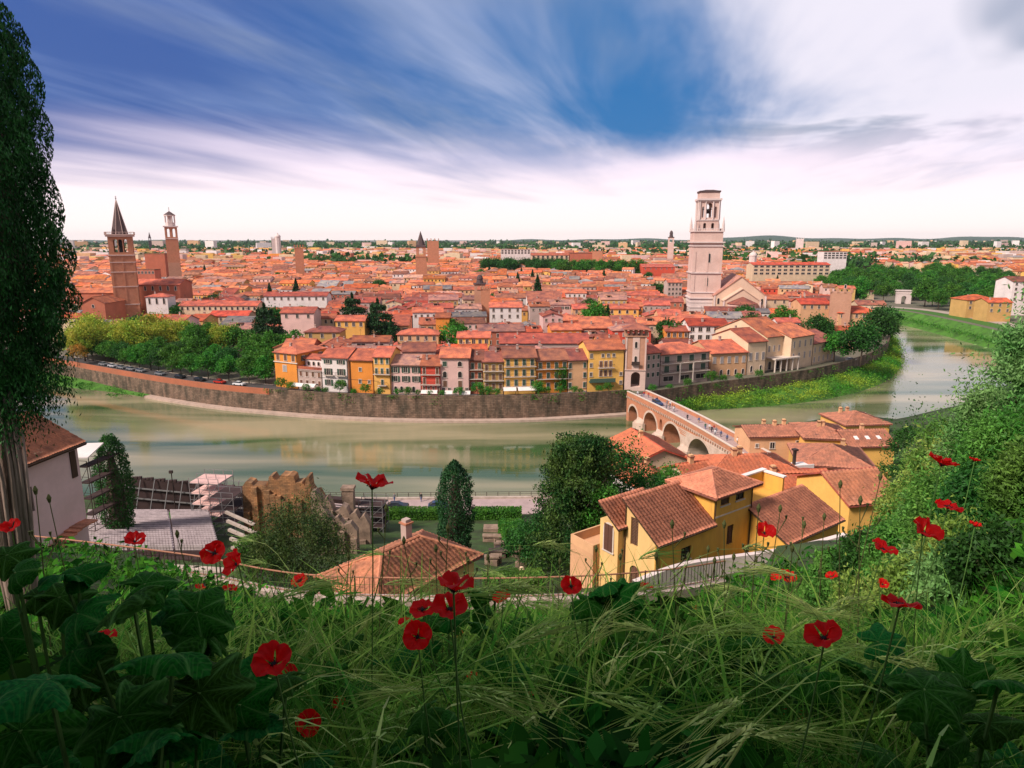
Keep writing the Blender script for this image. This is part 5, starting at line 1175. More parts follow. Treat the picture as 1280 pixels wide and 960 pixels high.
# shrubs and awnings on the terrace before the riverside houses
for px, yt, s_, lb in ((352, 470, 1, 'small light green shrub below the orange corner house'), (398, 486, 1, 'dark green shrub hanging over the river wall beside the white awning'), (425, 473, 1, 'broad light green shrub before the white house'), (457, 478, 1, 'dark shrub before the blank orange wall'), (522, 486, 1, 'small shrub before the pale pink house'), (597, 476, 1, 'green shrub before the narrow dusky red house'), (889, 462, 1, 'dense green tree between loggia house and palace'), (672, 474, 1, 'creeper bush at the foot of the deep orange house')):
    q = base_pt(px, 2.5); H = tz_at(yt, q.y) - CITY; tree('round', (q.x, q.y, CITY), max(.35, H / 7.2), None, lb, None, 'shrub', 'shrub')
M['canvas'] = pmat('awning_canvas', (.75, .66, .62), noise=.2, scale=1)
cr_, cw_, ch_ = CREEP; n = 1500; c = np.stack([np.abs(NR.normal(size=n)) * -cw_ * .16 + cw_ * .44, -.35 + NR.normal(size=n) * .25, ch_ * .12 + NR.random(n) * ch_ * .66], 1); v, f = quads(c, .4, .6); put('creeper', npmesh('creeper', v, f, M['leaf_mid']), cr_)
gs = random.Random(8)
for i, px in enumerate((365, 386, 410, 439, 474, 497, 512, 540, 556, 575, 603, 612, 624, 674, 684, 700, 716, 728, 746, 762, 815, 835, 860, 905, 925, 946)):
    q = base_pt(px + gs.uniform(-3, 3), 1.6); tree('round', (q.x, q.y, CITY), gs.uniform(.3, .55), None, f'garden shrub at the river wall before the riverside houses, {ordinal(i)} from the left', 'garden shrubs along the river wall', 'shrub', 'shrub')
def awning(px0, px1, off, label, col='canvas', h=2.9, dp=3.2):
    A, B = base_pt(px0, off), base_pt(px1, off); mid = (A + B) / 2; w_ = (B - A).length; r = thing('awning', label, 'awning', mid, math.atan2(B.y - A.y, B.x - A.x))
    m = MB(); n = 6; 
    for i in range(n):
        a0, a1 = i / n, (i + 1) / n; f = lambda t: (dp * (t - .5) * 2 * .5, h - .8 * (2 * t - 1) ** 2)
        (y0, z0), (y1, z1) = f(a0), f(a1); m.add([(-w_ / 2, y0, z0), (w_ / 2, y0, z0), (w_ / 2, y1, z1), (-w_ / 2, y1, z1), (-w_ / 2, y0, z0 - .05), (w_ / 2, y0, z0 - .05), (w_ / 2, y1, z1 - .05), (-w_ / 2, y1, z1 - .05)], [(0, 1, 2, 3), (7, 6, 5, 4), (0, 4, 5, 1), (1, 5, 6, 2), (2, 6, 7, 3), (3, 7, 4, 0)])
    m.build('canopy', M[col], r); m = MB()
    for x in (-w_ / 2 + .1, w_ / 2 - .1):
        for y in (-dp / 2 + .1, dp / 2 - .1): m.box(x - .05, x + .05, y - .05, y + .05, 0, h - .75)
    m.build('frame', M['iron'], r)
awning(368, 381, 3.2, 'left one of two white awnings below the grey pink house'); awning(382, 396, 3.2, 'right one of two white awnings below the grey pink house')
awning(629, 645, 3, 'left rounded white awning before the bright yellow house'); awning(647, 671, 3, 'right wider rounded white awning before the bright yellow house')
awning(527, 547, 2.6, 'low cream canopy before the bright red house', h=2.2); awning(556, 566, 2.6, 'small white canopy before the blush pink house', h=2.1); awning(577, 588, 2.6, 'little white canopy beside the dusky red house', h=2.0)
# cars under the trees
M['carglass'] = pmat('car_glass', (.02, .025, .03), rough=.1, noise=0, spec=.7); M['tyre'] = pmat('tyre', (.015, .015, .015), noise=0)
CARC = {'white': (.75, .72, .72), 'silver': (.45, .44, .46), 'black': (.02, .02, .025), 'dark blue': (.03, .05, .12), 'grey': (.2, .2, .21), 'red': (.45, .03, .02)}
for k_, c_ in CARC.items(): M['c_' + k_] = pmat('car_paint_' + k_.replace(' ', '_'), c_, rough=.3, noise=0, spec=.5)
CM = {}
def car_parts(col):
    if col in CM: return CM[col]
    b = MB(); pr_ = [(-2.1, .35), (-2.1, .75), (-1.9, .92), (-1.0, 1.0), (.9, 1.0), (1.95, .88), (2.12, .62), (2.12, .35)]
    n = len(pr_); b.add([(x, -.85, z) for x, z in pr_] + [(x, .85, z) for x, z in pr_], [tuple(range(n)), tuple(range(2 * n - 1, n - 1, -1))] + [(i, n + i, n + (i + 1) % n, (i + 1) % n) for i in range(n)])
    rf = [(-1.25, 1.40), (-.9, 1.46), (.15, 1.44), (.35, 1.38)]; b.add([(x, -.62, z) for x, z in rf] + [(x, .62, z) for x, z in rf], [(0, 1, 5, 4), (1, 2, 6, 5), (2, 3, 7, 6)])
    gl = MB(); pg = [(-1.85, .98), (-1.25, 1.39), (.35, 1.37), (1.05, .99)]; n = 4; gl.add([(x, -.8 if z < 1.2 else -.63, z) for x, z in pg] + [(x, .8 if z < 1.2 else .63, z) for x, z in pg], [(0, 3, 2, 1), (4, 5, 6, 7), (0, 1, 5, 4), (1, 2, 6, 5), (2, 3, 7, 6)])
    wh = MB(); wh.tube([(0, -.09, 0), (0, .09, 0)], .32, 12)
    CM[col] = (b.mesh('body', M['c_' + col]), gl.mesh('glass', M['carglass']), wh.mesh('wheel', M['tyre'])); return CM[col]
CARS = []
def car(loc, rz, col, label=None, group='cars parked along the embankment'):
    b, gl, wh = car_parts(col); r = thing('parked_car', label, 'car', loc, rz, group); put('body', b, r); put('window', gl, r)
    for x in (-1.3, 1.3):
        for y in (-.82, .82): put('wheel', wh, r, (x, y, .32))
    CARS.append((r, col)); return r
pts = resample(offset2d(WT, 4.6), 6.0)
for i, p in enumerate(pts[:-1]):
    x = proj((p.x, p.y, CITY))[0]
    if 118 < x < 345 and p.y > 0 and g.random() < .8:
        t = pts[i + 1] - p; car((p.x, p.y, CITY + .02), math.atan2(t.y, t.x), g.choice(('white', 'silver', 'black', 'grey', 'white', 'dark blue', 'grey', 'silver', 'red')))
q = P(1063, 451, CITY); car((q.x, q.y, CITY), .3, 'white', 'white car parked by the river wall near the big riverside tree', None)
# ================================================================ near bank
def tile_roof(parent, A, B, Cc, Dd, mat, pitch=.24, rowl=.42, amp=.09, name='tiles', res=5):
    """clay tile surface over the quad A,B (eave) C,D (ridge, above B and A); real corrugation and steps"""
    A, B, Cc, Dd = map(Vector, (A, B, Cc, Dd)); e = (B - A).normalized(); nrm = e.cross((Dd + Cc) / 2 - (A + B) / 2).normalized(); s = nrm.cross(e).normalized()
    H = ((Dd - A).dot(s) + (Cc - B).dot(s)) / 2; rows_ = max(2, int(H / rowl)); W0 = (B - A).length
    umin = min(0, (Dd - A).dot(e)); umax = max(W0, (Cc - A).dot(e)); nc = int((umax - umin) / pitch * res) + 1
    us = umin + np.arange(nc + 1) * (umax - umin) / nc; vs = []
    A_, e_, s_, n_ = (np.array(q) for q in (A, e, s, nrm)); rowsv = []
    for j in range(rows_):
        wob = NR.uniform(-.015, .015)
        for q, lift in ((0, .045), (1, 0.0)):
            f = (j + q) / rows_; lo = (Dd - A).dot(e) * f; hi = W0 + ((Cc - A).dot(e) - W0) * f
            uu = np.clip(us, lo, max(lo, hi)); prof_ = np.abs(np.sin(math.pi * uu / pitch)) ** .8 * amp + lift + wob + .012 * np.sin(np.floor(uu / pitch) * 7.3 + j * 3.1)
            rowsv.append(A_ + uu[:, None] * e_ + (f * H) * s_ + prof_[:, None] * n_)
    v = np.concatenate(rowsv); k = len(rowsv); idx = np.arange(len(v)).reshape(k, nc + 1)
    F = np.stack([idx[:-1, :-1], idx[:-1, 1:], idx[1:, 1:], idx[1:, :-1]], -1).reshape(-1, 4)
    return put(name, npmesh(name, v, F, mat), parent)
def tilemat(name, col, dark):
    m = pmat(name, col, rough=.9, noise=.8, scale=.9, dark=dark, noise2=.5, scale2=5.0, bump=.3, bscale=20); return m
M['tile_warm'] = tilemat('clay_tiles_warm', (.60, .20, .12), (.20, .085, .06)); M['tile_pink'] = tilemat('clay_tiles_pink', (.66, .215, .14), (.36, .12, .085)); M['tile_red'] = tilemat('clay_tiles_red', (.60, .14, .08), (.34, .10, .065)); M['tile_brown'] = tilemat('clay_tiles_brown', (.50, .17, .115), (.24, .10, .075)); M['tile_coral'] = tilemat('clay_tiles_coral', (.60, .20, .12), (.32, .12, .08))
M['yel'] = pmat('ochre_plaster', (.78, .40, .075), noise=.6, scale=.9, stretch=(1, 1, .28), dark=(.56, .27, .07), noise2=.10, scale2=3, bump=.1, bscale=15)
M['yel_lit_sand'] = pmat('sand_and_lit_ochre_plaster', (.78, .49, .20), noise=.6, scale=.9, stretch=(1, 1, .28), dark=(.58, .34, .14), noise2=.10, scale2=3, bump=.1, bscale=15)  # sand plaster; also the yellow house's lit left walls, light put into the colour
M['pinkplaster'] = pmat('pink_plaster', (.66, .46, .44), noise=.5, scale=.35, dark=(.50, .34, .30), noise2=.08, scale2=2, bump=.15, bscale=8)
M['w_sand'] = M['yel_lit_sand']; M['w_gold'] = M['yel']

def hip_tiles(parent, w_, d, h, pitch, o, mat, tp=.24, cap='tile_warm', y0=0, x0=0):
    xa, xb, ya, yb = x0 - o, x0 + w_ + o, y0 - o, y0 + d + o; e = (min(xb - xa, yb - ya)) / 2; ze = h - pitch * o; zr = ze + pitch * e
    if xb - xa >= yb - ya: r0, r1 = (xa + e, (ya + yb) / 2, zr), (xb - e, (ya + yb) / 2, zr)
    else: r0, r1 = ((xa + xb) / 2, ya + e, zr), ((xa + xb) / 2, yb - e, zr)
    c = [(xa, ya, ze), (xb, ya, ze), (xb, yb, ze), (xa, yb, ze)]
    wide = xb - xa >= yb - ya
    ro = MB(); ro.add(c + [(p[0], p[1], p[2] - .18) for p in c] + [r0, r1], [(0, 4, 5, 1), (1, 5, 6, 2), (2, 6, 7, 3), (3, 7, 4, 0), (4, 7, 6, 5)] + ([(0, 1, 9, 8), (1, 2, 9), (2, 3, 8, 9), (3, 0, 8)] if wide else [(0, 1, 8), (1, 2, 9, 8), (2, 3, 9), (3, 0, 8, 9)]))
    roof = ro.build('roof', M['r_brown'], parent)
    if wide: fs = [(c[0], c[1], r1, r0), (c[1], c[2], r1, r1), (c[2], c[3], r0, r1), (c[3], c[0], r0, r0)]
    else: fs = [(c[0], c[1], r0, r0), (c[1], c[2], r1, r0), (c[2], c[3], r1, r1), (c[3], c[0], r0, r1)]
    for f in fs: tile_roof(roof, *f, mat, tp)
    m = MB()
    for a, b in ((c[0], r0), (c[1], r1 if wide else r0), (c[2], r1), (c[3], r0 if wide else r1), (r0, r1)):
        if (Vector(a) - Vector(b)).length > .1: m.tube([(a[0], a[1], a[2] + .05), (b[0], b[1], b[2] + .06)], .13, 6)
    m.build('ridge_tiles', mat, roof); return roof

# -- brown tiled hip roof below the railing
n0 = P(470, 752, 31.7); rt = thing('garden_house', 'low house with large weathered clay tile hipped roof just below the railing', 'house', (n0.x, n0.y, 27.0), R(50))
wall_mb(9.4, 5.8, 4.7, 'flat', 0).build('wall', M['w_sand'], rt, (4.7, 0, 0)); hip_tiles(rt, 9.4, 5.8, 4.7, .50, .5, M['tile_warm'], .38)
m = MB(); chimney(m, 6.4, 4.2, 6.0, .6, .9); m.build('chimney', [M['w_grey pink'], M['tile_warm']], rt)

# -- large yellow house
F0 = PD(823, 677, 60); RZY = math.atan2(.59, .81); ZB = 19.0; yh = thing('yellow_house', 'large yellow house with tile roofs, square upper storey and tall shuttered windows', 'house', (F0.x, F0.y, ZB), RZY)
ze = F0.z - ZB
def yl(z): return z - ZB
me = cutout('front_wall', rect(0, 14.5, 0, ze), [rect(3.4, 4.9, ze - 3.1, ze - 1.7), rect(10.6, 11.7, ze - 3.4, ze - 1.2)], .35, [M['yel']]); put('front_wall', me, yh, (0, .0, 0))
# left side wall, sloping top, openings: local -> rotate
H4 = 4.4; zt2 = ze + 3.0
me = cutout('side_wall', [(-H4, 0), (0, 0), (0, ze - .05), (-H4, zt2 - .1)], [rect(-3.6, -2.6, ze - 1.6, ze + 1.3), arch(-2.9, ze - 6.6, 1.3, 2.9)], .35, [M['yel_lit_sand']]); put('side_wall', me, yh, (0, 0, 0), -math.pi / 2)  # paler plaster than the front: the stronger light here is in the colour
put('back_wall', MB().box(.35, 8.2, H4 - .3, H4, 0, zt2 - .1).mesh('back_wall', M['yel']), yh)
def pane(parent, x, z, w_, h, face='f', kindp='shut', yoff=.2):
    m = MB(); m.box(x, x + w_, yoff, yoff + .04, z, z + h, 0)
    if kindp == 'shut':
        for k in range(int(h / .16)): m.box(x + .05, x + w_ - .05, yoff - .05, yoff, z + .05 + k * .16, z + .13 + k * .16, 1)
        m.box(x + w_ / 2 - .03, x + w_ / 2 + .03, yoff - .08, yoff, z, z + h, 1); m.box(x, x + .06, yoff - .08, yoff, z, z + h, 1); m.box(x + w_ - .06, x + w_, yoff - .08, yoff, z, z + h, 1)
    else:
        m.box(x + w_ / 2 - .04, x + w_ / 2 + .04, yoff - .06, yoff, z, z + h, 2); m.box(x, x + .07, yoff - .06, yoff, z, z + h, 2); m.box(x + w_ - .07, x + w_, yoff - .06, yoff, z, z + h, 2); m.box(x, x + w_, yoff - .06, yoff, z + h - .07, z + h, 2); m.box(x, x + w_, yoff - .06, yoff, z, z + .07, 2); m.box(x, x + w_, yoff - .05, yoff, z + h * .5 - .02, z + h * .5 + .02, 2)
    o = m.build('window', [M['glass'], M['shutbrown'], M['trimpale'] if kindp == 'pale' else M['wood']], parent)
    if face == 'l': o.rotation_euler = (0, 0, -math.pi / 2)
    return o
pane(yh, 3.4, ze - 3.1, 1.5, 1.4, kindp='wood'); pane(yh, 10.6, ze - 3.4, 1.1, 2.2, kindp='shut')
pane(yh, -3.6, ze - 1.6, 1.0, 2.9, 'l'); pane(yh, -3.55, ze - 6.6, 1.3, 2.9, 'l')
rfm = MB(); o_ = .45; sl_ = 3.0 / H4
def shed_tiles(parent, x0, x1, y0, y1, z0, sl, mat, tp=.46, o=.45, name='roof', ol=None, orr=None):
    ol = o if ol is None else ol; orr = o if orr is None else orr
    a, b, c, d = (x0 - ol, y0 - o, z0 - sl * o), (x1 + orr, y0 - o, z0 - sl * o), (x1 + orr, y1 + .1, z0 + sl * (y1 - y0 + .1)), (x0 - ol, y1 + .1, z0 + sl * (y1 - y0 + .1))
    m = MB(); m.add([a, b, c, d] + [(p[0], p[1], p[2] - .2) for p in (a, b, c, d)], [(0, 1, 2, 3), (7, 6, 5, 4), (0, 4, 5, 1), (1, 5, 6, 2), (2, 6, 7, 3), (3, 7, 4, 0)]); ro = m.build(name, M['wood'], parent)
    up = Vector((0, 0, .03)); tile_roof(ro, Vector(a) + up, Vector(b) + up, Vector(c) + up, Vector(d) + up, mat, tp)
    m = MB(); m.tube([(a[0] + .1, a[1] - .08, a[2] - .02), (b[0] - .1, b[1] - .08, b[2] - .02)], .09, 6); m.build('gutter', M['wood'], ro); return ro
shed_tiles(yh, 0, 8.2, 0, H4, ze, sl_, M['tile_pink'], orr=0)
# back-left wing, lower
wm_ = MB(); wm_.box(-.9, 5, H4, H4 + 2.6, 0, ze + .2); wm_.build('rear_wing_wall', M['yel_lit_sand'], yh); shed_tiles(yh, -.9, 5, H4 + .0, H4 + 2.6, ze + .2, .7, M['tile_pink'], o=.3, name='rear_wing_roof')
put('window', MB().mesh('x', M['glass']) if False else winmesh(1.2, 2.9, 'arch+cb'), yh, (-.9, H4 + 1.3, ze - 2.9), -math.pi / 2)
m = MB(); m.box(-1.8, 3, 7.0, 10.5, 0, ze - 3.6, 0); 
for a in ((-1.8, 3, 7.0, 7.2), (-1.8, 3, 10.3, 10.5), (-1.8, -1.6, 7.2, 10.3)): m.box(*a, ze - 3.6, ze - 2.6, 0)
m.build('terrace', M['w_peach'], yh)
for y_, zt in ((4.25, ze + 2.6), (-.02, ze - .2)): m = MB(); m.tube([(-.12, y_, 0), (-.12, y_, zt)], .06, 6); m.build('drainpipe', M['wood'], yh)
m = MB(); m.tube([(-.12, 7.0, 0), (-.12, 7.0, ze)], .06, 6); m.build('drainpipe', M['wood'], yh)
# upper storey (tower)
TZ = yl(30.0); T0, T1, TD = 8.2, 14.5, 5.2
put('tower_wall', cutout('tower_wall', rect(T0, T1, ze, TZ), [rect(T0 + 1.0, T0 + 2.4, TZ - 1.7, TZ - .5), rect(T0 + 3.5, T0 + 4.9, TZ - 1.7, TZ - .5)], .35, [M['yel']]), yh, (0, .001, 0))
m = MB(); m.box(T0, T0 + .35, .36, TD, 0, TZ); m.box(T1 - .35, T1, .36, TD, 0, TZ); m.box(T0 + .35, T1 - .35, TD - .35, TD, 0, TZ); m.build('tower_side_wall', M['yel'], yh)
m = MB(); m.box(T0 + .35, T1 - .35, .8, .9, ze, TZ); m.build('room', M['wood'], yh)
pane(yh, T0 + 1.0, TZ - 1.7, 1.4, 1.2, kindp='shut', yoff=.15); pane(yh, T0 + 3.5, TZ - 1.7, 1.4, 1.2, kindp='wood', yoff=.15)
m = MB(); m.box(T0 + .9, T0 + 2.5, -.12, 0, TZ - 1.82, TZ - 1.7); m.box(T0 + 3.4, T0 + 5.0, -.12, 0, TZ - 1.82, TZ - 1.7); m.box(T0 + .3, T1, -.06, 0, ze + .2, ze + .34); m.box(3.3, 5.0, -.1, 0, ze - 3.2, ze - 3.1); m.build('sill', M['trimpale'], yh)
hip_tiles(yh, T1 - T0, TD, TZ, .42, .75, M['tile_pink'], .46, x0=T0)
m = MB(); m.tube([(T1 - .1, -.1, 0), (T1 - .1, -.1, TZ - .3)], .06, 6); m.build('drainpipe', M['wood'], yh); m = MB(); m.tube([(T0 + .1, -.1, ze), (T0 + .1, -.1, TZ - .3)], .06, 6); m.build('drainpipe', M['wood'], yh)
# right wing in front
RW0, RW1, Y0_, Y1_ = 14.5, 24.5, -4.5, .4; zr0 = yl(24.75)
m = MB(); m.box(RW0, RW1, Y0_, Y1_, 0, zr0 - .02); m.add([(RW0, Y0_, zr0 - .02), (RW0, Y1_, zr0 - .02), (RW0, Y1_, zr0 + .47 * (Y1_ - Y0_)), (RW1, Y0_, zr0 - .02), (RW1, Y1_, zr0 - .02), (RW1, Y1_, zr0 + .47 * (Y1_ - Y0_))], [(0, 2, 1), (3, 4, 5), (1, 2, 5, 4)]); m.build('wing_wall', M['yel'], yh)
shed_tiles(yh, RW0, RW1, Y0_, Y1_, zr0, .47, M['tile_pink'], .5, name='wing_roof')
m = MB(); pz = yl(28.9); m.box(T1, 21.2, 3.0, 3.3, 0, pz); m.box(20.9, 21.2, .45, 2.99, 0, pz - .1); m.box(T1, 20.9, .45, 3.0, 0, yl(27.0)); m.build('terrace_wall', M['yel'], yh)
m = MB(); m.box(T1, 21.35, 2.85, 3.45, pz, pz + .16); m.box(20.75, 21.35, .3, 2.84, pz - .1, pz + .06); m.build('coping', M['w_white'], yh)
# -- pale garden wall before it
pw = [PD(*q) for q in ((795, 728, 46), (850, 706, 48), (905, 698, 50), (960, 691, 51), (1010, 682, 52), (1060, 668, 53))]; pw = smooth(pw, 2); m = MB(); b_ = offset2d(pw, .45)
ribbon(m, [p - Vector((0, 0, 4)) for p in pw], pw); ribbon(m, pw, b_); ribbon(m, b_, [p - Vector((0, 0, 4)) for p in b_])
tag(m.build('garden_wall', M['marble2']), 'whitewashed garden wall curving in front of the large yellow house', 'wall')

# -- smaller houses between the yellow house and the river
def nhouse(px0, px1, ye, D, d, wall, roofm, typ, label, pitch=.36, rz=0, wins=(), chim=1, base=None, tile=True):
    A, B = PD(px0, ye, D), PD(px1, ye, D); mid = (A + B) / 2; base = terr(mid.x, mid.y + 2) - 1.0 if base is None else base; w_ = (B - A).length; h = mid.z - base
    r = thing('house', label, 'house', (mid.x, mid.y, base), rz); wall_mb(w_, d, h, typ, pitch).build('wall', M['w_' + wall], r)
    ro = roof_mb(w_, d, h, typ, pitch, .5).build('roof', M[roofm], r)
    if tile:
        x0, x1, y0, y1 = -w_ / 2 - .5, w_ / 2 + .5, -.5, d + .5; hz_ = h - pitch * .5 + .25
        if typ == 'gx': zr = h + pitch * d / 2 + .25; fs = [((x0, y0, hz_), (x1, y0, hz_), (x1, d / 2, zr), (x0, d / 2, zr))]
        elif typ == 'gy': zr = h + pitch * w_ / 2 + .25; fs = [((x0, y1, hz_), (x0, y0, hz_), (0, y0, zr), (0, y1, zr)), ((x1, y0, hz_), (x1, y1, hz_), (0, y1, zr), (0, y0, zr))]
        elif typ == 'hip':
            if w_ > d: e = (d + 1) / 2; zr = hz_ + pitch * e; r0, r1 = (x0 + e, d / 2, zr), (x1 - e, d / 2, zr); fs = [((x0, y0, hz_), (x1, y0, hz_), r1, r0), ((x1, y0, hz_), (x1, y1, hz_), r1, r1), ((x0, y1, hz_), (x0, y0, hz_), r0, r0)]
            else: e = (w_ + 1) / 2; zr = hz_ + pitch * e; r0, r1 = (0, y0 + e, zr), (0, y1 - e, zr); fs = [((x0, y0, hz_), (x1, y0, hz_), r0, r0), ((x1, y0, hz_), (x1, y1, hz_), r1, r0), ((x0, y1, hz_), (x0, y0, hz_), r0, r1)]
        else: fs = []
        for f in fs: tile_roof(ro, *f, M[roofm.replace('r_', 'tile_')] if roofm.replace('r_', 'tile_') in M else M['tile_red'], .62, .8, .12, res=4)
    for _ in range(chim):
        x = rnd.uniform(-.3, .3) * w_; y = rnd.uniform(.3, .7) * d; m = MB(); chimney(m, x, y, roof_z(x, y, w_, d, h, typ, pitch), .7, 1.2); m.build('chimney', [M['w_peach'], M['r_brown']], ro)
    for q_ in wins:
        if len(q_) > 5 and q_[5] == 'l': put('window', winmesh(*q_[2:5]), r, (-w_ / 2, q_[0], h + q_[1]), -math.pi / 2)
        else: put('window', winmesh(*q_[2:5]), r, (q_[0], 0, h + q_[1]))
    FOOT.append((mid.x, mid.y, rz, w_, d)); return r, ro, w_, h
nhouse(790, 866, 577, 112, 13, 'cream', 'r_red', 'gy', 'cream gabled house with bright red roof by the river, right of the dark weeping tree', .40, R(14), [(-2.5, -3.2, 1, 1.3, 'rect')])
nhouse(790, 846, 603, 100, 9, 'white', 'r_red', 'gy', 'low white house with red roof in front of the cream gabled one', .45, R(20), [(3, -3, 1.1, 1.6, 'rect', 'l')])
nhouse(864, 905, 604, 92, 8, 'cream', 'r_red', 'gx', 'red roofed house tucked behind the square upper storey of the yellow house', .42, R(20))
nhouse(886, 1004, 593, 96, 9, 'peach', 'r_red', 'hip', 'wide house with broad red hipped roof at the near bridge end', .34, R(6), chim=2)
r_o, ro, w_, h = nhouse(937, 1012, 546, 146, 9, 'peach', 'r_brown', 'gx', 'long orange plastered house at the foot of the bridge', .30, R(3), [(-1.5, -2.7, 1.0, 1.4, 'rect'), (4.6, -2.2, 1.4, 1.2, 'rect'), (-5, -2.4, .6, .8, 'rect')], chim=3)
nhouse(1008, 1066, 549, 141, 12, 'yellow', 'r_brown', 'hip', 'brown roofed house between the orange house and the skylight roof', .34, R(-8), chim=2)
r_s, ro, w_, h = nhouse(1062, 1120, 558, 138, 10, 'yellow', 'r_brown', 'gx', 'ochre house whose brown roof has three small skylights', .42, R(4), [], chim=1)
for i in range(3):
    m = MB(); x = -2.5 + i * 2.5; y = 2.2; z = h + .42 * y + .36; m.add([(x - .4, y - .5, z - .21 + .08), (x + .4, y - .5, z - .21 + .08), (x + .4, y + .5, z + .21 + .08), (x - .4, y + .5, z + .21 + .08), (x - .4, y - .5, z - .4), (x + .4, y - .5, z - .4), (x + .4, y + .5, z), (x - .4, y + .5, z)], [(0, 1, 2, 3), (0, 4, 5, 1), (1, 5, 6, 2), (3, 7, 4, 0)]); m.build('skylight', M['w_white'], ro)
nhouse(1056, 1114, 531, 172, 12, 'yellow', 'r_brown', 'hip', 'riverside house with brown hipped roof, closest to the grey green bushes', .34, R(6), chim=2)
nhouse(1003, 1090, 584, 118, 13, 'yellow', 'r_brown', 'hip', 'large brown hipped roof with one skylight above the white terrace', .36, R(-14), chim=1)
nhouse(950, 1060, 618, 92, 10, 'yellow', 'r_red', 'gx', 'long house with plain red roof behind the yellow house terrace', .3, R(10), chim=1)
nhouse(1058, 1130, 628, 82, 11, 'yellow', 'r_coral', 'gx', 'orange roofed house half hidden by the right hand bushes', .42, R(12), chim=0)
q = PD(990, 582, 106); tw = thing('roof_terrace', 'white curved terrace roof with small dark chimney behind the yellow house', 'terrace', (q.x, q.y, q.z), R(12))
m = MB(); m.box(-3.6, 3.0, -1.5, 1.5, -6, 0); m.box(-3.6, 3.0, -1.5, -1.3, 0, .5); m.build('wall', M['w_white'], tw); m = MB(); m.dome(-2.4, 0, 0, 2.0, .9, 12, 4); m.build('vault', M['w_white'], tw); m = MB(); m.box(.4, .8, .2, .6, 0, 2.4); m.box(.2, 1.0, 0, .8, 2.4, 2.7); m.build('chimney', M['iron'], tw)

# -- pink house at the left
ez = 38.4; Lc, Rc = P(22, 579, ez), P(95, 551, ez); ang = math.atan2(Rc.y - Lc.y, Rc.x - Lc.x); wl = (Rc - Lc).length; base = 27.0
ph = thing('pink_house', 'pale pink house with weathered tile roof behind the cypress trunk', 'house', (Rc.x, Rc.y, base), ang)
hh = ez - base
me = cutout('wall', rect(-wl - 5, 0, 0, hh), [rect(-wl - .2, -wl + .9, hh - 4.2, hh - 2.2), rect(-3.6, -1.6, 0.6, 3.4)], .35, [M['pinkplaster']]); put('wall', me, ph)
m = MB(); m.box(-.35, 0, .36, 8, 0, hh); m.box(-wl - 5, -.36, 7.65, 8, 0, hh); m.box(-wl - 5, -wl - 4.65, .36, 7.64, 0, hh); m.build('side_wall', M['pinkplaster'], ph)
m = MB(); m.box(-3.6, -1.6, .25, .3, .6, 3.4); m.build('door', M['wood'], ph); pane(ph, -wl - .2, hh - 4.2, 1.1, 2.0, kindp='wood')
m = MB()
for i in range(7): x = -4.4 + i * .6; t = i / 6; m.box(x, x + .62, -1.2, 0, 3.5 + .9 * math.sin(math.pi * (t * .5 + .1)), 3.62 + .9 * math.sin(math.pi * (t * .5 + .1)))
m.build('porch_roof', M['tile_warm'], ph)
m = MB(); m.add([(-wl, -.02, 2.4), (0, -.02, 4.2), (0, -.02, 4.35), (-wl, -.02, 2.55), (-wl, 0, 2.4), (0, 0, 4.2), (0, 0, 4.35), (-wl, 0, 2.55)], [(0, 1, 2, 3), (3, 2, 6, 7), (1, 0, 4, 5)]); m.tube([(-wl - .3, -.1, 0), (-wl - .3, -.1, hh)], .07, 6); m.build('drainpipe', M['wood'], ph)
shed_tiles(ph, -wl - 5, 0, 0, 4.2, hh, .55, M['tile_warm'], .26, o=.5)
m = MB(); chimney(m, -3, 3.2, hh + 1.8, .8, 1.6); m.build('chimney', [M['w_grey pink'], M['r_brown']], ph)
put('shutter', MB().box(-.95, -.35, -.08, -.02, hh - 3.0, hh - .7).mesh('shutter', M['wood']), ph)

# -- Roman theatre: seats, stage screen, scaffold, ruins
M['seat'] = pmat('stand_seats', (.58, .47, .48), noise=.5, scale=1.2, dark=(.26, .20, .21), noise2=.3, scale2=6)
M['darkpanel'] = pmat('stage_panel', (.055, .03, .028), noise=.5, scale=.5); M['ruin'] = pmat('ruin_brick', (.50, .22, .10), noise=.9, scale=.6, dark=(.20, .12, .07), noise2=.35, scale2=3, bump=1, bscale=5)
add_courses(M['ruin'], .7, .28, .5)
M['ruingrey'] = pmat('ruin_stone', (.33, .215, .16), noise=.9, scale=.7, dark=(.12, .08, .06), noise2=.3, scale2=3, bump=1, bscale=5)
a0, a1, b0, b1 = PD(112, 642, 107), PD(262, 650, 107), PD(108, 690, 80), PD(275, 700, 80)
st = thing('grandstand', 'temporary open air theatre stand with many rows of pale seats sloping to the river', 'grandstand', (a0.x, a0.y, 0)); NROW = 20
m = MB(); o3 = Vector((a0.x, a0.y, 0))
for k in range(NROW):
    f0, f1 = k / NROW, (k + .82) / NROW; p0, p1, p2, p3 = a0.lerp(b0, f0) - o3, a1.lerp(b1, f0) - o3, a1.lerp(b1, f1) - o3, a0.lerp(b0, f1) - o3
    z = p2.z; m.add([(p0.x, p0.y, z), (p1.x, p1.y, z), (p2.x, p2.y, z), (p3.x, p3.y, z), (p0.x, p0.y, z - 1.5), (p1.x, p1.y, z - 1.5), (p2.x, p2.y, z - 1.5), (p3.x, p3.y, z - 1.5)], [(3, 2, 1, 0), (0, 1, 5, 4), (1, 2, 6, 5), (3, 0, 4, 7), (2, 3, 7, 6)])
m.build('tiers', M['darkpanel'], st)
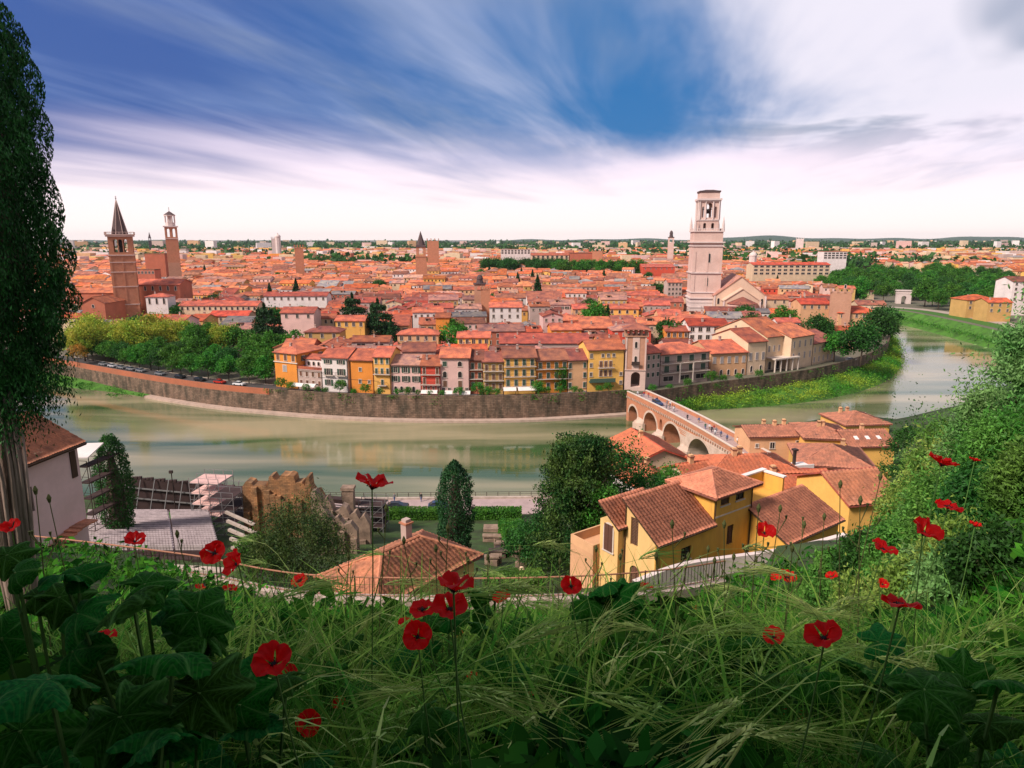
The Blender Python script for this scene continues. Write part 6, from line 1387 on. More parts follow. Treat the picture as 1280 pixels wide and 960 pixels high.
for k in range(NROW):
    m = MB(); f = (k + .45) / NROW; zz = a0.lerp(b0, (k + .82) / NROW).z; n = 44; p0 = a0.lerp(b0, f); p1 = a1.lerp(b1, f)
    for i in range(n):
        if i in (14, 29): continue
        p = p0.lerp(p1, (i + .5) / n) - o3; m.box(p.x - .22, p.x + .22, p.y - .22, p.y + .2, zz + .05, zz + .42); m.box(p.x - .22, p.x + .22, p.y - .28, p.y - .2, zz + .42, zz + .85)
    kind(m.build('seat_row', M['seat'], st), 'stuff')
m = MB()
for k in range(18): p = b0.lerp(b1, k / 17) - o3; m.box(p.x - .05, p.x + .05, p.y - 1.3, p.y - 1.2, p.z - 2, p.z + 1.2)
m.bar((b0.x - o3.x, b0.y - 1.25, b0.z + 1.2), (b1.x - o3.x, b1.y - 1.25, b1.z + 1.2), .1); m.build('railing', M['iron'], st)
q0, q1 = PD(112, 634, 109.5), PD(258, 640, 109.5); m = MB(); m.add([(q0.x, 107.5, q0.z - .6), (q1.x, 107.5, q1.z - .6), (q1.x, 112.5, q1.z - 1.6), (q0.x, 112.5, q0.z - 1.6), (q0.x, 107.5, 3), (q1.x, 107.5, 3), (q1.x, 112.5, 3), (q0.x, 112.5, 3)], [(0, 1, 2, 3), (0, 4, 5, 1), (1, 5, 6, 2), (3, 7, 4, 0)]); kind(m.build('lawn', M['lawn']), 'structure')
# stage screen toward the river
s0, s1 = PD(150, 597, 119), PD(310, 612, 119); sr = thing('stage_screen', 'dark timber screen with pale rails along the river behind the stand', 'stage screen', (s0.x, s0.y, 0)); wS = s1.x - s0.x; zt0, zt1 = s0.z, s1.z
m = MB(); m.add([(0, 0, 2), (wS, 0, 2), (wS, 0, zt1), (0, 0, zt0), (0, .4, 2), (wS, .4, 2), (wS, .4, zt1), (0, .4, zt0)], [(0, 1, 2, 3), (5, 4, 7, 6), (3, 2, 6, 7), (4, 0, 3, 7), (1, 5, 6, 2)]); m.build('panel', M['darkpanel'], sr)
m = MB()
for dzz in (1.6, 3.6): m.bar((0, -.4, zt0 - dzz), (wS, -.4, zt1 - dzz), .16, .22)
for i in range(9): x = wS * (i + .5) / 9; m.bar((x, -.3, zt0 - .3), (x - .8, -1.6, zt0 - 6), .12)
m.build('brace', M['metal'], sr)
m = MB()
for i in range(34): x = wS * i / 33; z = zt0 + (zt1 - zt0) * i / 33; m.box(x - .25, x + .3, -.05, .5, z, z + .25 + .25 * ((i * 7) % 3) / 2)
m.build('crest', M['darkpanel'], sr)
q = PD(214, 590, 116); lp = thing('floodlight_pole', 'thin dark pole standing in front of the stage screen', 'pole', (q.x, q.y, 6)); m = MB(); m.tube([(0, 0, 0), (0, 0, q.z - 6)], .09, 6); m.build('pole', M['iron'], lp); m = MB(); m.box(-.3, .3, -.3, .1, q.z - 6.2, q.z - 5.7); m.build('lamp', M['iron'], lp)
def scaffold(px, ytop, D, w_, d, h, lv, label, deckm='w_pale pink', fm='metal'):
    q = PD(px, ytop, D); r = thing('scaffold_tower', label, 'scaffold', (q.x, q.y, q.z - h), R(-8)); m = MB(); nx, ny = max(1, round(w_ / 2)), max(1, round(d / 2))
    for i in range(nx + 1):
        for j in range(ny + 1): m.box(w_ * i / nx - .04, w_ * i / nx + .04, d * j / ny - .04, d * j / ny + .04, 0, h + .9)
    for k in range(lv + 1):
        z = h * k / lv
        for j in range(ny + 1): m.bar((0, d * j / ny, z), (w_, d * j / ny, z), .07); m.bar((0, d * j / ny, z + .9), (w_, d * j / ny, z + .9), .05)
        for i in range(nx + 1): m.bar((w_ * i / nx, 0, z), (w_ * i / nx, d, z), .07)
        if k < lv:
            for i in range(nx): m.bar((w_ * i / nx, 0, z), (w_ * (i + 1) / nx, 0, h * (k + 1) / lv), .05)
    m.build('frame', M[fm], r)
    for k in range(1, lv + 1): m = MB(); m.box(.05, w_ - .05, .05, d - .05, h * k / lv, h * k / lv + .12); m.build('platform', M[deckm], r)
    return r
scaffold(236, 604, 106, 5.2, 4.5, 7.5, 4, 'tall steel scaffold tower with pink platforms right of the stand')
scaffold(262, 622, 98, 3.8, 5, 6.0, 3, 'lower dark scaffold stair in front of the tall scaffold tower', 'darkpanel')
scaffold(97, 584, 86, 1.4, 6, 9, 4, 'dark scaffold platform with pale cover beside the pink house', 'darkpanel', 'iron')
q = PD(98, 580, 86); cv = MB(); cv.add([(-1.5, -1, 0), (2.0, -1, .1), (1.2, 4, .6), (-1.5, 4, .5), (-1.5, -1, .15), (2.0, -1, .25), (1.2, 4, .75), (-1.5, 4, .65)], [(0, 3, 2, 1), (4, 5, 6, 7), (0, 1, 5, 4), (1, 2, 6, 5), (2, 3, 7, 6), (3, 0, 4, 7)]); tag(cv.build('canopy', M['w_white'], None, (q.x, q.y, q.z + 1)), 'pale canopy sheet over the scaffold platform beside the pink house', 'canopy')
scaffold(448, 632, 104, 4.0, 3, 5.5, 3, 'small steel truss frame at the right end of the ruins', 'darkpanel')
def ruin(pxs, ybase, D, label, mat, thick=1.6, rz=0, name='ruined_wall'):
    """broken wall: list of (px, ytop); jagged outline"""
    x0 = PD(pxs[0][0], ybase, D); r = thing(name, label, 'ruin', (x0.x, D, 0), rz); out = []
    for i, (px, yt) in enumerate(pxs): p = PD(px, yt + 4, D); out.append((p.x - x0.x, p.z))
    zb = terr(x0.x, D) - 2; outl = [(0, zb), (out[-1][0], zb)] + list(reversed(out)); holes = []
    for i in range(0, len(out) - 4, 5):
        xm = (out[i + 1][0] + out[i + 3][0]) / 2; zm = min(o_[1] for o_ in out[i:i + 5]) - 3.4
        if out[i + 3][0] - out[i + 1][0] > 1.6 and zm > zb + 1: holes.append(arch(xm, zm - .4, 1.1, 1.9, 6))
    put('wall', cutout('wall', outl, holes, thick, [M[mat]]), r)
    m = MB()
    for i in range(0, len(out) - 1, 2): x, z = out[i]; m.box(x, min(x + .9, out[-1][0]), -.5, 0, zb, z - rnd.uniform(.5, 4.5))
    m.build('buttress', M[mat], r); return r
ruin([(303, 604), (307, 598), (314, 600), (316, 603), (330, 603), (334, 606), (336, 592), (340, 591), (343, 596), (349, 597), (351, 590), (358, 591), (362, 590), (367, 592), (369, 600), (377, 599), (381, 603), (383, 592), (386, 592), (388, 606), (392, 612), (397, 611), (402, 620)], 645, 100, 'tall orange brick Roman ruin with jagged top beside the theatre', 'ruin', 2.2)
ruin([(388, 612), (393, 610), (398, 616), (404, 622), (408, 618), (413, 626), (417, 636), (424, 634), (427, 628), (433, 631), (437, 640), (444, 636), (449, 645), (455, 640), (462, 652)], 665, 94, 'lower grey stone ruin stepping down right of the tall brick ruin', 'ruingrey', 1.6)
ruin([(398, 634), (403, 630), (410, 640), (416, 646), (422, 642), (430, 652), (438, 650), (446, 660)], 675, 86, 'short broken stone wall in front of the grey ruin', 'ruingrey', 1.2)
q = PD(435, 608, 104); cpz = MB(); cpz.box(-.9, .9, -.7, .7, 0, q.z - 5 - .5); cpz.box(-1.05, 1.05, -.85, .85, q.z - 5.5, q.z - 5); tag(cpz.build('stone_pillar', M['ruingrey'], None, (q.x, q.y, 5)), 'square grey pillar above the lower ruin', 'pillar')
q0, q1 = PD(385, 621, 108), PD(482, 631, 108); m = MB(); m.bar((0, 0, q0.z), (q1.x - q0.x, 0, q1.z), 1.4, .7); pf = thing('stage_roof', 'long dark flat roof of the stage building between ruin and road', 'roof', (q0.x, 108, 0)); m.build('roof', M['darkpanel'], pf); m = MB(); m.box(0, q1.x - q0.x, -.3, .3, 3, q1.z - .5); m.build('wall', M['darkpanel'], pf)
m = MB(); m.bar((0, -.8, q0.z - .6), (q1.x - q0.x, -.8, q1.z - .6), .15); m.build('edge_trim', M['metal'], pf)
for i in range(5):
    a_ = PD(282 + i * 2, 640 + i * 11, 96 - i * 4); b2 = PD(318 + i * 3, 656 + i * 11, 94 - i * 4); m = MB(); m.bar((0, 0, 0), b2 - a_, .42, .35); 
    tag(m.build('stone_beam', M['stone'], None, a_), f'pale stone beam on the slope beside the scaffold, {ordinal(i)} from the top', 'stone beam', 'pale stone beams on the slope')
# rear retaining wall of the seats, brownish
w0, w1 = PD(90, 702, 74), PD(300, 716, 70); m = MB(); m.bar(w0, w1, 1.0, .5); m.bar(w0 - Vector((0, -.2, 2)), w1 - Vector((0, -.2, 2)), .6, 3.6); tag(m.build('retaining_wall', M['stone']), 'long pale retaining wall at the top of the theatre stand', 'wall')

# -- quay road, rail, hedges, garden
sy = lambda x: yshore(x / (yshore(x / 155) + 30))
m = MB(); la, lb, lc = [], [], []
for i in range(40):
    x = -60 + i * 2.2; s = sy(x); la.append(Vector((x, s - 9, 5.08))); lb.append(Vector((x, s - 1.2, 5.08))); lc.append(Vector((x, s - .5, 5.05)))
ribbon(m, la, lb); kind(m.build('quay_road', M['deck']), 'structure')
rl = thing('river_railing', 'long thin iron railing along the quay road above the river', 'railing', (lc[0].x, lc[0].y, 5)); m = MB(); rm = MB(); o3 = Vector((lc[0].x, lc[0].y, 5))
pp = resample(lc, 1.8)
for p in pp: m.box(p.x - o3.x - .05, p.x - o3.x + .05, p.y - o3.y - .05, p.y - o3.y + .05, 0, 1.25)
for a_, b2 in zip(lc[:-1], lc[1:]):
    for z in (.35, .75, 1.2): rm.bar(a_ - o3 + Vector((0, 0, z)), b2 - o3 + Vector((0, 0, z)), .06)
kind(m.build('post', M['iron'], rl), 'stuff'); rm.build('rail', M['iron'], rl)
m = MB(); ribbon(m, [p + Vector((0, 0, 0)) for p in lb], [p + Vector((0, 0, .35)) for p in lb]); ribbon(m, [p + Vector((0, 0, .35)) for p in lb], [p + Vector((0, .6, .35)) for p in lb]); kind(m.build('kerb', M['stone']), 'structure')
def hedge(pa, pb, h, th, label, leaf='leaf_mid', n=5200):
    pa, pb = Vector(pa), Vector(pb); d = pb - pa; L_ = d.length; r = thing('hedge', label, 'hedge', pa, math.atan2(d.y, d.x))
    c = np.stack([NR.uniform(0, L_, n), NR.uniform(-th / 2, th / 2, n), NR.uniform(0, h, n)], 1); k = NR.integers(0, 3, n); c[k == 0, 1] = -th / 2 + NR.normal(size=(k == 0).sum()) * .05; c[k == 1, 2] = h + NR.normal(size=(k == 1).sum()) * .06
    c[:, 2] += d.z * c[:, 0] / L_; v, f = quads(c, .28, .6); put('foliage', npmesh('foliage', v, f, M[leaf]), r); m = MB(); m.box(.1, L_ - .1, -th / 2 + .25, th / 2 - .25, -.5, h - .3); m.build('branches', M['leaf_dark'], r)
hy = 116
hedge((PD(478, 656, hy).x, hy, 4.6), (PD(556, 656, hy).x, hy, 4.6), 2.6, 2.2, 'clipped bright green hedge left of the tall cypress by the road')
hedge((PD(590, 656, hy).x, hy, 4.6), (PD(652, 656, hy).x, hy, 4.6), 2.6, 2.2, 'clipped green hedge between the tall cypress and the weeping tree')
q = PD(645, 690, 88); hedge((q.x - 1, q.y + 14, tz(q.x, q.y + 14)), (q.x + 1, q.y, tz(q.x, q.y)), 3.0, 3.5, 'bulky green hedge beside the weeping tree', 'leaf_mid', 6000)
q = PD(604, 716, 62); hedge((q.x, q.y, tz(q.x, q.y)), (q.x + 6, q.y + 1, tz(q.x + 6, q.y)), 1.8, 2.4, 'low hedge at the corner of the tiled garden house', 'leaf_shrub', 4000)
for i in range(16):                                   # carved stones in the lapidary garden
    px = rnd.uniform(598, 652); py = rnd.uniform(668, 704); D = 108 - (py - 655) * .62; q = PD(px, py, D); s = rnd.uniform(.5, 1.1); m = MB(); m.box(-s, s, -s * .4, s * .4, -3, rnd.uniform(.2, .8), rot=rnd.uniform(-.5, .5)); m.box(-s * 1.1, s * 1.1, -s * .5, s * .5, .8, 1.0)
    tag(m.build('stone_block', M['ruingrey'], None, (q.x, q.y, q.z - .6)), None, 'stone block', 'stone blocks in the garden beside the cypress')
q = PD(618, 668, 106); m = MB(); m.box(-1.8, 1.8, -1, 1, -2, 2.4); m.box(-.6, .6, -1.1, -1, -2, 1); tag(m.build('stone_hut', M['ruingrey'], None, (q.x, q.y, q.z - 1)), 'small stone hut behind the garden hedge', 'hut')
for px, z_, col in ((549, 5.1, 'dark blue'), (497, 5.1, 'black')): q = PD(px, 636, 121); car((q.x, sy(q.x) - 6, z_), .05, col, f'{col} car on the quay road ' + ('left of the tall cypress' if px > 520 else 'above the hedge'), None)

# -- near trees
def near_tree(name, label, loc, mesh_c, mesh_t, cat='tree', rz=0): r = thing(name, label, cat, loc, rz); put('crown', mesh_c, r); put('trunk', mesh_t, r); return r
def col_tree(px, ytop, ybase, D, wpx, n, leaf, mat, label, name='cypress_tree', shape=None):
    t = PD(px, ytop, D); gz = terr(t.x, D); H = t.z - gz; W = wpx / 850 * D * .52 * 2; k = 34; pts = []
    for i in range(90):
        f = (i + .5) / 90; R_ = W / 2 * (shape(f) if shape else min(1, 2.2 * (1 - f) ** .75) * (.75 + .25 * math.sin(f * 2.5))); q_ = int(n / 90); a = NR.uniform(0, 6.283, q_); rr = R_ * (1 - .35 * NR.random(q_) ** 2) * (1 + .22 * np.sin(a * 5 + f * 31) * np.sin(f * 47 + a * 2))
        pts.append(np.stack([rr * np.cos(a), rr * np.sin(a), H * (.05 + .95 * f) + NR.normal(size=q_) * .18], 1))
    v, fcs = quads(np.concatenate(pts), leaf, .5, (0, 0, 1), .45); m = MB(); m.tube([(0, 0, -1), (0, 0, H * .9)], .22, 7, 0, .05)
    m2 = MB(); m2.ngon(0, 0, H * .12, H * .5, W * .25, W * .26, 9); m2.ngon(0, 0, H * .5, H * .86, W * .26, W * .06, 9)
    vi = np.array(m2.v); cr = npmesh('crown', v, fcs, mat); r = near_tree(name, label, (t.x, D, gz), cr, m.mesh('trunk', M['bark'])); m2.build('inner_branches', M['bark'], r); return r
col_tree(568, 577, 690, 84, 44, 16000, .26, M['leaf_conifer'], 'tall dark columnar cypress standing at the garden edge before the river', shape=lambda f: (.72 + .28 * math.sin(f * 3.0)) if f < .74 else .94 * max(0, 1 - ((f - .74) / .27) ** 1.7))
col_tree(135, 545, 640, 92, 42, 14000, .28, M['leaf_dark'], 'bushy dark green tree beside the theatre stand', 'tree', lambda f: min(1, .55 + f * 1.3) if f < .55 else max(.05, (1 - ((f - .55) / .47) ** 2)) ** .6)
# weeping dark tree in the middle right
t = PD(726, 543, 76); gz = terr(t.x, 76); H = t.z - gz; pts = []; gg = random.Random(9); W = 12.5
for i in range(230):
    f = gg.random() ** .85; a = gg.uniform(0, 6.283); R_ = W / 2 * (1.0 - .55 * f ** 1.6) * gg.uniform(.35, 1.0); z = H * (.06 + .92 * f); k = 230
    cx_, cy_ = R_ * math.cos(a), R_ * math.sin(a); c = np.stack([cx_ + NR.normal(size=k) * .55, cy_ + NR.normal(size=k) * .55, z - np.abs(NR.normal(size=k)) * 1.1 + .3], 1); pts.append(c)
v, f = quads(np.concatenate(pts), .36, .42, (0, 0, 1), .35); near_tree('weeping_tree', 'large dark green tree with drooping branches in the middle of the near bank', (t.x, 76, gz), npmesh('crown', v, f, leafmat('leaves_weeping', (.016, .065, .012), (.075, .12, .022), scale=.45, island=.6)), trunk_mesh(H * .5, .35, 8, 3.6, seed=4))
t = PD(775, 545, 84); gz = terr(t.x, 84); cr, tr = broad_proto(t.z - gz, 9, 9000, .34, 88, 3, 10, M['leaf_dark']); near_tree('tree', 'dark rounded tree right behind the weeping tree', (t.x, 84, gz), cr, tr)
t = PD(838, 578, 90); gz = terr(t.x, 90); cr, tr = broad_proto(t.z - gz, 6, 5000, .30, 89, 4, 8, M['leaf_mid']); near_tree('tree', 'small round tree between the red roofs and the yellow house', (t.x, 90, gz), cr, tr)
t = PD(735, 605, 72); gz = terr(t.x, 72); cr, tr = broad_proto(t.z - gz, 6.5, 6000, .3, 90, 2, 8, M['leaf_mid']); near_tree('tree', 'lighter green tree at the foot of the weeping tree', (t.x + 2, 74, gz), cr, tr)
t = PD(665, 655, 80); gz = terr(t.x, 80); cr, tr = broad_proto(t.z - gz, 8, 8000, .3, 93, 1, 9, M['leaf_dark']); near_tree('tree', 'low dark tree left of the weeping tree', (t.x, 80, gz), cr, tr)
t = PD(368, 640, 58); gz = terr(t.x, 58); cr, tr = broad_proto(t.z - gz + .2, 10.0, 26000, .26, 91, .6, 12, leafmat('leaves_big_shrub', (.018, .055, .012), (.08, .11, .025), scale=.6, island=.6), .85, .3); near_tree('large_shrub', 'broad spiky dark shrub between the ruins and the railing', (t.x, 58, gz), cr, tr, 'shrub')
t = PD(322, 664, 60); gz = terr(t.x, 60); cr, tr = broad_proto(t.z - gz, 5.5, 8000, .24, 92, .5, 8, M['leaf_shrub']); near_tree('shrub', 'pale olive green shrub left of the spiky dark one', (t.x, 60, gz), cr, tr, 'shrub')
t = PD(652, 712, 66); sl_m = MB(); sl_m.tube([(0, 0, 0), (0, 0, t.z - terr(t.x, 66))], .06, 6); lr = thing('street_lamp', 'garden lamp with round pale globe under the weeping tree', 'lamp', (t.x, 66, terr(t.x, 66))); sl_m.build('post', M['iron'], lr); m = MB(); zz = t.z - terr(t.x, 66); m.dome(0, 0, zz, .35, .35, 12, 5); m.ngon(0, 0, zz - .25, zz, .2, .35, 12); m.build('globe', M['w_cream'], lr)

# -- railing on the terrace path
FP = smooth([PD(*q) for q in ((-90, 676, 35), (20, 690, 33), (100, 699, 32), (200, 712, 31), (270, 722, 30.5), (330, 736, 30), (400, 745, 29.5), (520, 748, 29), (640, 748, 29), (760, 744, 29), (850, 735, 30), (905, 724, 32))], 2)
fr = thing('iron_railing', 'long rusty iron railing with thin upright bars above the terrace wall', 'railing', FP[0]); o3 = FP[0].copy()
ps = resample(FP, .21); m = MB()
for i, p in enumerate(ps): q_ = p - o3; m.box(q_.x - .011, q_.x + .011, q_.y - .011, q_.y + .011, q_.z + .05, q_.z + 1.0)
kind(m.build('bar', M['iron'], fr), 'stuff'); m = MB()
for p in ps[::10]: q_ = p - o3; m.box(q_.x - .03, q_.x + .03, q_.y - .03, q_.y + .03, q_.z - .1, q_.z + 1.08)
kind(m.build('post', M['iron'], fr), 'stuff'); m = MB()
M['rust'] = pmat('rusty_rail', (.40, .17, .10), noise=.5, scale=3, rough=.7)
m.tube([p - o3 + Vector((0, 0, 1.02)) for p in FP], .04, 6); m.tube([p - o3 + Vector((0, 0, .1)) for p in FP], .02, 5); m.build('handrail', M['rust'], fr)
m = MB(); fa = offset2d(FP, -.28); fb = offset2d(FP, .28); dn = Vector((0, 0, .02)); ribbon(m, [p + dn for p in fa], [p + dn for p in fb]); ribbon(m, [p - Vector((0, 0, .42)) for p in fa], [p + dn for p in fa]); ribbon(m, [p + dn for p in fb], [p - Vector((0, 0, .42)) for p in fb])
cw = tag(m.build('terrace_wall', pmat('coping_stone', (.56, .42, .37), noise=.7, scale=1.5, dark=(.30, .20, .16), noise2=.2, scale2=6, bump=.4, bscale=12)), 'curving pale stone terrace wall carrying the iron railing', 'wall')
m = MB(); fa = offset2d(FP, -.22); fb = offset2d(FP, .22); ribbon(m, [p - Vector((0, 0, 2.5)) for p in fa], [p - Vector((0, 0, .42)) for p in fa]); ribbon(m, [p - Vector((0, 0, .42)) for p in fb], [p - Vector((0, 0, 5)) for p in fb]); m.build('wall_body', M['ruingrey'], cw)
# -- people on the bridge and at the rails: small but real figures
M['skin'] = pmat('skin', (.50, .26, .18), noise=0); CL = {'black': (.02, .02, .025), 'white': (.7, .68, .68), 'blue': (.04, .09, .22), 'red': (.45, .05, .04), 'grey': (.2, .19, .2), 'green': (.05, .14, .08), 'tan': (.35, .24, .15)}
for k_, c_ in CL.items(): M['cl_' + k_] = pmat('cloth_' + k_, c_, noise=0)
def loft(m, secs, mi, n=10):
    vs = [(x + rx * math.cos(2 * math.pi * i / n), y + ry * math.sin(2 * math.pi * i / n), z) for x, y, z, rx, ry in secs for i in range(n)]; k = len(secs)
    m.add(vs, [(a * n + i, a * n + (i + 1) % n, (a + 1) * n + (i + 1) % n, (a + 1) * n + i) for a in range(k - 1) for i in range(n)] + [tuple(range(n - 1, -1, -1)), tuple(range((k - 1) * n, k * n))], mi)
PM = {}
def person_mesh(top, bot, stride):
    k_ = (top, bot, stride)
    if k_ in PM: return PM[k_]
    m = MB(); s = stride
    for sg in (-1, 1):
        f = .22 * s * sg; loft(m, [(sg * .10, f + .06, 0, .05, .12), (sg * .10, f, .08, .05, .06), (sg * .10, f * .8, .42, .06, .07), (sg * .10, f * .4, .55, .075, .08), (sg * .10, 0, .90, .10, .11)], 1)
        loft(m, [(sg * .25, -f * .9 - .03, .72, .035, .04), (sg * .25, -f * .6, .95, .04, .045), (sg * .24, -f * .2, 1.15, .045, .05), (sg * .20, 0, 1.40, .06, .06)], 0); loft(m, [(sg * .25, -f * 1.0 - .05, .62, .02, .03), (sg * .25, -f * .9 - .03, .73, .033, .035)], 2)
    loft(m, [(0, 0, .84, .16, .11), (0, 0, 1.0, .15, .10), (0, 0, 1.2, .17, .12), (0, 0, 1.38, .20, .11), (0, 0, 1.46, .09, .07)], 0); loft(m, [(0, 0, 1.44, .05, .05), (0, 0, 1.54, .05, .05), (0, -.01, 1.57, .07, .085), (0, -.01, 1.66, .078, .10), (0, 0, 1.74, .06, .075), (0, 0, 1.77, .02, .03)], 2)
    loft(m, [(0, .03, 1.60, .07, .085), (0, .03, 1.70, .085, .10), (0, .01, 1.77, .06, .07), (0, .01, 1.79, .02, .02)], 3)
    PM[k_] = m.mesh('person', [M['cl_' + top], M['cl_' + bot], M['skin'], M['bark']], True); return PM[k_]
def person(loc, rz, top, bot, label, stride=1, group=None): return tag(put('person', person_mesh(top, bot, stride), None, loc, rz), label, 'person', group)
gp = random.Random(4); used = set(); PERS = []
for i, (s, t) in enumerate(((2, 2.2), (3, 3.8), (5, 4.4), (6.3, 1.6), (11, 3.0), (12, 3.9), (13.2, 2.9), (17, 4.6), (18, 5.1), (20.4, 3.7), (21.5, 2.2), (23.4, 3.6), (24.2, 3.1), (33, 2.6), (36.5, 4.0), (41.8, 2.9), (42.6, 3.6), (43.5, 4.3), (44.6, 3.1), (45.5, 3.8), (47.2, 2.5), (48.4, 3.4), (51.5, 3.2), (54.0, 4.4))):
    s = s * lenb / 68 + 1; top, bot = gp.choice(list(CL)), gp.choice(('black', 'blue', 'grey', 'tan')); PERS.append((s, top, bot, person(on_bridge(s, t), gp.choice((0, math.pi)) + rzb + math.pi / 2 + gp.uniform(-.3, .3), top, bot, None, group='people walking over the bridge')))
PERS.sort(key=lambda q: q[0]); cnt = {}
for s, top, bot, o in PERS: cnt[(top, bot)] = cnt.get((top, bot), 0) + 1; o['label'] = f'{ordinal(cnt[(top, bot)] - 1)} walker in {top} top and {bot} trousers on the bridge, counted from the city gate'
for i, px in enumerate((490, 524)): q = PD(px, 630, 122); person((q.x, sy(q.x) - 2.2, 5.1), .5, 'black' if i else 'grey', 'blue', ('person in black top' if i else 'person in grey top') + ' standing at the river railing')
q = on_bridge(16 * lenb / 68, 2.6); car((q.x, q.y, q.z), rzb, 'dark blue', 'dark blue car driving across the stone bridge', None)
# ================================================================ the slope in front of the camera
M['cypbark'] = M['barkpale']
# tall cypress at the left edge
CX, CY = PD(-25, 400, 15).x, 15.0; cz = terr(CX, CY)
zs = [51.2, 51.8, 52.6, 53.6, 55, 57.4, 59.1, 60.2, 61.6, 63]; Rs = [.2, .8, 1.3, 1.65, 1.68, 1.62, 1.4, 1.0, .5, .05]
n = 230000; zz = NR.uniform(51.2, 63, n) ; aa = NR.uniform(0, 6.283, n); Rz = np.interp(zz, zs, Rs)
lump = 1 + .13 * np.sin(aa * 4 + zz * 2.1) * np.sin(zz * 3.3 + aa) + .09 * np.sin(aa * 9 + zz * 5)
rr = Rz * lump * (1 - .45 * NR.random(n) ** 2.2); c = np.stack([rr * np.cos(aa), rr * np.sin(aa), zz - cz], 1)
c = c[(NR.random(n) < .96)]
# a side branch sticking out at the right and low hanging sprays
k = 1500; t_ = NR.random(k); c2 = np.stack([1.6 + .55 * t_, -.3 + 0 * t_, (53.3 - cz) + 1.1 * t_], 1) + NR.normal(size=(k, 3)) * np.array([.12, .2, .22]) * (1.2 - t_[:, None])
c3 = []
for bx, bz in ((.9, 51.6), (1.25, 52.0), (.7, 51.5), (.5, 51.2), (.3, 51.3)): c3.append(np.array([bx, NR.uniform(-.6, .4), bz - cz]) + NR.normal(size=(1300, 3)) * np.array([.17, .25, .40]))
c = np.concatenate([c, c2] + c3); v, f = quads(c, .095, .30, (0, 0, 1), .6)
ct = thing('cypress_tree', 'very tall dense dark green cypress with pale stringy trunk at the left edge', 'tree', (CX, CY, cz))
put('crown', npmesh('crown', v, f, M['leaf_cyp']), ct)
m = MB(); gx = random.Random(2)
m.tube([(0, 0, -1), (0.05, 0, 4), (0, 0, 12), (0, 0, 17)], .34, 10, 0, .05); m.build('trunk', M['barkpale'], ct, smooth=True)
for i in range(15):
    a = gx.uniform(-2.8, -.2); r0 = .36; x0, y0 = r0 * math.cos(a), r0 * math.sin(a); zt_ = gx.uniform(4.5, 8); ex = gx.uniform(.05, .5)
    m = MB(); m.tube([(x0 * .8, y0 * .8, -.5), (x0 * 1.1, y0 * 1.1, 1.5), (x0 * 1.3 + .1, y0 * 1.3, zt_ * .6), (x0 + ex * math.cos(a), y0 + ex * math.sin(a), zt_)], gx.uniform(.05, .10), 6, 0, .03); m.build('branch', M['barkpale'], ct, smooth=True)
m = MB(); m.ngon(0, 0, 52.8 - cz, 54.5 - cz, .5, 1.15, 10); m.ngon(0, 0, 54.5 - cz, 58 - cz, 1.15, .9, 10); m.ngon(0, 0, 58 - cz, 61.5 - cz, .9, .1, 10); m.build('inner_branches', M['bark'], ct)
# added tree, unseen behind the viewpoint, put there to shade the nearest grass
lob = [(0, -4.4, 3.9, 3.0, 1.3), (-5.0, -4.3, 3.9, 3.2, 1.4), (5.0, -4.4, 4.1, 3.2, 1.4), (-8.5, -2.8, 3.6, 2.6, 1.4), (0, -6.4, 4.4, 4, 2.0), (-9, -5, 4.8, 3.6, 1.6), (9, -5, 4.8, 3.6, 1.6), (0, -8, 6.0, 5, 3), (-7.5, -5.5, 5, 3.2, 2.3), (7.5, -5.8, 5, 3.2, 2.3), (0, -7.2, 2.2, 4.0, 2.0), (-6, -7, 2.4, 3.5, 2.2), (6, -7, 2.4, 3.5, 2.2)]
v, f = quads(lobes_cloud(60000, lob, .26, 60), .36, .65); bt = thing('tree', 'added shade tree out of view behind the viewpoint, darkening the nearest grass', 'tree', (0, 0, 55)); put('crown', npmesh('crown', v, f, M['leaf_dark']), bt); put('trunk', trunk_mesh(6, .4, 8, 4, seed=8), bt, (0, -7, -.6))

# shrubs on the rising ground at the right
M['leaf_shrubl'] = leafmat('leaves_shrub_light', (.15, .27, .04), (.30, .38, .08), scale=1.2, island=.5)
SHR = ((1290, 388, 15, 2.0, 'leaf_olive', 'tall grey green shrub at the right edge of the slope'), (1232, 470, 14, 1.9, 'leaf_olive', 'silvery grey green bush with airy twigs left of the tall edge shrub'), (1190, 520, 18, 2.8, 'leaf_shrub', 'green bush below the silvery one'), (1165, 558, 21, 2.6, 'leaf_shrubl', 'yellow green bush nearest the brown roofs'),
       (1265, 520, 10, 1.7, 'leaf_shrub', 'dense green bush under the silvery bush'), (1128, 606, 24, 2.2, 'leaf_shrubl', 'light bush with dry twigs in front of the ochre house'), (1180, 590, 13, 2.2, 'leaf_shrub', 'mid green bush in the middle of the right slope'),
       (1235, 585, 9.5, 1.6, 'leaf_dark', 'darkest bush on the right slope behind the small poppy'), (1120, 650, 15, 1.8, 'leaf_shrub', 'bush behind the pair of big poppies'), (1285, 600, 8, 1.3, 'leaf_shrub', 'bush touching the right edge halfway down'), (1200, 655, 8.5, 1.3, 'leaf_shrubl', 'thin pale green bush above the red poppies at the right'))
for i, (px, yt, D, W, mt, lb) in enumerate(SHR):
    t = PD(px, yt, D); gz = terr(t.x, D) - .1; H = max(1.2, t.z - gz); leaf = .035 + .0042 * D
    cr, tr = broad_proto(H, W * .60, 15000, leaf, 200 + i, H * .05, 16, M[mt], 1.0, .34, .44)
    r = near_tree('shrub', lb, (t.x, D, gz), cr, tr, 'shrub')
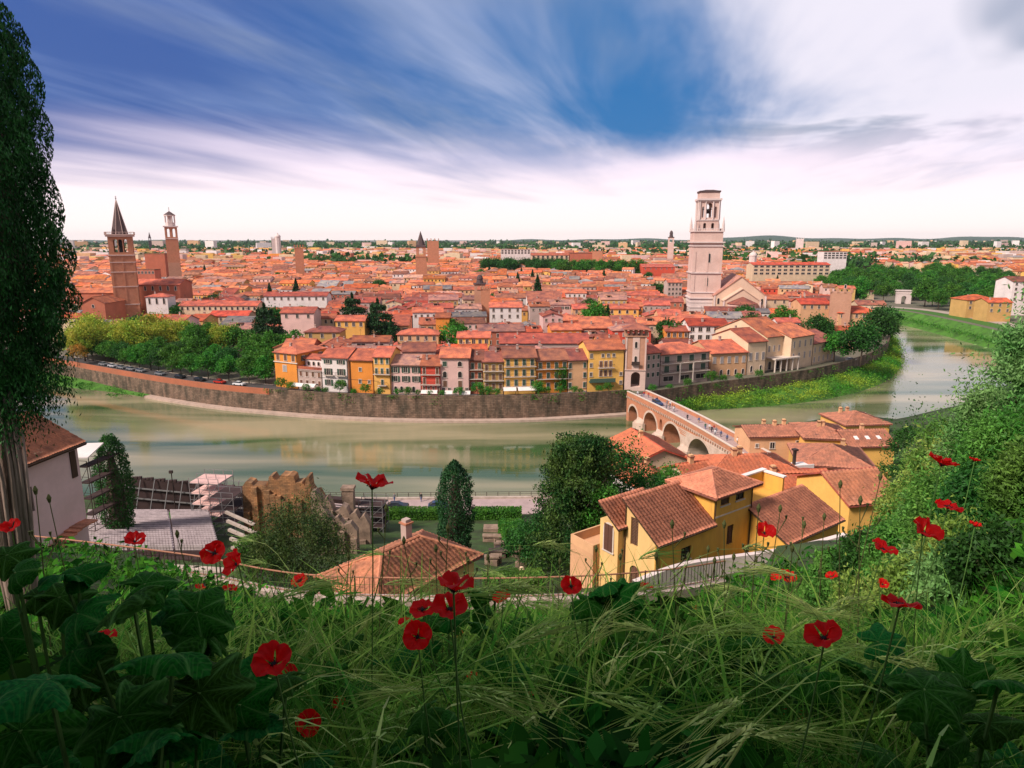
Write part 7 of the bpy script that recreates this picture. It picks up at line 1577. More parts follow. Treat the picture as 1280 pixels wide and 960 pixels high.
SM = ((1040, 690, 24, 1.6), (1075, 668, 22, 1.7), (1130, 700, 10, 1.2), (1160, 640, 17, 2.0), (1215, 620, 12, 1.6), (1250, 660, 7, 1.1), (1080, 720, 12, 1.3), (1190, 700, 7.5, 1.0), (1020, 728, 16, 1.5), (1265, 560, 13, 1.8), (1210, 545, 16, 2.2), (1160, 700, 12, 1.4))
for i, (px, yt, D, W) in enumerate(SM):
    t = PD(px, yt, D); gz = terr(t.x, D) - .1; H = max(.7, t.z - gz); cr, tr = broad_proto(H, W * .8, 7000, .04 + .005 * D, 300 + i, H * .05, 9, M[('leaf_shrub', 'leaf_dark', 'leaf_shrubl', 'leaf_olive')[i % 4]], .85, .4, .32)
    near_tree('shrub', ('green', 'dark', 'pale', 'silvery')[i % 4] + f' low bush on the right slope, {ordinal(i // 4)} of its colour', (t.x, D, gz), cr, tr, 'shrub')
q = PD(1133, 504, 95); gz = terr(q.x, 95); cr, tr = broad_proto(max(3, q.z - gz), 7, 6000, .32, 230, .5, 9, M['leaf_dark']); near_tree('shrub', 'dark round tree right of the last brown roof by the river', (q.x, 95, gz), cr, tr, 'tree')

# ground vegetation
def blades(px, py_, h, wdt, lean, curve, seg=4):
    """curved grass blades as ribbons; arrays of roots (n,2), heights, widths"""
    n = len(px); z0 = np.array([tz(a, b) for a, b in zip(px, py_)]) - .03; a = NR.uniform(0, 6.283, n); dx, dy = np.cos(a), np.sin(a); fa = NR.uniform(0, 6.283, n); wx, wy = np.cos(fa) * wdt / 2, np.sin(fa) * wdt / 2
    vs = []
    for k in range(seg + 1):
        t = k / seg; off = h * lean * t + h * curve * t * t; z = z0 + h * (t - .45 * curve * t ** 2.5); tp = (1 - t ** 1.6) * .95 + .05
        cx_, cy_ = px + dx * off, py_ + dy * off
        vs.append(np.stack([cx_ - wx * tp, cy_ - wy * tp, z], 1)); vs.append(np.stack([cx_ + wx * tp, cy_ + wy * tp, z], 1))
    v = np.stack(vs, 1).reshape(-1, 3); base = np.arange(n)[:, None, None] * (2 * (seg + 1)); pat = np.array([[2 * k, 2 * k + 1, 2 * k + 3, 2 * k + 2] for k in range(seg)])[None]
    return v, (base + pat).reshape(-1, 4)
def scatter(n, y0, y1, amin=-.92, amax=.92, pw=1.0):
    Y_ = y0 * (y1 / y0) ** (NR.random(n) ** pw); X_ = Y_ * NR.uniform(amin, amax, n) + NR.normal(size=n) * .25; return X_, Y_
M['grass'] = leafmat('grass_blades', (.025, .14, .012), (.12, .29, .035), trans=.4, island=.6, scale=.9, objrand=0, rough=.6, spec=.04)
M['grassdry'] = leafmat('grass_pale', (.14, .28, .05), (.28, .34, .09), trans=.35, island=.4, scale=1.2, objrand=0)
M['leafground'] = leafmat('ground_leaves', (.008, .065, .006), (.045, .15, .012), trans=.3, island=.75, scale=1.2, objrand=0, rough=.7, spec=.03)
X_, Y_ = scatter(46000, 1.1, 34); s_ = np.clip(Y_ / 7, .55, 1.5)
fy_ = np.interp(X_, [q[0] for q in FENCE], [q[1] for q in FENCE]); ok = Y_ < fy_ - .6; X_, Y_, s_ = X_[ok], Y_[ok], s_[ok]
v, f = blades(X_, Y_, NR.uniform(.20, .55, len(X_)) * (.8 + .35 * s_), .017 * s_ ** 1.3 * NR.uniform(.6, 1.5, len(X_)), NR.uniform(.05, .45, len(X_)), NR.uniform(.1, .8, len(X_)))
kind(put('grass', npmesh('grass', v, f, M['grass'])), 'stuff')
X_, Y_ = scatter(2600, 1.3, 32); fy_ = np.interp(X_, [q[0] for q in FENCE], [q[1] for q in FENCE]); ok = Y_ < fy_ - .6; X_, Y_ = X_[ok], Y_[ok]; s_ = np.clip(Y_ / 7, .6, 1.6)
v, f = blades(X_, Y_, NR.uniform(.35, .75, len(X_)), .008 * s_ * NR.uniform(.6, 1.4, len(X_)), NR.uniform(.1, .5, len(X_)), NR.uniform(.3, 1.0, len(X_)), 5)
kind(put('dry_grass', npmesh('dry_grass', v, f, M['grassdry'])), 'stuff')
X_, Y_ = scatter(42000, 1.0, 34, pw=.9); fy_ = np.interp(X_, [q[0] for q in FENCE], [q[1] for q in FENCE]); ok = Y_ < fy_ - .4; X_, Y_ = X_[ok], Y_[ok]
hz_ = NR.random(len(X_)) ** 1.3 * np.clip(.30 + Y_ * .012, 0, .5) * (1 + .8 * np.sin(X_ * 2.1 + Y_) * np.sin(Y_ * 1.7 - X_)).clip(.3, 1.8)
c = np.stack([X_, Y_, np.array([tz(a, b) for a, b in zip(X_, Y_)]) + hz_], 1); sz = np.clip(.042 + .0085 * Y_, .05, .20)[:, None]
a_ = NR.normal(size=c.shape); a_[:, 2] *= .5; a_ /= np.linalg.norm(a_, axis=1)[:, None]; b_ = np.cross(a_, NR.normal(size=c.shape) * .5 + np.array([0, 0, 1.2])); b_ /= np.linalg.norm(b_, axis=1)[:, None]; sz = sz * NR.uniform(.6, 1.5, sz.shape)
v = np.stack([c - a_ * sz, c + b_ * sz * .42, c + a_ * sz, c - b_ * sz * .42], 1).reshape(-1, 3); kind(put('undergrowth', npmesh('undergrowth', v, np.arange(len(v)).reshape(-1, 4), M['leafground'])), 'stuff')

X_ = []; Y_ = []
gq_ = random.Random(77)
for _ in range(3400):
    px = gq_.uniform(-20, 1300); py = gq_.triangular(735, 960, 800); D = gq_.uniform(1.5, 3.6); p = PD(px, py, D); X_.append(p.x); Y_.append(D + gq_.uniform(0, .4))
X_ = np.array(X_); Y_ = np.array(Y_); v, f = blades(X_, Y_, NR.uniform(.40, .80, len(X_)), .017 * NR.uniform(.4, 1.5, len(X_)), NR.uniform(.1, .5, len(X_)), NR.uniform(.5, 1.3, len(X_)), 7)
kind(put('long_grass', npmesh('long_grass', v, f, leafmat('long_grass_blades', (.05, .20, .02), (.26, .42, .07), trans=.4, island=.5, scale=3, objrand=0, rough=.55, spec=.06))), 'stuff')
# wild barley: bending ears with long awns
M['barley'] = leafmat('barley_ear', (.22, .42, .08), (.48, .56, .18), trans=.3, island=.35, scale=2, objrand=.2, rough=.5)
def barley_mesh(seed, L_=.75, droop=.6, el=.11):
    g = random.Random(seed); vs, fs = [], []
    def rib(p0, p1, w_, side):
        o = len(vs); s = side * w_ / 2; vs.extend([p0 - s, p0 + s, p1 + s * .3, p1 - s * .3]); fs.append((o, o + 1, o + 2, o + 3))
    P_ = []; 
    for i in range(11): t = i / 10; P_.append(Vector((L_ * droop * t ** 2.2 * .7, 0, L_ * (t - .35 * droop * t ** 4))))
    sd = Vector((0, 1, 0))
    for a, b in zip(P_[:-1], P_[1:]): rib(a, b, .004, sd); rib(a, b, .004, Vector((.7, 0, -.7)))
    d = (P_[-1] - P_[-3]).normalized(); e = P_[-1].copy(); n = 11
    for i in range(n):
        p = e + d * el * i / n; w_ = .021 * math.sin(math.pi * (i + 1.2) / (n + 2)); dd = (d + Vector((0, 0, -.03 * i))).normalized()
        for sg in (-1, 1):
            sv = (sd * sg + Vector((g.uniform(-.3, .3), 0, g.uniform(-.3, .3)))).normalized(); q_ = p + sv * w_ * .6
            o = len(vs); u_ = d.cross(sv).normalized() * .005; vs.extend([q_ - u_ - d * .008, q_ + sv * .004, q_ + u_ + d * .018, q_ - sv * .004]); fs.append((o, o + 1, o + 2, o + 3))
            tip = q_ + (dd * g.uniform(.11, .17) + sv * g.uniform(.015, .045) + Vector((0, 0, g.uniform(-.03, .02)))); rib(q_, tip, .0032, u_.normalized())
    for k in range(2):                                  # stem leaves
        t = g.uniform(.25, .6); p = P_[int(t * 10)]; a = g.uniform(0, 6.28); dr = Vector((math.cos(a), math.sin(a), .8)); prev = p
        for j in range(4): nx = prev + dr * .06; rib(prev, nx, .011 * (1 - j * .22), Vector((-math.sin(a), math.cos(a), 0))); prev = nx; dr = (dr + Vector((0, 0, -.55))).normalized() * 1.1
    return npmesh('barley', np.array([tuple(q) for q in vs]), np.array(fs), M['barley'])
BM = [barley_mesh(i, .62 + .06 * i, .35 + .22 * i, .125) for i in range(5)]
gb_ = random.Random(12); spots = []
for cx_, cy_, sx, sy_, n, D0 in ((730, 790, 55, 45, 26, 2.3), (690, 760, 60, 25, 10, 2.8), (860, 790, 60, 30, 20, 2.4), (820, 765, 70, 20, 14, 2.9), (1190, 760, 70, 26, 16, 2.0), (1000, 830, 120, 40, 22, 2.2), (410, 770, 50, 25, 16, 3.0), (520, 760, 60, 18, 12, 2.9), (240, 820, 60, 40, 16, 1.9), (580, 850, 60, 40, 16, 1.9), (930, 760, 120, 20, 18, 3.5), (760, 880, 140, 40, 16, 1.7), (1230, 700, 40, 30, 12, 2.4), (300, 790, 60, 30, 10, 2.5), (1120, 800, 70, 30, 12, 2.2), (120, 760, 60, 20, 8, 2.5), (1210, 890, 60, 40, 10, 1.3), (460, 905, 100, 30, 10, 1.5)):
    for _ in range(int(n * .75)): spots.append((gb_.gauss(cx_, sx), gb_.gauss(cy_, sy_), D0 * gb_.uniform(.85, 1.3)))
bvs = []; bfs = []; off = 0
for px, py, D in spots:
    if py < 728 or py > 990: continue
    p = PD(px, py, D); me_ = gb_.choice(BM); arr = np.empty(len(me_.vertices) * 3, np.float32); me_.vertices.foreach_get('co', arr); arr = arr.reshape(-1, 3); ht = arr[:, 2].max(); a = gb_.uniform(-.9, .9) + (0 if gb_.random() < .62 else math.pi)
    s_ = min(1.25, max(.55, (p.z - tz(p.x, D) + .05) / ht)); ca, sa = math.cos(a), math.sin(a)
    rootz = p.z - ht * s_; w_ = arr * s_; w_ = np.stack([w_[:, 0] * ca - w_[:, 1] * sa + p.x, w_[:, 0] * sa + w_[:, 1] * ca + D, w_[:, 2] + rootz], 1); fi = np.empty(len(me_.polygons) * 4, np.int32); me_.loops.foreach_get('vertex_index', fi); bvs.append(w_); bfs.append(fi.reshape(-1, 4) + off); off += len(w_)
kind(put('wild_barley', npmesh('wild_barley', np.concatenate(bvs), np.concatenate(bfs), M['barley'])), 'stuff')

# poppies
pm, ntp, op = newmat('poppy_petal'); Lp = ntp.links.new
bsd = N(ntp, 'ShaderNodeBsdfPrincipled'); bsd.inputs['Roughness'].default_value = .55; bsd.inputs['Specular IOR Level'].default_value = .2; tl_ = N(ntp, 'ShaderNodeBsdfTranslucent'); msx = N(ntp, 'ShaderNodeMixShader'); msx.inputs[0].default_value = .5
tcp = N(ntp, 'ShaderNodeTexCoord'); nzp = N(ntp, 'ShaderNodeTexNoise'); nzp.inputs['Scale'].default_value = 45; mpp = N(ntp, 'ShaderNodeMapping'); mpp.inputs['Scale'].default_value = (1, 1, .3); Lp(tcp.outputs['Object'], mpp.inputs[0]); Lp(mpp.outputs[0], nzp.inputs['Vector'])
mxp = N(ntp, 'ShaderNodeMix', data_type='RGBA'); mxp.inputs[6].default_value = (.92, .006, .004, 1); mxp.inputs[7].default_value = (.55, .004, .006, 1); Lp(nzp.outputs[0], mxp.inputs[0]); Lp(mxp.outputs[2], bsd.inputs['Base Color']); Lp(mxp.outputs[2], tl_.inputs['Color'])
Lp(bsd.outputs[0], msx.inputs[1]); Lp(tl_.outputs[0], msx.inputs[2]); Lp(msx.outputs[0], op.inputs[0])
M['petal'] = pm; M['stem'] = pmat('poppy_stem', (.09, .19, .04), noise=.3, scale=20); M['poppyheart'] = pmat('poppy_heart', (.012, .008, .012), noise=0)
def petal_mesh(seed, openness):
    g = random.Random(seed); vs, fs = [], []; K, J = 9, 7
    for q_ in range(4):
        a0 = q_ * math.pi / 2 + g.uniform(-.15, .15); sp_ = 1.05 if q_ % 2 == 0 else .9; R_ = .042 * g.uniform(.92, 1.1); o = len(vs)
        for j in range(J):
            t = j / (J - 1); el_ = (1.25 - openness) * (1 - .45 * t); r_ = R_ * t
            for k in range(K):
                u_ = (k / (K - 1) - .5) * 2; a = a0 + u_ * sp_ * (.35 + .65 * t ** .6); edge_ = 1 - .16 * abs(u_) ** 3 * t; ruf = .0075 * t * t * math.sin(u_ * 8 + seed + q_ * 2) * (.6 + .4 * math.sin(u_ * 3 + q_)) + .003 * math.sin(u_ * 21 + j)
                rr_ = r_ * edge_ * math.cos(el_ * .8); z = r_ * math.sin(el_) * 1.05 + ruf + (.0025 if q_ % 2 else 0) + (.004 * u_ * u_ * t); vs.append((rr_ * math.cos(a), rr_ * math.sin(a), z))
        for j in range(J - 1):
            for k in range(K - 1): b = o + j * K + k; fs.append((b, b + 1, b + K + 1, b + K))
    return npmesh('flower', np.array(vs), np.array(fs), M['petal'], smooth=True)
PT = [petal_mesh(1, .18), petal_mesh(2, .38), petal_mesh(3, .55), petal_mesh(4, .8), petal_mesh(5, .3)]
hm_ = MB(); hm_.ngon(0, 0, .001, .014, .005, .008, 8); hm_.dome(0, 0, .014, .009, .003, 8, 3)
for i in range(26): a = i * 2.4; r_ = .006 + .0004 * i; hm_.bar((0, 0, .002), (r_ * 1.5 * math.cos(a), r_ * 1.5 * math.sin(a), .012 + .002 * (i % 3)), .0012); hm_.box(r_ * 1.5 * math.cos(a) - .0014, r_ * 1.5 * math.cos(a) + .0014, r_ * 1.5 * math.sin(a) - .0014, r_ * 1.5 * math.sin(a) + .0014, .012, .0155)
HEART = hm_.mesh('heart', M['poppyheart'])
POP = [(465, 612, 32, 'open red poppy standing highest, alone against the river', 1), (168, 679, 18, 'red poppy in front of the theatre seats', 4), (269, 692, 22, 'red poppy in front of the scaffold, left of another near the railing', 1), (298, 706, 24, 'red poppy just right below another near the railing', 4), (15, 662, 17, 'red poppy at the left edge beside the cypress trunk', 0), (249, 736, 9, 'tiny poppy below the railing, left of a slightly bigger one', 1), (287, 738, 13, 'small poppy below the railing, right of a tiny one', 2), (375, 727, 15, 'poppy on the pale terrace wall left of the tiled garden house', 3),
       (567, 741, 36, 'topmost big poppy of the central cluster', 0), (562, 764, 32, 'poppy directly under the topmost one in the central cluster', 1), (528, 764, 24, 'flat poppy at the left of the central cluster', 3), (522, 797, 27, 'low bright poppy under the central cluster', 4), (507, 780, 15, 'small poppy at the lower left of the central cluster', 3), (571, 795, 12, 'small poppy right below the central cluster', 1), (629, 751, 17, 'poppy just right of the central cluster', 4), (714, 734, 19, 'poppy in front of the railing below the weeping tree', 1), (806, 738, 15, 'poppy in front of the yellow house side wall', 0),
       (955, 668, 19, 'cup shaped poppy in front of the yellow house front wall', 0), (131, 799, 20, 'poppy among the big dark leaves at the left', 2), (343, 832, 36, 'largest ragged poppy in the lower left grass', 4), (362, 846, 20, 'poppy overlapping the largest ragged one', 1), (1103, 689, 22, 'lower left of two neighbouring poppies on the right slope', 2), (1153, 669, 28, 'upper right of two neighbouring poppies on the right slope', 0), (1176, 583, 24, 'highest large poppy on the right slope', 1), (1185, 636, 22, 'flat poppy between the highest and the pair on the right slope', 3), (1218, 577, 9, 'tiny poppy right of the highest one', 1), (1218, 659, 11, 'tiny poppy near the right edge, right of the pair', 0),
       (1124, 759, 33, 'wide flat poppy crossed by barley at the right', 3), (1031, 800, 33, 'large poppy low in the grass at the right', 1), (967, 798, 20, 'poppy left of the large low one at the right', 2), (984, 723, 15, 'poppy before the white wall, right one', 1), (969, 724, 11, 'smaller poppy before the white wall, left one', 0), (1103, 731, 10, 'tiny poppy above the wide flat one', 4), (1040, 722, 12, 'dull small poppy in the grass below the white wall end', 2), (920, 921, 22, 'dark poppy low in the shade at the bottom right of centre', 2), (386, 903, 24, 'shaded flat poppy at the bottom left of centre', 3), (424, 881, 13, 'small shaded poppy right above the flat one at the bottom', 4),
       (522, 831, 13, 'small poppy below the central cluster in the grass', 1), (590, 846, 11, 'tiny poppy in the grass right below the central cluster', 2), (663, 870, 9, 'tiny poppy in the middle of the lower grass', 1), (720, 824, 11, 'small poppy behind the central barley', 3), (980, 890, 9, 'left one of two tiny shaded poppies at the lower right', 1), (1002, 895, 9, 'right one of two tiny shaded poppies at the lower right', 4), (1088, 882, 11, 'small shaded poppy under the big right hand leaf', 0), (868, 763, 9, 'tiny orange red poppy above the right barley', 2), (894, 816, 10, 'tiny poppy in the grass right of the barley', 1), (172, 853, 9, 'tiny poppy in the shade below the left leaves', 1)]
for i, (px, py, s, lb, typ) in enumerate(POP):
    D = min(7.5, .080 * 850 / s); 
    if py > 728: D *= (.62 if s > 24 else .66)
    if py > 840: D = min(D, 2.2)
    p = PD(px, py, D); g0 = tz(p.x, p.y); sc_ = 1.5 * s * D / 850 / .080
    if p.z < g0 + .12:
        while p.z < g0 + .12 and D > 1.2: D *= .94; p = PD(px, py, D); g0 = tz(p.x, p.y)
        sc_ = 1.5 * s * D / 850 / .080
    gq = random.Random(i * 7 + 1); r = thing('poppy', lb, 'poppy', p, 0, 'red poppies on the slope')
    tilt = gq.uniform(-.2, .95); fl_ = put('flower', PT[typ], r, (0, 0, 0), 0, sc_); fl_.rotation_euler = (tilt, gq.uniform(-.4, .4), gq.uniform(-.6, .6))
    hh_ = HEART.copy() if False else HEART; h_o = put('heart', hh_, fl_, None, 0, .6)
    m = MB(); bx, by = gq.uniform(-.12, .12), gq.uniform(.0, .15); dz_ = p.z - g0; m.tube([(0, 0, 0), (bx * .2, by * .2, -.25 * dz_), (bx * .7, by * .7, -.65 * dz_), (bx, by, -dz_ - .05)], .0017 * (1 + D / 5), 5); m.build('stem', M['stem'], r)

# thin stalks with buds and seed heads against the view
M['stalk'] = pmat('stalk_green', (.12, .13, .04), noise=.4, scale=10)
STK = [(840, 660, 3.0), (860, 700, 3.2), (820, 700, 3.0), (893, 705, 3.4), (917, 700, 3.4), (932, 690, 3.5), (905, 660, 3.2), (975, 640, 3.4), (1005, 660, 3.4), (885, 690, 3.8), (948, 640, 3.0), (700, 705, 3.8), (545, 690, 3.2), (560, 665, 3.0), (483, 640, 3.2), (505, 680, 3.2), (610, 700, 3.6), (585, 705, 3.4), (45, 618, 3.0), (62, 628, 3.1), (222, 672, 3.2), (436, 700, 3.4), (1050, 610, 3.2), (1075, 630, 3.0), (1030, 650, 3.5), (650, 690, 3.8), (745, 690, 3.6), (775, 700, 3.6), (1100, 600, 3.2), (990, 690, 3.0)]
for i, (px, py, D) in enumerate(STK):
    gq = random.Random(i); D *= 1.0; p = PD(px, py, D); g0 = tz(p.x, p.y); dz_ = p.z - g0
    r = thing('wild_stalk', 'thin wild stalk with buds rising above the foreground grass', 'plant', (p.x, p.y, g0), 0, 'thin stalks rising above the foreground grass')
    m = MB(); bx = gq.uniform(-.12, .12); m.tube([(bx, 0, -.05), (bx * .6, .02, dz_ * .5), (0, 0, dz_)], .0042, 5, 0, .0022); m.build('stem', M['stalk'], r)
    m = MB(); m.ngon(0, 0, dz_, dz_ + .022, .006, .011, 7); m.ngon(0, 0, dz_ + .022, dz_ + .042, .011, .003, 7); m.build('seed_head', M['stalk'], r)
    for j in range(gq.randint(1, 4)): m = MB(); z = dz_ * gq.uniform(.6, .95); a = gq.uniform(0, 6.28); e = Vector((.06 * math.cos(a), .06 * math.sin(a), z + .07)); m.tube([(bx * .1, 0, z), e, e + Vector((0, 0, .006)), e + Vector((0, 0, .02))], .0016, 5, 0, .007); m.build('bud', M['stalk'], r)

# broad leaves
M['broadleaf'] = leafmat('broad_leaf', (.003, .060, .003), (.012, .125, .008), trans=.35, island=0, scale=14, objrand=.35, rough=.6, spec=.05)
nb = M['broadleaf'].node_tree; lnk = nb.links.new; tcx = N(nb, 'ShaderNodeTexCoord'); sx_ = N(nb, 'ShaderNodeSeparateXYZ'); lnk(tcx.outputs['Object'], sx_.inputs[0])
def mth(op, a, b=None):
    n_ = N(nb, 'ShaderNodeMath', operation=op)
    for i_, q_ in enumerate((a, b)):
        if isinstance(q_, (int, float)): n_.inputs[i_].default_value = q_
        elif q_ is not None: lnk(q_, n_.inputs[i_])
    return n_.outputs[0]
ang_ = mth('ARCTAN2', sx_.outputs[1], sx_.outputs[0]); rad_ = mth('POWER', mth('ADD', mth('MULTIPLY', sx_.outputs[0], sx_.outputs[0]), mth('MULTIPLY', sx_.outputs[1], sx_.outputs[1])), .5)
v1 = mth('POWER', mth('ABSOLUTE', mth('COSINE', mth('MULTIPLY', ang_, 3.5))), 60); v2 = mth('MULTIPLY', mth('POWER', mth('ABSOLUTE', mth('SINE', mth('ADD', mth('MULTIPLY', rad_, 30), mth('MULTIPLY', mth('ABSOLUTE', mth('SINE', mth('MULTIPLY', ang_, 3.5))), 9)))), 14), .45)
vein_ = mth('MINIMUM', mth('MULTIPLY', mth('ADD', v1, v2), .75), 1)
pb = next(n_ for n_ in nb.nodes if n_.type == 'BSDF_PRINCIPLED'); tb = next(n_ for n_ in nb.nodes if n_.type == 'BSDF_TRANSLUCENT'); cs = pb.inputs['Base Color'].links[0].from_socket
mxx = N(nb, 'ShaderNodeMix', data_type='RGBA'); lnk(vein_, mxx.inputs[0]); lnk(cs, mxx.inputs[6]); mxx.inputs[7].default_value = (.08, .22, .05, 1); lnk(mxx.outputs[2], pb.inputs['Base Color']); lnk(mxx.outputs[2], tb.inputs['Color'])
def leaf_mesh(seed, lobes_=5, wide=1.0):
    g = random.Random(seed + 5); vs, fs = [(0, 0, 0)], []; n = 56; rings = 5
    for j in range(1, rings + 1):
        t = j / rings
        for i in range(n):
            a = -math.pi + 2 * math.pi * (i + .5) / n; r_ = (.62 + .38 * math.cos(a * .5)) * (1 - .30 * abs(math.sin(a * lobes_ / 2)) ** 1.5 * t ** 2 - .05 * g.random() * t) * (1 - .75 * math.exp(-((abs(a) - math.pi) / .28) ** 2))
            vein = .035 * abs(math.sin(a * lobes_ / 2 + .2)) * t; z = vein * 1.6 - .22 * t * t * abs(math.sin(a)) ** 1.5 - .16 * t ** 3 + .05 * math.sin(i * .7 + seed) * t * t + .03 * math.sin(i * 1.9 + j + seed) * t; vs.append((r_ * t * math.cos(a), r_ * t * math.sin(a) * wide, z))
    tris = [(0, 1 + i, 1 + (i + 1) % n) for i in range(n)]; fs = [(1 + j * n + i, 1 + (j + 1) * n + i, 1 + (j + 1) * n + (i + 1) % n, 1 + j * n + (i + 1) % n) for j in range(rings - 1) for i in range(n)]
    me = bpy.data.meshes.new('leaf'); me.from_pydata(vs, [], [t_ for t_ in tris] + fs); me.materials.append(M['broadleaf']); me.polygons.foreach_set('use_smooth', [True] * len(me.polygons)); me.update(); return me
LM = [leaf_mesh(i, (5, 3, 7)[i % 3], (1, .8, .95)[i % 3]) for i in range(5)]
BL = [(60, 850, 1.15, 1, .15, 'largest dark lobed leaf plant at the lower left corner'), (20, 715, 1.7, 3, .13, 'leaf plant below the cypress at the left edge'), (165, 745, 1.7, 2, .15, 'pointed broad leaf plant in front of the left railing end'), (245, 765, 1.8, 2, .16, 'wide glossy leaf right of the pointed one'), (440, 800, 2.6, 3, .13, 'broad leaf plant between the ragged poppy and the central cluster'), (410, 845, 2.3, 2, .13, 'dark leaf plant above the shaded flat poppy'), (560, 775, 2.5, 2, .10, 'leaf right under the central poppy cluster'), (625, 835, 2.3, 2, .13, 'leaf plant left of the central barley'), (605, 745, 2.9, 2, .11, 'leaf right of the topmost central poppy'), (735, 752, 2.7, 2, .13, 'leaf plant behind the central barley ears'),
      (785, 762, 2.7, 1, .13, 'rounded leaf right of the central barley'), (900, 808, 2.5, 3, .14, 'large leaf plant left of the large low poppy'), (945, 795, 2.6, 1, .11, 'leaf just left of the poppy at the right'), (1085, 835, 2.1, 3, .14, 'big dark leaf plant below the wide flat poppy'), (1020, 860, 2.0, 2, .12, 'dark leaf in the shade under the large low poppy'), (1180, 840, 1.9, 2, .13, 'leaf plant near the lower right corner'), (700, 840, 2.2, 2, .11, 'leaf beside the small poppy behind the barley'), (150, 895, 1.2, 2, .14, 'dark leaf plant at the bottom left'), (300, 880, 1.6, 2, .12, 'shaded leaf plant left of the flat bottom poppy'), (1250, 850, 1.5, 2, .14, 'leaf plant at the lower right edge'), (530, 890, 1.7, 2, .11, 'shaded leaf plant at the bottom centre')]
for i, (px, py, D, n_, R_, lb) in enumerate(BL):
    gq = random.Random(i + 50); p = PD(px, py, D); g0 = tz(p.x, p.y); r = thing('broad_leaf_plant', lb, 'plant', (p.x, p.y, g0), 0, 'broad leaf plants in the foreground'); dz_ = max(.1, p.z - g0)
    for k in range(n_ + 5):
        ox, oy, oz = (0, 0, 0) if k == 0 else (gq.uniform(-1, 1) * R_ * 1.5, gq.uniform(-.2, 1) * R_, -gq.uniform(-.1, 1) * min(3.2 * R_, dz_ * .8)); a = gq.uniform(-.7, .7) + (math.pi if gq.random() < .4 else 0)
        lf = put('leaf', LM[(i + k) % 5], r, (ox, oy, dz_ + oz), 0, R_ * gq.uniform(.62, .95)); lf.rotation_euler = (gq.uniform(.1, .95), gq.uniform(-.55, .55), a)
        m = MB(); m.tube([(ox, oy, dz_ + oz), (ox * .6, oy * .6 + .03, (dz_ + oz) * .5), (0, 0, -.03)], .005, 5); m.build('stalk', M['stem'], r)

# ================================================================ labels for everything built in loops
MARKS = [('the pointed bell tower', 155, 345), ('the white-lanterned tower', 222, 320), ('the dark central spire', 528, 318), ('the marble bell tower', 878, 360), ('the cathedral gable', 928, 375), ('the bridge gate tower', 793, 445), ('the large cedar', 474, 395), ('the flat-topped cedar', 438, 378), ('the orange corner house', 360, 460), ('the green shuttered house', 420, 462), ('the blank orange wall', 454, 470), ('the bright red house', 539, 475), ('the butter yellow house', 757, 462),
         ('the narrow lane', 606, 395), ('the palace portico', 969, 450), ('the square brick tower house', 1050, 378), ('the long apartment block', 990, 342), ('the far plain red building', 822, 340), ('the round green tree', 745, 395), ('the square battlemented tower', 378, 318), ('the long cream arcade', 273, 388), ('the layered cedar', 330, 400), ('the long loggia house', 853, 460), ('the small white gate', 1129, 374), ('the square chimneyed yellow loggia house', 780, 392), ('the brick church nave', 197, 360)]
MARKS = [m_ for m_ in MARKS if 'chimneyed' not in m_[0]]
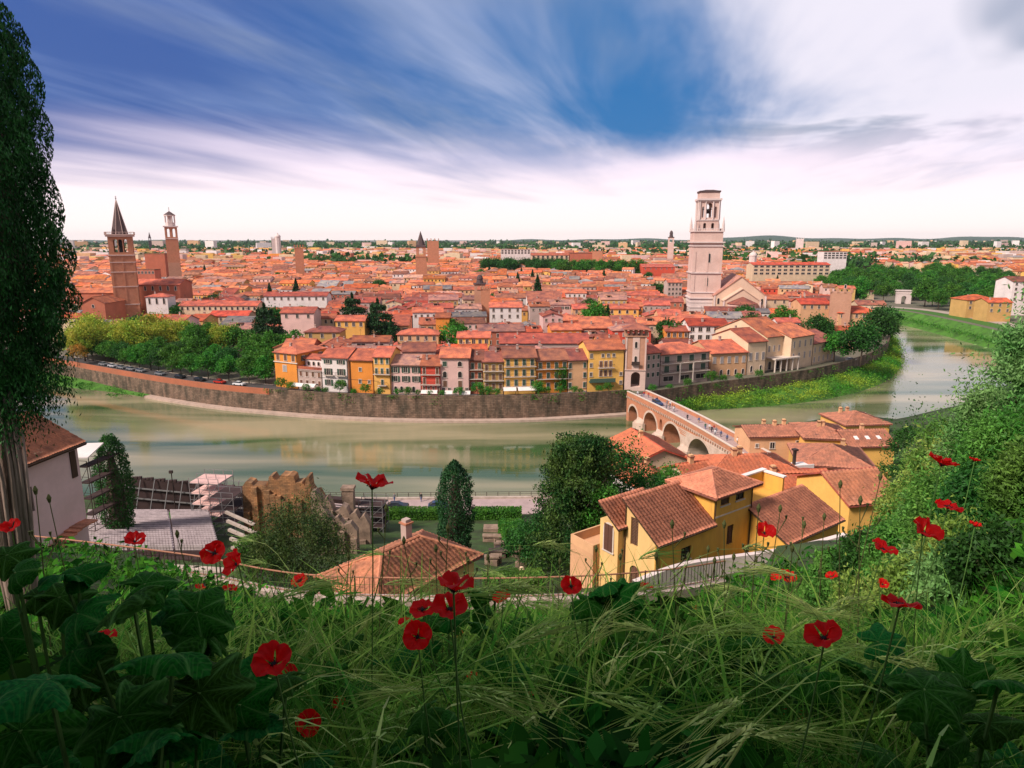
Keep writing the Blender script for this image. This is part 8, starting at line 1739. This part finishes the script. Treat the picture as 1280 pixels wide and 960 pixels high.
def place_labels(items, phrase):
    """items: (object, description); each gets its own words: nearest landmark, side, and rank from it"""
    buckets = {}
    for o, desc in items:
        x, y = proj((o.location.x, o.location.y, o.location.z + 6)); best = min(MARKS, key=lambda q: math.hypot((q[1] - x), (q[2] - y) * 2)); dx, dy = x - best[1], (y - best[2]) * 2
        side = ('right of' if dx > 0 else 'left of') if abs(dx) > abs(dy) else ('behind' if dy < 0 else 'before')
        buckets.setdefault((desc, side, best[0]), []).append((math.hypot(dx, dy), o))
    for (desc, side, nm), L__ in buckets.items():
        L__.sort(key=lambda q: q[0])
        for i, (_, o) in enumerate(L__): o['label'] = f'{desc}, ' + (ordinal(i) + ' ' if len(L__) > 1 else '') + f'{side} {nm}'
RT = {'gx': 'gabled', 'gy': 'gable-fronted', 'hip': 'hipped', 'shed': 'lean-to', 'flat': 'flat'}; RC = {'coral': 'coral', 'red': 'red', 'brown': 'brown', 'faded': 'faded', 'grey': 'grey'}
gset = set(o.name for o in GRID)
place_labels([(h_['o'], f"{h_['wall']} house with {RC[h_['roof']]} {RT[h_['typ']]} roof") for h_ in HOUSES if h_['o'].name in gset], lambda i: ordinal(i) + ' nearest' if i else 'nearest')
TW = {'mid': 'fresh green leafy tree', 'dar': 'dark green leafy tree', 'lig': 'yellow green tree', 'fir': 'dark pointed conifer', 'rou': 'small round tree', 'ora': 'orange tree', 'ced': 'layered cedar'}
groups = {}
for t_ in TREES:
    if not t_['o'].get('label'): groups.setdefault(t_['group'], []).append(t_)
for gname, L__ in groups.items():
    if gname == 'trees in hidden courtyards': place_labels([(t_['o'], TW[t_['key'][:3]] + ' among the roofs') for t_ in L__], lambda i: ordinal(i) + ' nearest' if i else 'nearest'); continue
    ds = [t_['o'].location.length for t_ in L__]; L__.sort(key=lambda t_: proj(t_['o'].location)[0])
    for i, t_ in enumerate(L__):
        w_ = {'garden trees behind the embankment row': 'behind the embankment tree row', 'trees lining the embankment road': 'in the embankment road row', 'park trees beyond the river bend': 'in the park beyond the bend', 'line of far street trees': 'in the far street line'}[gname]
        t_['o']['label'] = f"{TW[t_['key'][:3]]} {w_}, {ordinal(i)} from the left" if i < 99 else TW[t_['key'][:3]] + ' ' + w_
cs_ = [(r, col) for r, col in CARS if not r.get('label')]; cs_.sort(key=lambda q: proj(q[0].location)[0]); cnt = {}
for r, col in cs_: cnt[col] = cnt.get(col, 0) + 1; r['label'] = f'{ordinal(cnt[col] - 1)} {col} car from the left, parked below the embankment trees'
bl_ = [o for o in C.objects if o.name.startswith('stone_block')]; bl_.sort(key=lambda o: proj(o.location)[0])
for i, o in enumerate(bl_): o['label'] = f'grey carved stone block in the garden beside the cypress, {ordinal(i)} from the left'
